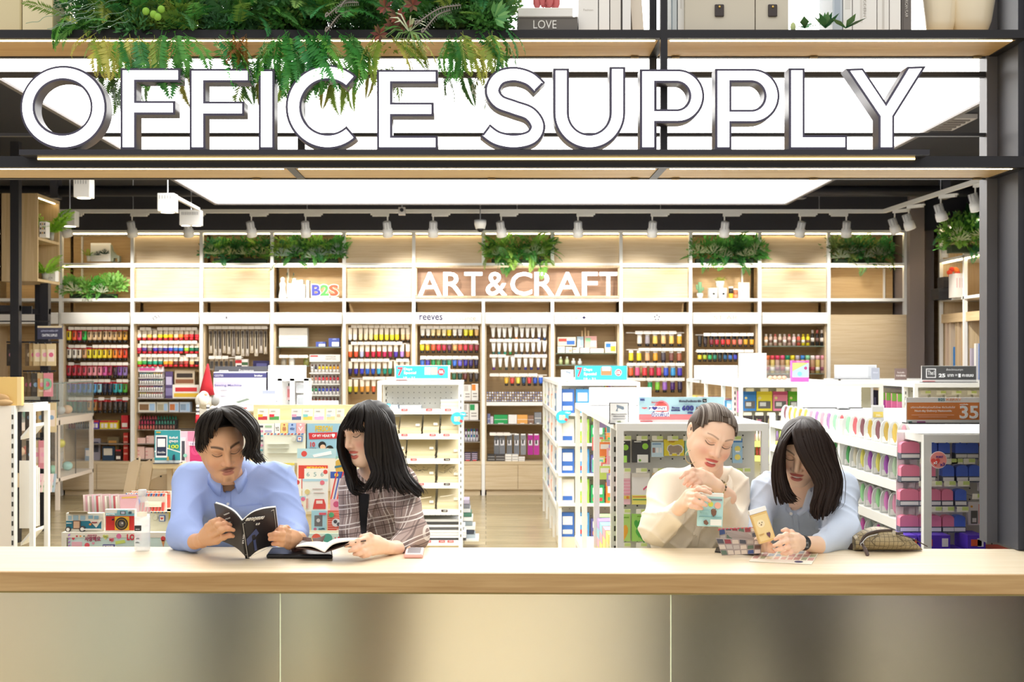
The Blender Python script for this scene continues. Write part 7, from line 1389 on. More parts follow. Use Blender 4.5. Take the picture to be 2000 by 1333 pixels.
 # ================ people: implicit surfaces meshed on a sparse grid
from mathutils.bvhtree import BVHTree
def smin(a,b,k):
 h=np.maximum(k-np.abs(a-b),0)/k
 return np.minimum(a,b)-h*h*k*.25
def d_cap(p,a,b,ra,rb):
 a=np.asarray(a,np.float32);ba=np.asarray(b,np.float32)-a;pa=p-a
 h=np.clip(pa@ba/max(float(ba@ba),1e-9),0,1)
 return np.linalg.norm(pa-h[:,None]*ba,axis=1)-(ra+(rb-ra)*h)
def d_ell(p,c,r,R=None):
 q=p-np.asarray(c,np.float32)
 if R is not None:q=q@R
 r=np.asarray(r,np.float32);k0=np.linalg.norm(q/r,axis=1);k1=np.linalg.norm(q/(r*r),axis=1)
 return k0*(k0-1)/np.maximum(k1,1e-6)
def mesh_sdf(f,lo,hi,h):
 lo=np.array(lo,np.float32);n=np.ceil((np.array(hi)-lo)/h/8).astype(int)*8+1
 B=8;nb=(n-1)//B
 cen=np.stack(np.meshgrid(*[(np.arange(k)+.5)*B*h for k in nb],indexing='ij'),-1).reshape(-1,3).astype(np.float32)+lo
 d=f(cen);act=np.where(np.abs(d)<B*h*1.15)[0]
 V=np.ones(n,np.float32)*9
 sgn=np.where(d<0,-9,9).reshape(nb)
 V[:-1,:-1,:-1]=np.repeat(np.repeat(np.repeat(sgn,B,0),B,1),B,2)
 off=np.stack(np.meshgrid(*[np.arange(B+1)]*3,indexing='ij'),-1).reshape(-1,3)
 bi=np.stack(np.unravel_index(act,nb),1)*B
 idx=(bi[:,None,:]+off[None]).reshape(-1,3)
 V[idx[:,0],idx[:,1],idx[:,2]]=f(idx.astype(np.float32)*h+lo)
 I=V<0
 s=np.zeros(n-1,np.int8)
 co=[(i,j,k)for i in(0,1)for j in(0,1)for k in(0,1)]
 for(i,j,k)in co:s+=I[i:n[0]-1+i,j:n[1]-1+j,k:n[2]-1+k]
 cells=np.argwhere((s>0)&(s<8));m=len(cells)
 vid=-np.ones(n-1,np.int32);vid[cells[:,0],cells[:,1],cells[:,2]]=np.arange(m)
 cv=np.stack([V[cells[:,0]+i,cells[:,1]+j,cells[:,2]+k]for i,j,k in co],1)
 acc=np.zeros((m,3),np.float32);cnt=np.zeros(m,np.float32);ca=np.array(co,np.float32)
 for a in range(8):
  for b in range(a+1,8):
   if abs(ca[a]-ca[b]).sum()!=1:continue
   x=(cv[:,a]<0)!=(cv[:,b]<0);t=np.clip(cv[x,a]/(cv[x,a]-cv[x,b]),.02,.98)
   acc[x]+=ca[a]+(ca[b]-ca[a])*t[:,None];cnt[x]+=1
 verts=(cells+acc/cnt[:,None])*h+lo
 Q=[]
 for ax in range(3):
  u,w_=(ax+1)%3,(ax+2)%3;sl=[slice(1,-1)]*3;sl[ax]=slice(0,-1);s2=list(sl);s2[ax]=slice(1,None)
  A,Bv=I[tuple(sl)],I[tuple(s2)];e=np.argwhere(A!=Bv);fl=A[tuple(e.T)];e[:,u]+=1;e[:,w_]+=1
  q=[]
  for du,dw in((-1,-1),(0,-1),(0,0),(-1,0)):
   c=e.copy();c[:,u]+=du;c[:,w_]+=dw;q.append(vid[c[:,0],c[:,1],c[:,2]])
  q=np.stack(q,1);q[~fl]=q[~fl][:,::-1];Q.append(q[(q>=0).all(1)])
 return verts,np.concatenate(Q)
def np_mesh(name,parts,mats,cols=None,mi=None):
 vs=np.concatenate([p[0]for p in parts]);k=0;fs=[]
 for p in parts:fs.append(p[1]+k);k+=len(p[0])
 fs=np.concatenate(fs);me=bpy.data.meshes.new(name);me.vertices.add(len(vs));me.vertices.foreach_set('co',vs.astype(np.float32).ravel())
 me.loops.add(fs.size);me.loops.foreach_set('vertex_index',fs.ravel().astype(np.int32));me.polygons.add(len(fs))
 me.polygons.foreach_set('loop_start',np.arange(0,fs.size,4,dtype=np.int32));me.polygons.foreach_set('use_smooth',np.ones(len(fs),bool))
 for m in mats:me.materials.append(m)
 me.update(calc_edges=True)
 if cols is not None:
  at=me.color_attributes.new('Col','FLOAT_COLOR','POINT');c=np.concatenate(cols);at.data.foreach_set('color',np.concatenate([c,np.ones((len(c),1))],1).astype(np.float32).ravel())
 me.validate()
 return me
SKIN=mat('VCOL',.48,key='skin');SKIN.node_tree.nodes['Principled BSDF'].inputs['Subsurface Weight'].default_value=.12;SKIN.node_tree.nodes['Principled BSDF'].inputs['Subsurface Radius'].default_value=(.012,.005,.003)
def rotm(yaw,pitch,roll):return np.array(Matrix.Rotation(math.radians(yaw),3,'Z')@Matrix.Rotation(math.radians(roll),3,'Y')@Matrix.Rotation(math.radians(pitch),3,'X'),np.float32)
HS=.86
def W3_(p):return np.array(P(*p),np.float32)
def head_sdf(q,w=1.,jaw=1.,smile=0.,man=False):
 x=np.abs(q[:,0]);p=np.stack([x,q[:,1],q[:,2]],1)
 d=d_ell(p,(0,.012,.030),(.0755,.094,.073))
 d=smin(d,d_ell(p,(0,-.026,-.03),(.060*w,.062,.084)),.04)
 d=smin(d,d_cap(p,(.043*w,.0,-.045),(.018*jaw,-.058,-.094),.026,.020),.035)
 d=smin(d,d_ell(p,(0,-.066,-.098),(.020*jaw,.018,.017)),.025)
 d=smin(d,d_ell(p,(.036,-.058,-.032),(.026,.023,.024)),.025)
 d=smin(d,d_cap(p,(.010,-.086,.023),(.044,-.070,.021),.007,.006),.020)
 d=-smin(-d,d_ell(p,(.031,-.096,.004),(.020,.017,.013)),.016)
 d=smin(d,d_ell(p,(.031,-.069,.003),(.0165,.0145,.0115)),.007)
 d=smin(d,d_cap(p,(0,-.084,.018),(0,-.104,-.030),.0075,.0098),.014)
 d=smin(d,d_ell(p,(.0125,-.092,-.034),(.0085,.010,.0072)),.008)
 mz=-.064+smile*7.*x*x
 pm=np.stack([x,p[:,1]+2.2*x*x,p[:,2]-(mz+.064)],1)
 d=smin(d,d_ell(pm,(0,-.086,-.060),(.022,.0085,.0048)),.006)
 d=smin(d,d_ell(pm,(0,-.084,-.073-.004*smile),(.018,.0085,.0058)),.006)
 d=-smin(-d,d_cap(pm,(0,-.099,-.0655),(.021,-.096,-.0645),.0022+.0045*smile,.001),.003)
 if smile:d=smin(d,d_ell(pm,(0,-.0785,-.0645),(.020,.009,.006)),.002)
 e=np.stack([x-.0745,q[:,1]-.012,q[:,2]+.004],1);a=.35;e=np.stack([e[:,0]-.25*e[:,1],e[:,1]*math.cos(a)-e[:,2]*math.sin(a),e[:,1]*math.sin(a)+e[:,2]*math.cos(a)],1)
 ear=np.maximum(d_ell(e,(0,0,0),(.010,.019,.032)),-d_ell(e,(.012,-.004,.002),(.008,.012,.021)))
 d=smin(d,ear,.006)
 return d
def head_col(q,skin,lip,brow,o):
 x=np.abs(q[:,0]);y,z=q[:,1],q[:,2];c=np.tile(np.array(lin(skin)),(len(q),1));fr=y<-.045
 def mixc(m,col):c[:]=c*(1-m[:,None])+np.array(lin(col))*m[:,None]
 g=lambda v,s:np.exp(-(v/s)**2)
 mixc(.38*g(x-.042,.02)*g(z+.032,.018)*fr*o.get('blush',1),'#d8705f');mixc(.25*g(x,.014)*g(z+.032,.012)*fr,'#c8785f')
 mixc(.3*g(x-.031,.02)*g(z-.004,.011)*fr,o.get('lid','#a8705a'))
 sm=o.get('smile',0);mz=-.0655+sm*7*x*x
 up=np.clip(1.2-np.hypot(x/.0235,(z-mz-.0045-.002*sm)/.0062),0,1)*4;lo=np.clip(1.2-np.hypot(x/.020,(z-mz+.008+.004*sm)/.0078),0,1)*4
 mixc(np.clip(np.maximum(up,lo),0,1)*(y<-.066)*.85,lip)
 gap=np.clip(1-np.hypot(x/.0195,(z-mz)/(.0016+.0055*sm)),0,1)*5;mixc(np.clip(gap,0,1)*(y<-.06),'#f2ebe4' if sm else '#5a2a26')
 if sm:mixc(np.clip(1-np.abs(z-mz+.0055)/.0016,0,1)*(x<.016)*(y<-.06),'#7a2e2e')
 bz=.0265+.006*np.sin(np.clip((x-.012)/.04,0,1)*PI*.75);bt=o.get('bt',.0032)*(1-.5*np.clip((x-.02)/.034,0,1))
 mixc(np.clip(1.5-np.abs(z-bz)/bt,0,1)*(x>.012)*(x<.051)*fr*o.get('bs',.8),brow)
 lz=-.0045+.0055*((x-.031)/.0155)**2+.0012*(x-.031)/.0155;on=(x>.0145)*(x<.0495)*fr
 mixc(np.clip(1.4-np.abs(z-lz)/.0019,0,1)*on*.95,'#1c1412')
 mixc(np.clip(1.2-np.abs(z-lz-.0085)/.0012,0,1)*on*.45,'#6a4436')
 if o.get('man'):
  mixc(np.clip(1.3-np.hypot((x-.004)/.026,(z+.0535+.25*(x-.004))/.0062),0,1)*fr*.62,'#2a1f1a');mixc(np.clip(1.2-np.hypot(x/.014,(z+.100)/.014),0,1)*fr*.4,'#3a2c24');mixc(np.clip((-.06-z)/.04,0,1)*(x>.02)*.16,'#4a3a30')
 mixc(np.clip(1.3-np.hypot((x-.0085)/.0038,(z+.0395)/.0026),0,1)*(y<-.08)*.7,'#4a2a22')
 return c
def cap_obj(prims,k=.02):
 pr=[(W3_(a),W3_(b),ra,rb)for a,b,ra,rb in prims]
 def f(p,gr=0.):
  d=None
  for a,b,ra,rb in pr:
   e=d_cap(p,a,b,ra+gr,rb+gr);d=e if d is None else smin(d,e,k)
  return d
 pts=np.array([q for a,b,ra,rb in pr for q in(a-max(ra,rb),a+max(ra,rb),b-max(ra,rb),b+max(ra,rb))])
 return f,pts.min(0)-.03,pts.max(0)+.03
def hand_prims(wrist,fingers,palm,fr=.0074,wr=.021):
 out=[]
 for a,b,r_ in palm:out.append((a,b,r_,r_))
 kn=[]
 for ch in fingers:
  n=len(ch)-1
  for i in range(n):out.append((ch[i],ch[i+1],fr*(1.12-.13*i),fr*(1.12-.13*(i+1))))
  out.append((ch[0],wrist,fr*1.25,wr*.8))
 return out
def FOLD(p,s):
 x,y,z=p[:,0],p[:,1],p[:,2];sn=np.sin
 u1=27*(z*.75+x*.62)+2.4*sn(9*x+13*z+8*y);u2=31*(z*.5-x*.9)+2.2*sn(11*z-7*x+6*y);u3=46*z+2*sn(17*x+9*y)
 m1=.5+.5*sn(11*x+7*z+5*y);m2=.5+.5*sn(9*z-13*x+1.7+6*y);m3=.5+.5*sn(15*x+10*z+4)
 r=lambda u:(1-np.abs(sn(u)))**2.5
 return s*(.35-1.5*r(u1)*m1-1.4*r(u2)*m2-.9*r(u3)*m3*m1)
def person(label,head,hs,neck,torso,arms,fore,hands,legs,skin,lip,brow,o,shirtm,legm,necksub=(),fold=.0026,shirt_name='shirt',cuffs=()):
 R=rotm(*hs);H=W3_(head);root=thing('person',label,'person',(float(H[0]),4.15,0))
 ft,lo,hi=cap_obj(torso,.06)
 fb,_,_=cap_obj(torso+arms,.05)
 nk=[(W3_(a),W3_(b),ra,rb)for a,b,ra,rb in neck]
 def fh(p):
  q=(p-H)@R/HS;d=head_sdf(q,o.get('w',1.),o.get('jaw',1.),o.get('smile',0.))*HS
  for a,b,ra,rb in nk:d=smin(d,d_cap(p,a,b,ra,rb),.022)
  return smin(d,ft(p,-.014),.016)
 l2=H-np.array([.13,.13,.20]);h2=H+np.array([.13,.13,.125]);l2[2]=H[2]-o.get('chest',.16)
 P1=mesh_sdf(fh,l2,h2,.0016);parts=[P1];q=(P1[0]-H)@R/HS;cols=[head_col(q.astype(np.float64),skin,lip,brow,o)]
 low=q[:,2]<-.125;cols[0][low]=np.array(lin(skin))*.97
 fl,ll,lh=cap_obj(torso+arms+legs,.05)
 parts.append(mesh_sdf(lambda p:fl(p,-.016),ll,lh,.014));cols.append(np.tile(np.array(lin(skin)),(len(parts[-1][0]),1)))
 for hp in hands:
  fhd,a,b=cap_obj(hp,.008);M_=mesh_sdf(fhd,a,b,.0017);parts.append(M_)
  v=M_[0];tips=np.array([W3_(x[1])for x in hp if x[3]<.0068])if any(x[3]<.0068 for x in hp)else None
  c=np.tile(np.array(lin(skin)),(len(v),1))
  if tips is not None:
   dd=np.min(np.linalg.norm(v[:,None,:]-tips[None],axis=2),axis=1);t=np.clip(1.25-dd/.011,0,1)[:,None]*.4;c=c*(1-t)+np.array(lin('#d98f7c'))*t
  cols.append(c)
 me=np_mesh('body',[(p[0]-np.array(root.location),p[1])for p in parts],[SKIN],cols)
 sub('body',me,root)
 fs_,lo,hi=cap_obj(torso+arms,.045);ns=[(W3_(a),W3_(b),ra,rb)for a,b,ra,rb in necksub]
 def fsh(p):
  d=fs_(p)+np.minimum(FOLD(p,fold),.006)
  for a,b,ra,rb in ns:d=-smin(-d,d_cap(p,a,b,ra,rb),.006)
  return d
 S=mesh_sdf(fsh,lo,hi,.0042);sme=np_mesh(shirt_name,[(S[0]-np.array(root.location),S[1])],[shirtm]);sh=sub(shirt_name,sme,root)
 fg,lo,hi=cap_obj(legs,.05);T=mesh_sdf(fg,lo,hi,.014);sub('trousers',np_mesh('trousers',[(T[0]-np.array(root.location),T[1])],[legm]),root)
 for a,b,ra,rb,m_ in cuffs:
  MB().tube([P(*a),P(*b)],[ra,rb],20).build('cuff',m_,root,smooth=True)
 bvh=BVHTree.FromPolygons([tuple(v)for v in S[0]],S[1].tolist())
 allv=np.concatenate([p[0]for p in parts[:1]]);
 return root,bvh
def on(bvh,x,y,off=.002,ymax=9.):
 d=P(x,y,1.)-Vector((0,0,CZ));d.normalize();h=bvh.ray_cast(Vector((0,0,CZ)),d)
 if h[0]is None:return P(x,y,ymax)if ymax<9 else None
 return P(x,y,ymax)-d*off if h[0].y>ymax else h[0]-d*off
def patch(root,bvh,name,poly,m,n=10,off=.0025,th=.002,smooth=True,ymax=9.):
 L,Rr=poly;b=MB();rows=[]
 lerp=lambda pl,t:Vector(pl[min(int(t*(len(pl)-1)),len(pl)-2)]).lerp(Vector(pl[min(int(t*(len(pl)-1)),len(pl)-2)+1]),t*(len(pl)-1)-min(int(t*(len(pl)-1)),len(pl)-2))
 last=None
 for i in range(n+1):
  a,c=lerp(L,i/n),lerp(Rr,i/n);row=[]
  for j in range(5):
   p=a.lerp(c,j/4);h=on(bvh,p.x,p.y,off,ymax)or last
   if h is None:h=P(p.x,p.y,3.95)
   last=h;row.append(h)
  rows.append(row)
 vs=[p for r_ in rows for p in r_];fs=[(i*5+j,i*5+j+1,(i+1)*5+j+1,(i+1)*5+j)for i in range(n)for j in range(4)]
 k=len(vs);vs+=[p+Vector((0,th+off,0))for p in vs];fs+=[tuple(q+k for q in f[::-1])for f in fs]
 return b.add(vs,fs).build(name,m,root,smooth=smooth)
def hair(root,name,guides,per,m,rad=.008,Y0=4.,seed=1,fine=40,jit=.004,m2=None,fr=.0011,wave=.004):
 r=random.Random(seed);b=MB();G=[[P(x,y,Y0+dy)for x,y,dy in g]for g in guides];G=[catmull(g,4)for g in G]
 def res(g,n=12):return[g[min(int(i*(len(g)-1)/n),len(g)-1)].lerp(g[min(int(i*(len(g)-1)/n)+1,len(g)-1)],i*(len(g)-1)/n%1)for i in range(n+1)]
 G=[res(g)for g in G]
 def strand(k,t,jx,R,mi,w=0.):
  ph=k*1.1+t*1.6+r.uniform(-.5,.5);pts=[]
  for i in range(13):
   p=G[k][i].lerp(G[k+1][i],t)+jx*(i/12)**.7;p.x+=w*math.sin(ph+i*.95)*(i/12);p.y+=w*math.cos(ph+i*.7)*(i/12);pts.append(p)
  b.tube(pts,[R*min(1,.35+i*.25)*(1 if i<8 else max(.12,1-(i-8)*.2))for i in range(13)],5,mi,.75)
 for k in range(len(G)-1):
  if guides[k]is None:continue
  for q in range(per):
   strand(k,(q+r.random())/per,Vector((r.gauss(0,jit),r.gauss(0,jit),r.gauss(0,jit))),rad*r.uniform(.7,1.15),1 if m2 and r.random()<.35 else 0,wave)
  for q in range(fine):strand(k,r.random(),Vector((r.gauss(0,jit*1.8),r.gauss(0,jit*1.5)-.004,r.gauss(0,jit))),fr,1 if m2 and r.random()<.4 else 0,wave*1.2)
 return b.build(name,[m,m2 or m],root,smooth=True)
def scalp(root,H,hs,m,grow=.008,plane=(.857,.514,-.0386),extra=(),name='scalp_hair',cut=-.075):
 R=rotm(*hs);H=W3_(H)
 def f(p):
  q=(p-H)@R/HS;d=d_ell(q,(0,.014,.031),(.0755+grow,.094+grow,.073+grow))
  d=smin(d,d_ell(q,(0,.04,-.01),(.066+grow,.066,.075)),.03)
  x=np.abs(q[:,0]);pl=plane[2]-(plane[0]*q[:,1]+plane[1]*q[:,2])-.25*np.maximum(x-.05,0)
  rough=.0012*np.sin(170*q[:,0]+60*q[:,1]+3*np.sin(40*q[:,2]))
  return np.maximum(np.maximum(d+rough,pl),cut-q[:,2])*HS
 S=mesh_sdf(f,H-.13,H+.13,.003);sub(name,np_mesh(name,[(S[0]-np.array(root.location),S[1])],[m]),root)
def HAIR(c,k):
 m=mat(c,.48,key=k,bump=.25,bscale=600);m.node_tree.nodes['Principled BSDF'].inputs['Specular IOR Level'].default_value=.28
 return m
def collar(root,bot,top,r,m,yaw=0.,gap=22.,ln=.020,pt=.022,flare=.55,th=.003):
 B,T=P(*bot),P(*top);ax=(T-B).normalized();f=Vector((math.sin(math.radians(yaw)),-math.cos(math.radians(yaw)),0));f=(f-ax*f.dot(ax)).normalized();s=ax.cross(f)
 b=MB();rows=[];n=40
 for i in range(n+1):
  a=math.radians(gap+(360-2*gap)*i/n);d=f*math.cos(a)+s*math.sin(a);q=min(math.degrees(a),360-math.degrees(a))
  L=ln+pt*math.exp(-((q-gap)/24)**2);t0=T+d*r;t1=t0+d*.004+ax*.002;lo=t1-ax*L*.82+d*L*flare+f*(.006*math.exp(-((q-gap)/30)**2));inn=B+d*(r*1.05)
  rows.append([inn,t0,t1,lo,lo-d*th])
 vs=[p for w_ in rows for p in w_];fs=[(i*5+j,i*5+j+1,(i+1)*5+j+1,(i+1)*5+j)for i in range(n)for j in range(4)]
 return b.add(vs,fs).build('collar',m,root,smooth=True)
def cloth(c,k,b=.15):return mat(c,.8,key=k,bump=b,bscale=500)
Y=3.9
# ---- man in the light blue shirt, reading
h=HAIR('#1c1613','hair_man');hy=3.90;HPM=(432,868,hy);hs=(22,22,-9)
blue=cloth('#9fb4ea','shirt_blue');navy=cloth('#454c66','trs_navy')
lh=hand_prims((394,1056,3.70),[[(406,1029,3.63),(417,1020,3.585),(428,1016,3.58),(437,1018,3.585)],[(410,1037,3.62),(425,1027,3.57),(439,1023,3.565),(450,1026,3.575)],[(416,1047,3.61),(432,1037,3.56),(446,1033,3.555),(456,1036,3.565)],[(424,1057,3.61),(437,1050,3.575),(448,1046,3.57),(455,1048,3.58)],[(402,1036,3.68),(412,1022,3.68),(424,1014,3.67)]],[((400,1050,3.67),(416,1042,3.63),.020),((402,1042,3.66),(412,1034,3.635),.016),((408,1056,3.655),(422,1053,3.625),.015)])+[((394,1056,3.70),(372,1060,3.762),.0205,.025)]
rh=hand_prims((584,1055,3.76),[[(566,1041,3.68),(556,1034,3.62),(547,1034,3.60),(540,1037,3.605)],[(567,1050,3.67),(553,1044,3.60),(538,1043,3.58),(526,1045,3.59)],[(566,1059,3.67),(551,1054,3.60),(537,1052,3.585),(527,1054,3.59)],[(563,1067,3.67),(550,1063,3.61),(541,1062,3.60),(533,1063,3.60)],[(574,1044,3.74),(560,1032,3.72),(548,1030,3.70)]],[((576,1052,3.73),(566,1051,3.68),.020),((577,1060,3.72),(566,1061,3.68),.016),((574,1046,3.72),(566,1044,3.69),.014)])+[((584,1055,3.76),(580,1050,3.86),.022,.03)]
man,mb=person('man in a light blue shirt with a moustache reading a black book',HPM,hs,[((438,905,3.95),(448,958,4.03),.046,.05)],[((420,972,4.05),(490,972,4.05),.085,.085),((415,1030,4.12),(495,1030,4.12),.092,.092),((425,1100,4.2),(490,1100,4.2),.092,.092),((384,938,4.05),(532,938,4.05),.050,.050),((448,925,4.04),(448,960,4.06),.062,.07)],[((372,943,4.04),(361,1040,3.84),.058,.046),((361,1044,3.84),(377,1058,3.755),.045,.034),((545,943,4.03),(571,1036,3.90),.055,.042),((571,1036,3.90),(580,1052,3.80),.042,.030)],[],[lh,rh],[((430,1150,4.25),(485,1150,4.28),.10,.10),((425,1170,4.35),(410,1430,4.6),.085,.06),((490,1170,4.35),(490,1430,4.62),.085,.06),((410,1430,4.6),(412,1540,4.75),.06,.05),((490,1430,4.62),(490,1530,4.78),.06,.05)],'#d8a680','#b87466','#241b17',dict(man=True,jaw=1.15,bt=.0046,bs=.85,blush=.35,lid='#8a5a44',chest=.13),blue,navy,necksub=[((440,890,3.95),(448,948,3.99),.034,.032)],fold=.0052)
collar(man,(449,950,4.02),(444,922,3.99),.052,blue,8,20,.022,.020)
patch(man,mb,'placket',([(441,945),(440,1000),(441,1065)],[(450,945),(450,1000),(451,1065)]),blue,12,.003);patch(man,mb,'pocket',([(466,990),(468,1025)],[(512,986),(514,1025)]),blue,6,.003)
for y in(958,985):p=on(mb,445,y,.006);MB().lathe([(.0045,0),(.0045,.003)],p,10,axis=1).build('button',mat('#e8ecf4',.3),man)
scalp(man,HPM,hs,h,.007,(.80,.60,.016))
M_=[[(396,880,.02),(384,850,.03),(398,815,.02),(425,797,.01)][::-1],[(425,799,-.03),(403,812,-.05),(387,838,-.05),(386,868,-.03),(392,884,-.02)],[(428,798,-.05),(412,812,-.085),(401,835,-.085),(402,862,-.065),(404,880,-.06)],[(430,797,-.06),(432,806,-.095),(428,818,-.10),(422,832,-.095),(416,842,-.09)]]
hair(man,'hair',M_,12,h,.0075,hy,3,25,.004)
M_=[[(428,798,-.06),(438,808,-.105),(458,826,-.125),(476,846,-.13),(484,872,-.12),(480,886,-.115)],[(430,797,-.06),(452,803,-.10),(476,822,-.12),(492,852,-.12),(492,880,-.11),(484,896,-.11)],[(432,796,-.04),(462,798,-.07),(488,820,-.085),(500,852,-.09),(497,884,-.09),(504,903,-.09)],[(434,796,-.01),(465,797,-.02),(492,822,-.03),(502,852,-.03),(497,885,-.04),(508,900,-.05)],[(432,797,.03),(462,801,.05),(485,830,.06),(490,870,.06),(486,890,.05)]]
hair(man,'hair',M_,13,h,.008,hy,4,34,.005,wave=.006)
# ---- woman in the plaid jacket
def plaid_mat():
 m=bpy.data.materials.new('plaid');m.use_nodes=True;nt=m.node_tree;b=nt.nodes['Principled BSDF'];b.inputs['Roughness'].default_value=.85
 g=nt.nodes.new('ShaderNodeNewGeometry');mp=nt.nodes.new('ShaderNodeMapping');mp.inputs['Rotation'].default_value=(0,math.radians(12),math.radians(20));sx=nt.nodes.new('ShaderNodeSeparateXYZ');nt.links.new(g.outputs['Position'],mp.inputs[0]);nt.links.new(mp.outputs[0],sx.inputs[0])
 col=None;base=nt.nodes.new('ShaderNodeRGB');base.outputs[0].default_value=(*lin('#a8938c'),1);col=base.outputs[0]
 def stripe(ax,period,off,wd,cc,fac):
  nonlocal col
  md=nt.nodes.new('ShaderNodeMath');md.operation='PINGPONG';md.inputs[1].default_value=period/2;ad=nt.nodes.new('ShaderNodeMath');ad.operation='ADD';ad.inputs[1].default_value=off
  lt=nt.nodes.new('ShaderNodeMath');lt.operation='LESS_THAN';lt.inputs[1].default_value=wd/2;mu=nt.nodes.new('ShaderNodeMath');mu.operation='MULTIPLY';mu.inputs[1].default_value=fac
  mx=nt.nodes.new('ShaderNodeMixRGB');mx.inputs[2].default_value=(*lin(cc),1);L=nt.links.new
  L(sx.outputs[ax],ad.inputs[0]);L(ad.outputs[0],md.inputs[0]);L(md.outputs[0],lt.inputs[0]);L(lt.outputs[0],mu.inputs[0]);L(mu.outputs[0],mx.inputs[0]);L(col,mx.inputs[1]);col=mx.outputs[0]
 for ax,off in((0,0.),(2,.02)):
  stripe(ax,.058,off,.016,'#7d6a66',.55);stripe(ax,.058,off+.006,.0035,'#f0e6e0',.85);stripe(ax,.058,off-.006,.0035,'#f0e6e0',.85);stripe(ax,.058,off+.022,.004,'#5a4a48',.7);stripe(ax,.058,off+.029,.003,'#6a5552',.5)
 nt.links.new(col,b.inputs['Base Color']);return m
plaid=plaid_mat();h2=HAIR('#171211','hair_plaid');hy=4.0;HP2=(719,841,hy);hs2=(-47,13,-3)
hd=hand_prims((757,1070,3.70),[[(716,1052,3.62),(700,1057,3.585),(687,1062,3.58),(676,1067,3.585)],[(718,1062,3.62),(702,1069,3.58),(692,1074,3.575),(683,1077,3.58)],[(722,1072,3.625),(709,1079,3.59),(700,1082,3.585),(692,1083,3.59)],[(728,1079,3.64),(718,1084,3.61),(710,1086,3.605),(704,1086,3.61)],[(738,1053,3.66),(722,1046,3.63),(706,1048,3.62)]],[((748,1066,3.68),(724,1060,3.635),.019),((746,1072,3.68),(730,1074,3.645),.015)],.0068,.019)+[((757,1070,3.70),(785,1072,3.79),.0185,.026)]
wp,wb=person('woman with long black wavy hair in a plaid jacket holding a notebook',HP2,hs2,[((722,875,4.03),(728,935,4.10),.038,.042)],[((712,975,4.12),(762,975,4.1),.072,.072),((708,1035,4.16),(762,1035,4.13),.078,.078),((712,1110,4.2),(760,1110,4.18),.085,.085),((698,945,4.16),(778,941,4.08),.042,.044),((730,930,4.1),(732,960,4.11),.05,.058)],[((786,950,4.06),(806,1045,3.90),.048,.043),((806,1047,3.90),(775,1071,3.77),.042,.031),((692,955,4.17),(690,1040,4.06),.044,.036),((690,1040,4.06),(720,1072,3.97),.034,.03)],[],[hd],[((715,1150,4.22),(765,1150,4.2),.095,.095),((718,1200,4.25),(700,1500,4.3),.08,.055),((765,1200,4.25),(760,1500,4.35),.08,.055),((700,1500,4.3),(700,1660,4.3),.055,.045),((760,1500,4.35),(760,1640,4.36),.055,.045)],'#f6d0b4','#cc5650','#3a2a24',dict(smile=.55,jaw=.82,w=.95,blush=1.2,bt=.0026,bs=.5,chest=.2),plaid,cloth('#a8875a','trs_tan'),necksub=[((716,915,4.02),(712,962,4.005),.045,.030)],shirt_name='jacket')
patch(wp,wb,'inner_top',([(700,963),(702,1000),(706,1050)],[(721,966),(719,1000),(714,1050)]),cloth('#1e1d22','blacktop'),10,.003)
patch(wp,wb,'lapel',([(736,905),(728,945),(718,1000),(716,1040)],[(748,925),(742,958),(728,1000),(717,1045)]),plaid,14,.008,.005);patch(wp,wb,'lapel',([(700,950),(700,990),(704,1040)],[(688,955),(690,992),(702,1045)]),plaid,12,.008,.005)
scalp(wp,HP2,hs2,h2,.003,(.857,.514,-.030),cut=-.11)
hair(wp,'hair',[[(706,789,-.055),(690,803,-.085),(677,824,-.085),(670,842,-.075)],[(708,788,-.07),(699,804,-.11),(692,824,-.115),(690,842,-.105)],[(710,788,-.07),(708,806,-.115),(708,828,-.12),(712,846,-.115)]],15,h2,.0055,hy,5,25,.003)
hair(wp,'hair',[[(710,788,-.07),(714,812,-.115),(718,850,-.115),(714,890,-.10),(726,930,-.105),(714,958,-.10)],[(716,784,-.045),(737,812,-.10),(742,860,-.10),(738,905,-.09),(752,935,-.09),(742,955,-.09)],[(722,782,-.01),(754,818,-.06),(764,870,-.06),(778,915,-.06),(800,946,-.07),(812,968,-.08)],[(726,783,.035),(763,823,.0),(776,880,0),(793,920,-.01),(812,948,-.03),(818,966,-.04)],[(724,785,.075),(760,830,.09),(768,880,.10),(783,920,.10),(796,945,.09)]],17,h2,.0105,hy,6,34,.005,wave=.010)
hair(wp,'hair',[[(702,790,-.02),(672,824,-.045),(664,868,-.03),(672,915,-.05),(684,950,-.07),(694,968,-.08)],[(704,789,0),(674,828,.0),(668,880,.02),(676,925,-.01),(690,955,-.04),(704,965,-.06)],[(706,790,.04),(690,830,.06),(688,890,.06),(700,930,.03),(712,950,.02)]],13,h2,.0095,hy,7,20,.004,wave=.008)
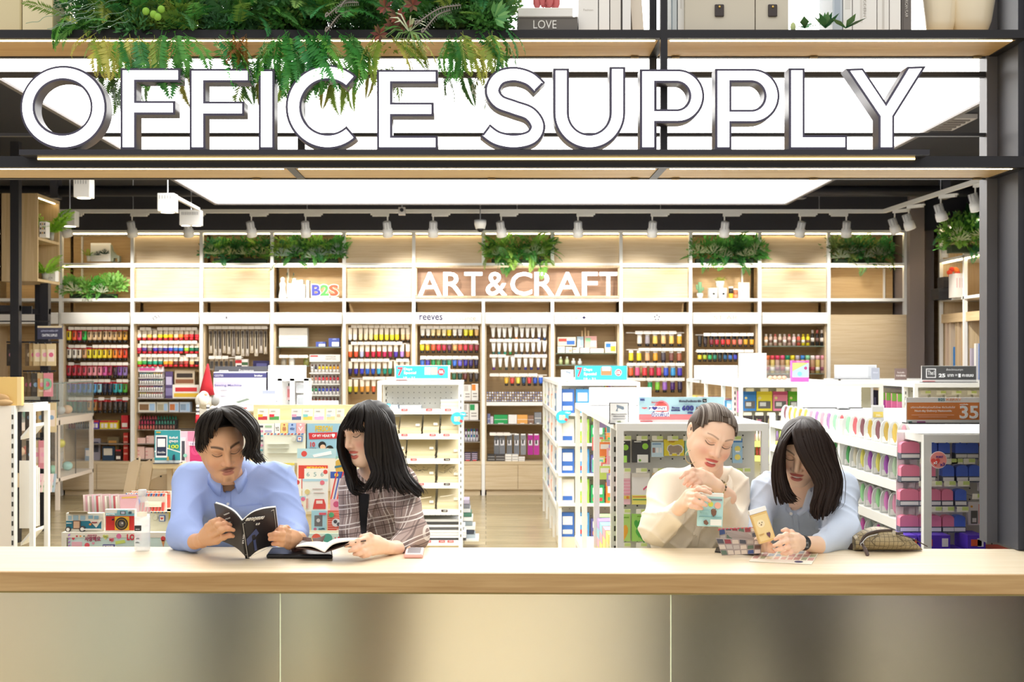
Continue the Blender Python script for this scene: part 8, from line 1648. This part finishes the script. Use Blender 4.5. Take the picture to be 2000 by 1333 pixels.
# ---- woman in the cream shirt
cream=cloth('#efe5d3','shirt_cream');hy=3.95;HP3=(1389,852,hy);hs3=(14,22,15)
r3=hand_prims((1330,990,3.76),[[(1351,961,3.70),(1364,956,3.665),(1377,959,3.655),(1388,964,3.655)],[(1347,968,3.69),(1361,967,3.65),(1375,973,3.64),(1386,980,3.64)],[(1344,977,3.69),(1357,979,3.65),(1369,984,3.64),(1379,988,3.64)],[(1341,985,3.695),(1351,989,3.66),(1362,992,3.65),(1371,994,3.65)],[(1344,966,3.735),(1360,953,3.72),(1376,953,3.71),(1388,957,3.70)]],[((1334,984,3.75),(1347,967,3.71),.018),((1336,988,3.74),(1345,980,3.70),.015)],.0066,.019)+[((1330,990,3.76),(1312,1008,3.815),.0185,.0215)]
l3=hand_prims((1400,950,3.80),[[(1367,922,3.77),(1353,918,3.75),(1340,924,3.74),(1329,934,3.735)],[(1367,929,3.765),(1353,928,3.74),(1343,936,3.73),(1336,946,3.73)],[(1370,936,3.765),(1358,936,3.745),(1350,942,3.735),(1343,950,3.735)],[(1375,943,3.77),(1365,944,3.75),(1357,948,3.745),(1351,954,3.745)],[(1388,930,3.80),(1372,918,3.80),(1360,918,3.80)]],[((1394,945,3.795),(1371,928,3.77),.0165),((1392,948,3.79),(1375,940,3.77),.014)],.0064,.018)+[((1400,950,3.80),(1422,972,3.86),.0185,.026)]
wc,cb_=person('woman in a cream shirt with greying tied-back hair holding up a memo pack',HP3,hs3,[((1386,893,4.0),(1380,948,4.05),.044,.048)],[((1330,985,4.08),(1400,985,4.08),.088,.088),((1325,1040,4.12),(1400,1040,4.12),.098,.098),((1325,1105,4.18),(1400,1105,4.18),.10,.10),((1313,948,4.07),(1424,948,4.07),.048,.048),((1378,935,4.05),(1375,965,4.06),.058,.07)],[((1302,955,4.05),(1283,1030,3.92),.055,.045),((1283,1032,3.92),(1318,1003,3.80),.044,.031),((1430,955,4.05),(1436,1035,3.95),.048,.04),((1434,1030,3.95),(1409,961,3.832),.038,.024)],[],[r3,l3],[((1330,1150,4.22),(1400,1150,4.22),.105,.105),((1330,1200,4.25),(1300,1500,4.3),.09,.06),((1395,1200,4.25),(1385,1500,4.3),.09,.06),((1300,1500,4.3),(1300,1650,4.3),.06,.05),((1385,1500,4.3),(1385,1650,4.3),.06,.05)],'#f6d0b6','#c8484a','#7a5c4a',dict(smile=.5,w=1.08,jaw=1.1,bt=.003,bs=.6,blush=1.,chest=.15),cream,cloth('#6d7f8c','trs_jean'),necksub=[((1388,880,3.96),(1388,958,3.985),.040,.030)],fold=.0048)
collar(wc,(1384,958,4.035),(1386,932,4.005),.058,cream,8,26,.034,.030)
patch(wc,cb_,'placket',([(1392,968),(1362,1005),(1350,1068)],[(1402,970),(1374,1005),(1362,1068)]),cream,10,.003)
for x,y in((1356,1043),):MB().lathe([(.0045,0),(.0045,.003)],on(cb_,x,y,.006),10,axis=1).build('button',mat('#efe6d4',.3),wc)
gh=HAIR('#5a4d44','hair_grey');gl=HAIR('#a39a92','hair_silver')
scalp(wc,HP3,hs3,gh,.006,(.86,.51,-.008))
R=rotm(*hs3);Hh=W3_(HP3);b=MB();rr=random.Random(8)
for k in range(430):
 u0=rr.uniform(-.97,.97);pts=[];gr=.0065+rr.uniform(0,.0035)
 for i in range(11):
  t=i/10;u=u0*(1-.35*t*t);ph=.15+2.75*t;k2=math.sqrt(1-u*u)
  q=np.array([(.0755+gr)*u,-(.094+gr)*math.cos(ph)*k2+.014,(.073+gr)*math.sin(ph)*k2+.031])
  if .86*q[1]+.51*q[2]>-.012-.06*max(abs(u)-.55,0):pts.append(Vector((Hh+R@(q*HS)).tolist()))
 if len(pts)>3:b.tube(pts,[rr.uniform(.0006,.0012)]*len(pts),4,1 if rr.random()<.45 else 0)
b.build('hair',[gh,gl],wc,smooth=True)
hair(wc,'hair',[[(1352,850,.06),(1350,885,.06),(1352,915,.06),(1348,935,.05)],[(1370,850,.09),(1368,890,.09),(1366,920,.08),(1362,940,.07)],[(1400,850,.1),(1402,890,.09),(1408,910,.08),(1410,930,.07)]],10,gh,.008,hy,9,10)
p=P(1349,893,3.92);MB().tube([(p.x+.017*math.cos(t),p.y+.006*math.sin(t),p.z+.020*math.sin(t))for t in[q*.35 for q in range(19)]],.0012,5).build('hoop_earring',mat('#c8b890',.25,.9),wc,smooth=True)
c0,c1=P(1399,948,3.80),P(1404,953,3.815);ax=(c1-c0).normalized();u_=ax.orthogonal().normalized();v_=ax.cross(u_)
for k in range(16):MB().ball(c1+(u_*math.cos(k*PI/8)+v_*math.sin(k*PI/8))*.0215,.0042,6,5).build('bracelet_bead',mat(['#7a6a4a','#c8b080','#4a4438'][k%3],.3),wc,smooth=True)
# ---- woman in the pale blue shirt
pale=cloth('#ccd9ee','shirt_pale');hy=3.95;HP4=(1566,877,hy);hs4=(-20,27,8);h4=HAIR('#251915','hair_brown')
l4=hand_prims((1566,1061,3.69),[[(1549,1048,3.62),(1536,1045,3.585),(1523,1049,3.575),(1514,1054,3.58)],[(1551,1057,3.615),(1537,1057,3.575),(1523,1062,3.565),(1512,1066,3.57)],[(1553,1066,3.62),(1539,1069,3.58),(1526,1073,3.57),(1515,1075,3.575)],[(1555,1074,3.63),(1544,1079,3.595),(1535,1081,3.59),(1527,1082,3.595)],[(1557,1048,3.66),(1546,1040,3.645),(1535,1036,3.63),(1528,1037,3.625)]],[((1562,1058,3.68),(1551,1055,3.63),.018),((1562,1066,3.67),(1554,1068,3.635),.015)],.0066,.0185)+[((1566,1061,3.69),(1600,1066,3.78),.0185,.028)]
r4=hand_prims((1472,1062,3.76),[[(1486,1054,3.70),(1494,1046,3.665),(1498,1038,3.655)],[(1490,1060,3.69),(1500,1056,3.655),(1508,1052,3.645)],[(1492,1066,3.69),(1503,1066,3.66),(1512,1068,3.65)],[(1492,1072,3.69),(1502,1075,3.665),(1510,1078,3.66)],[(1480,1056,3.70),(1484,1049,3.66),(1490,1047,3.64)]],[((1478,1062,3.74),(1489,1062,3.70),.018),((1480,1068,3.73),(1490,1070,3.70),.014)],.0064,.018)+[((1472,1062,3.76),(1468,1050,3.86),.019,.027)]
wd,db=person('woman with long dark brown hair in a pale blue shirt holding a small box',HP4,hs4,[((1570,915,4.0),(1572,960,4.07),.040,.044)],[((1530,985,4.1),(1600,985,4.1),.085,.085),((1528,1040,4.14),(1604,1040,4.14),.092,.092),((1530,1105,4.2),(1602,1105,4.2),.095,.095),((1505,955,4.08),(1634,950,4.06),.046,.048),((1570,940,4.06),(1570,965,4.08),.058,.07)],[((1640,958,4.05),(1645,1042,3.88),.054,.048),((1645,1044,3.88),(1605,1064,3.79),.046,.034),((1498,962,4.07),(1478,1035,3.96),.046,.038),((1478,1036,3.96),(1474,1056,3.87),.036,.030)],[],[l4,r4],[((1535,1150,4.22),(1600,1150,4.22),.10,.10),((1535,1200,4.25),(1560,1450,4.15),.09,.065),((1600,1200,4.25),(1620,1500,4.2),.09,.06),((1560,1450,4.15),(1570,1650,4.2),.06,.05),((1620,1500,4.2),(1625,1650,4.2),.06,.05)],'#f8d4ba','#c8585a','#3a2a22',dict(smile=.55,w=1.,jaw=.95,bt=.0028,bs=.7,chest=.19),pale,cloth('#716c68','trs_dark'),necksub=[((1566,905,3.98),(1553,990,4.008),.046,.026)],fold=.0050)
patch(wd,db,'collar',([(1590,950),(1575,985),(1556,1004)],[(1604,955),(1586,990),(1562,1010)]),pale,8,.008,.005);patch(wd,db,'collar',([(1540,960),(1540,985),(1550,1004)],[(1530,962),(1533,990),(1546,1010)]),pale,8,.007,.004)
patch(wd,db,'placket',([(1548,1006),(1550,1030),(1552,1060)],[(1558,1006),(1560,1030),(1562,1060)]),pale,8,.003);patch(wd,db,'pocket',([(1590,1010),(1592,1036)],[(1616,1012),(1616,1036)]),pale,6,.003)
MB().lathe([(.005,0),(.005,.003)],on(db,1545,1004,.008),10,axis=1).build('button',mat('#f6f4f0',.3),wd)
scalp(wd,HP4,hs4,h4,.006,(.86,.51,-.034),cut=-.11)
hair(wd,'hair',[[(1560,822,-.03),(1532,848,-.075),(1518,888,-.085),(1513,932,-.08),(1517,966,-.09),(1524,984,-.10)],[(1562,822,-.04),(1546,845,-.105),(1529,872,-.112),(1522,920,-.095),(1532,962,-.10),(1546,982,-.11)],[(1563,822,-.03),(1535,855,-.05),(1530,925,-.03),(1546,965,-.06),(1556,978,-.08)]],17,h4,.008,hy,11,25)
hair(wd,'hair',[[(1563,821,-.05),(1549,843,-.11),(1560,880,-.135),(1580,915,-.13),(1594,948,-.125),(1586,988,-.12),(1592,1008,-.11)],[(1570,820,-.05),(1582,845,-.115),(1595,895,-.12),(1610,942,-.115),(1605,985,-.115),(1596,1012,-.11)],[(1578,820,-.03),(1606,850,-.08),(1620,900,-.08),(1634,942,-.09),(1624,982,-.10),(1608,1006,-.10)],[(1581,820,.02),(1618,858,-.01),(1630,908,-.01),(1640,944,-.03),(1630,978,-.05),(1618,996,-.06)],[(1575,822,.06),(1602,866,.09),(1610,920,.09),(1612,955,.08),(1600,975,.06)]],17,h4,.0115,hy,12,34,.005,wave=.007)
w0,w1=P(1561,1060,3.672),P(1573,1062,3.708)
sw=thing('wrist_watch','black digital sports watch on the pale-shirt woman\'s wrist','watch',w1)
MB().tube([w0.lerp(w1,t)for t in(.15,.3,.7,.85)],[.0205,.0225,.0225,.0205],18).build('strap',mat('#1f1f22',.5),sw,smooth=True)
q=w0.lerp(w1,.5)+Vector((.002,-.022,-.002));MB().box(q.x-.012,q.x+.012,q.y-.004,q.y+.004,q.z-.013,q.z+.013).build('case',mat('#17171a',.3),sw,bevel=.003);MB().box(q.x-.009,q.x+.009,q.y-.0048,q.y-.004,q.z-.009,q.z+.009).build('display',mat('#6a6e70',.2),sw);text('10:58',sw,(q.x,q.y-.0052,q.z),.014,.006,mat('#1a1a1c',.5))
# ================ things on the counter
zc=ZC+.0008
def cy(y):return .57*F/(y-CY)
Yb=3.80;x=WX(278,Yb);s=Yb/F
wb_=thing('water_bottle','clear plastic water bottle half full beside the man','bottle',(x,Yb,zc));PET=mat('#f2f6f8',.05,trans=0,alpha=.25,key='pet');H_=.182
prof=[(.021,0),(.0235,.006),(.0235,.105),(.0225,.125),(.016,.150),(.0105,.160),(.0105,.168)]
MB().lathe([(r_,zc+z)for r_,z in prof],(x,Yb,0),28).build('shell',PET,wb_,smooth=True)
MB().lathe([(.0205,zc+.003),(.0225,zc+.008),(.0225,zc+.100),(.02,zc+.1002)],(x,Yb,0),28).build('water',mat('#eef2f6',.03,alpha=.35,key='water'),wb_,smooth=True)
MB().lathe([(.0125,zc+.164),(.0125,zc+.180),(.0115,zc+.182)],(x,Yb,0),20).build('cap',mat('#e8eaec',.3,alpha=.7),wb_,smooth=True)
MB().box(x-.0165,x+.003,Yb-.0245,Yb-.022,zc+.062,zc+.078).build('label_patch',mat('#2a2a2c',.5),wb_);text('PURE WATER',wb_,(x-.007,Yb-.0248,zc+.067),.012,.0028,mat('#f0f0f0',.5));text('minéré',wb_,(x-.008,Yb-.024,zc+.04),.01,.003,mat('#6a6a6c',.5));text('Elle.',wb_,(x-.0075,Yb-.024,zc+.028),.011,.004,mat('#4a4a4c',.5))
bk=thing('open_book','open black paperback held upright by the man','book',P(482,1092,3.654));BKC=mat('#26262c',.4)
B0,T0=P(482,1091.5,3.656),P(471,1018,3.55);sv=T0-B0
Lt=[T0,P(455,1001,3.563),P(436,990,3.59),P(418,984,3.63)];Rt=[T0+Vector((.004,0,0)),P(492,1003,3.552),P(514,995,3.585),P(538,992,3.64)]
def sheet(top,name,m,off=Vector((0,0,0)),th=.0015,sh=0.,ex=0.):
 b=MB();n=len(top);cv=catmull(top,5);nn=len(cv)
 for i in range(nn-1):
  a,c=cv[i]+off,cv[i+1]+off;d=Vector((0,th,th*.3));a2,c2=a-sv*(1-sh),c-sv*(1-sh);a,c=a-sv*sh*.5,c-sv*sh*.5
  b.hexa([a2,c2,c2+d,a2+d,a,c,c+d,a+d])
 return b.build(name,m,bk,smooth=False)
sheet(Lt,'cover',BKC);sheet(Rt,'cover',BKC);PG=mat('#efece4',.7)
sheet([p+Vector((.002 if p is not T0 else 0,0,0))for p in Lt],'pages',PG,Vector((.0015,.0022,.0005)),.009,-.006);sheet(Rt,'pages',PG,Vector((-.001,.0022,.0005)),.009,-.006)
MB().hexa([B0+Vector((-.004,-.001,0)),B0+Vector((.007,-.001,0)),B0+Vector((.007,.003,0)),B0+Vector((-.004,.003,0)),T0+Vector((-.004,-.002,0)),T0+Vector((.007,-.002,0)),T0+Vector((.007,.003,0)),T0+Vector((-.004,.003,0))]).build('spine',mat('#1e1e23',.4),bk)
tl=Euler((-.715,0,.0));wm_=mat('#eceae6',.5)
def onr(t,u):p=catmull(Rt,5);q=p[int(t*(len(p)-1))]-sv*u;return q+Vector((0,-.0025,-.001))
yaw_=math.atan2(Rt[3].y-Rt[0].y,Rt[3].x-Rt[0].x);rt_=(Matrix.Rotation(yaw_,3,'Z')@Matrix.Rotation(.72,3,'X')).to_euler()
text('หลงทูแมน',bk,onr(.45,.17),.062,.016,wm_,.015,rot=rt_);text('6.0',bk,onr(.5,.32),.013,.008,wm_,.01,rot=rt_)
b=MB();a0,a1,a2_,a3=onr(.1,.5),onr(.45,.42),onr(.5,.56),onr(.12,.68);b.add([a0,a1,a2_,a3],[(0,1,2,3)]);a0,a1,a2_,a3=onr(.3,.66),onr(.85,.68),onr(.9,.95),onr(.3,.95);b.add([a0,a1,a2_,a3],[(0,1,2,3)]);b.build('cover_art',mat('#4d5a8a',.4),bk)
b=MB();pts=[onr(.03,.06),onr(.95,.04),onr(.97,.93),onr(.05,.97)]
for i in range(4):b.tube([pts[i],pts[(i+1)%4]],.0008,4)
b.build('cover_border',wm_,bk)
for k in range(4):p=Lt[2].lerp(Lt[1],.5)-sv*(.1+.12*k)+Vector((0,-.002,0));text(['inspirational stories','of brands and','people who changed','the world'][k],bk,p,.034,.005,wm_,rot=(.72,-.35,-.5))
text('หลงทูแมน 6.0',bk,B0.lerp(T0,.62)+Vector((.0015,-.0042,0)),.045,.006,wm_,.01,rot=(.0,PI/2+.12,.0));MB().box(B0.x-.002,B0.x+.005,B0.y-.012,B0.y-.008,B0.z+.012,B0.z+.022).build('label_patch',wm_,bk)
fd=thing('black_folder','closed black leather folder lying flat on the counter','folder',(WX(585,3.66),3.7,zc))
pf=[(520,1086),(650,1087),(648,1074),(530,1072)];pts=[Vector((WX(x,cy(y+6)),cy(y+6),0))for x,y in pf]
MB().prism([Vector((p.x,p.y,zc))for p in pts],(0,0,.011)).build('body',mat('#18181c',.35),fd,bevel=.004);MB().prism([Vector((p.x,p.y,zc+.0115))*1 for p in[q.lerp(pts[0].lerp(pts[2],.5),.06)for q in pts]],(0,0,.001)).build('flap',mat('#232328',.3),fd)
nb=thing('open_notebook','open notebook with brown cover held by the plaid-jacket woman','notebook',P(634,1080,3.66));br=mat('#4a342e',.5)
def nsheet(pts,name,m,th=.002):
 b=MB();a=[P(*p)for p in pts[0]];c=[P(*p)for p in pts[1]];a,c=catmull(a,5),catmull(c,5)
 for i in range(len(a)-1):
  d=Vector((0,0,-th));b.hexa([a[i]+d,a[i+1]+d,c[i+1]+d,c[i]+d,a[i],a[i+1],c[i+1],c[i]])
 return b.build(name,m,nb)
NB=([(577,1069,3.60),(605,1073,3.60),(634,1079,3.60)],[(590,1056,3.72),(615,1060,3.72),(640,1062,3.72)]);nsheet(NB,'cover',br,.003)
nsheet(([(634,1079,3.60),(660,1070,3.58),(690,1060,3.575),(715,1056,3.585)],[(640,1062,3.72),(662,1056,3.71),(690,1053,3.70),(712,1051,3.70)]),'cover',br,.003)
nsheet(([(579,1066,3.60),(608,1066,3.60),(634,1077,3.60)],[(594,1060,3.70),(618,1058,3.71),(640,1060,3.72)]),'pages',PG,.004);nsheet(([(634,1077,3.60),(650,1062,3.585),(675,1056,3.58),(702,1055,3.585)],[(640,1060,3.72),(655,1053,3.71),(680,1051,3.70),(704,1051,3.70)]),'pages',PG,.004)
b=MB();c_=[P(562,1076,3.74),P(572,1060,3.74),P(592,1050,3.735),P(616,1052,3.73),P(636,1046,3.73)];lw=[P(566,1080,3.70),P(578,1078,3.70),P(598,1072,3.70),P(618,1066,3.70),P(630,1060,3.71)]
c_,lw=catmull(c_,4),catmull(lw,4)
for i in range(len(c_)-1):d=Vector((0,.003,0));b.hexa([lw[i],lw[i+1],lw[i+1]+d,lw[i]+d,c_[i],c_[i+1],c_[i+1]+d,c_[i]+d])
b.build('wrap_flap',mat('#5a3d34',.5),nb);MB().tube([P(608,1050,3.72),P(612,1062,3.69),P(606,1071,3.69)],.0012,5).build('cord',mat('#c8b070',.6),nb)
ph=thing('pink_phone','small phone in a pink case lying on the counter','phone',(WX(808,3.70),3.72,zc))
q=[(789,1091.5),(826,1091.5),(829,1077),(793,1077)];pp=[Vector((WX(x,cy(y)),cy(y),zc))for x,y in q]
MB().prism(pp,(0,0,.010)).build('case',mat('#f0b4ac',.45),ph,bevel=.003);ce=(pp[0]+pp[2])/2
MB().prism([p.lerp(ce,.12)+Vector((0,0,.0102))for p in pp],(0,0,.001)).build('back_print',mat('#f4ecec',.4),ph);MB().prism([p.lerp(ce,.3)+Vector((0,.004,.0113))for p in pp],(0,0,.0006)).build('print_panel',mat('#8a8488',.5),ph)
printed('held_memo_pack','mint green memo pack with acorn print in the cream-shirt woman\'s hand','pack',1362,1411,964,1029,3.675,.012,'#b5dedd',(('r',0,1,0,.1,'#f2f0ea'),('r',.3,.95,.16,.22,'#8a9098'),('c',.5,.33,.10,'#d8dc5a'),('c',.78,.36,.13,'#f0b8a4'),('p',[(.52,.5),(.62,.46),(.74,.52),(.72,.64),(.62,.7),(.54,.62)],'#7d5a4a'),('r',.55,.7,.47,.51,'#8d6a55'),('p',[(.24,.84),(.34,.8),(.44,.9),(.36,.96),(.26,.92)],'#7d5a4a'),('r',.5,.95,.78,.96,'#eef0e8'),('r',.05,.95,.705,.71,'#8ab8b8'),('r',.12,.45,.52,.6,'#9ccaca')),ry=.035)
hb_=printed('held_box','small clear lidded box of beige animal memo cards in the pale-shirt woman\'s hands','box',1485,1517,1002,1060,3.63,.03,'#e3c07e',(('r',.06,.94,.08,.94,'#ecd49a'),('c',.42,.36,.24,'#f4e4bc'),('c',.34,.33,.03,'#4a3a30'),('c',.5,.33,.03,'#4a3a30'),('c',.42,.4,.035,'#7a5a48'),('p',heart(.66,.78,.12),'#6a4a5a'),('r',.1,.4,.7,.72,'#c8a060')),ry=-.30,rx=-.15)
MB().box(-.0245,.0245,-.016,.016,.0855,.098).build('lid',mat('#f4f4f2',.3),hb_,local=True)
fb_=thing('photo_booklet','folded colourful booklet with red striped edges in front of the women','booklet',(WX(1440,3.7),3.72,zc));r=random.Random(6)
def leaf(p4,nm='page'):
 a=[P(*p)for p in p4];MB().prism(a,(0,.0015,.0008)).build(nm,mat('#9a8c86',.6),fb_);n=0
 for u in range(6):
  for v in range(3):
   f=lambda s,t:a[3].lerp(a[2],s).lerp(a[0].lerp(a[1],s),t)+Vector((0,-.0012,.0006));j=r.uniform(.0,.06)
   MB().prism([f((u+j)/6,v/3+j),f((u+.9)/6,v/3+.03),f((u+.86)/6,v/3+.28),f((u+.08)/6,v/3+.25+j)],(0,.0008,0)).build('print_panel',mat(r.choice(['#4a4a52','#8a3a40','#3a4a7a','#c8b8a8','#b0a49c','#5a6a5a','#d8c8c0','#6a5048']),.6),fb_)
leaf([(1404,1033,3.74),(1478,1030,3.74),(1484,1058,3.70),(1408,1072,3.70)]);leaf([(1398,1052,3.68),(1488,1056,3.68),(1486,1082,3.66),(1410,1086,3.66)])
for k in range(10):a=P(1404+k*7.4,1033-.3*k,3.737);MB().prism([a,a+Vector((.006,0,0)),a+Vector((.002,0,-.006)),a+Vector((-.004,0,-.006))],(0,-.001,0)).build('stripe',mat('#d85a62',.5),fb_)
for k in range(6):a=P(1404.5+k*.7,1036+k*6.3,3.737-.006*k);MB().prism([a,a+Vector((.007,0,.002)),a+Vector((.007,0,-.004)),a+Vector((0,0,-.006))],(0,-.001,0)).build('stripe',mat('#d85a62',.5),fb_)
q=[(1396,1080),(1482,1087),(1484,1083),(1400,1071)];MB().prism([Vector((WX(x,cy(y)),cy(y),zc))for x,y in q],(0,0,.003)).build('back_cover',mat('#1e1e22',.4),fb_)
lf=thing('leaflet','patterned paper leaflet lying near the counter edge','paper',(WX(1530,3.62),3.66,zc))
q=[(1463,1098),(1585,1104),(1601,1078),(1480,1077)];lp_=[Vector((WX(x,cy(y)),cy(y),zc))for x,y in q];MB().prism(lp_,(0,0,.0012)).build('sheet',mat('#eee8da',.6),lf)
f=lambda s,t:lp_[0].lerp(lp_[1],s).lerp(lp_[3].lerp(lp_[2],s),t)+Vector((0,0,.0013))
for u in range(9):
 for v in range(3):j=r.uniform(0,.03);MB().prism([f(u/9+j,.25+v*.25),f((u+.9)/9,.25+v*.25),f((u+.9)/9,.46+v*.25),f(u/9+j,.44+v*.25)],(0,0,.0003)).build('print_panel',mat(r.choice(['#c8d0a8','#d8b0a0','#b0b8c0','#c89890','#e0d4b0','#a8b090']),.6),lf)
MB().prism([f(.78+.07*math.cos(k*.5),.12+.07*math.sin(k*.5))for k in range(13)],(0,0,.0004)).build('logo_oval',mat('#3a3f6a',.5),lf)
def pouch_mat():
 m=bpy.data.materials.new('pouch');m.use_nodes=True;nt=m.node_tree;b=nt.nodes['Principled BSDF'];b.inputs['Roughness'].default_value=.45
 tc=nt.nodes.new('ShaderNodeTexCoord');vo=nt.nodes.new('ShaderNodeTexVoronoi');vo.feature='DISTANCE_TO_EDGE';vo.inputs['Scale'].default_value=75;vo.inputs['Randomness'].default_value=.1;cr=nt.nodes.new('ShaderNodeValToRGB');cr.color_ramp.elements[0].color=(*lin('#4a3f30'),1);cr.color_ramp.elements[1].color=(*lin('#a39370'),1);cr.color_ramp.elements[1].position=.09
 nt.links.new(tc.outputs['Object'],vo.inputs['Vector']);nt.links.new(vo.outputs['Distance'],cr.inputs[0]);nt.links.new(cr.outputs[0],b.inputs['Base Color']);return m
po=thing('zip_pouch','tan and brown patterned leather pouch with a zip','pouch',(WX(1748,3.76),3.78,zc));PM=pouch_mat()
yy=3.76;b=MB();n=16;rows=[]
for i in range(n+1):
 t=i/n;xx=1676+(1811-1676)*t;ht=50*math.sin(PI*min(1,.12+t*.88))**.75*(1-.35*t)+3;zz=zc+.5*.0015;row=[]
 for k in range(14):
  a=2*PI*k/14;dz=math.sin(a);row.append((WX(xx,yy)+.0,yy+.05+.06*math.cos(a)*math.sin(PI*min(1,.15+t*.8)),zz+(ht*yy/F)*(.5+.5*dz)*(1 if dz>-.98 else 1)))
 rows.append(row)
b.add([p for r_ in rows for p in r_],[(i*14+k,i*14+(k+1)%14,(i+1)*14+(k+1)%14,(i+1)*14+k)for i in range(n)for k in range(14)]+[tuple(range(14)),tuple(range(n*14+13,n*14-1,-1))]);b.build('body',PM,po,smooth=True)
dk=mat('#4a3d38',.4);MB().tube(catmull([P(1680,1066,yy-.005),P(1690,1047,yy-.002),P(1712,1039,yy+.008),P(1742,1037,yy+.02)],5),.006,8,flat=.6).build('zip_band',dk,po,smooth=True);MB().tube(catmull([P(1683,1062,yy-.010),P(1694,1050,yy-.008),P(1715,1044,yy)],5),.0016,6).build('zip',STEEL,po,smooth=True)
MB().tube([P(1684,1064,yy-.012),P(1690,1074,yy-.03),P(1695,1086,yy-.06)],[.003,.006,.006],8,flat=.4).build('zip_pull',mat('#5a4c48',.4),po,smooth=True);MB().tube([P(1684+3*math.cos(t),1064+3.5*math.sin(t),yy-.014)for t in[q*.5 for q in range(14)]],.0012,5).build('pull_ring',STEEL,po)
MB().tube(catmull([P(1752,1044,yy+.0),P(1780,1052,yy-.002),P(1811,1068,yy+.03)],4),.0016,5).build('piping',dk,po);MB().box(WX(1752,yy),WX(1766,yy),yy+.008,yy+.012,WZ(1045,yy),WZ(1041,yy)).build('badge',dk,po)
MB().prism([Vector((WX(x,cy(y)),cy(y),zc))for x,y in[(1652,1074),(1686,1078),(1686,1068),(1654,1066)]],(0,0,.02)).build('strap',mat('#3a2c28',.6),po,bevel=.004)
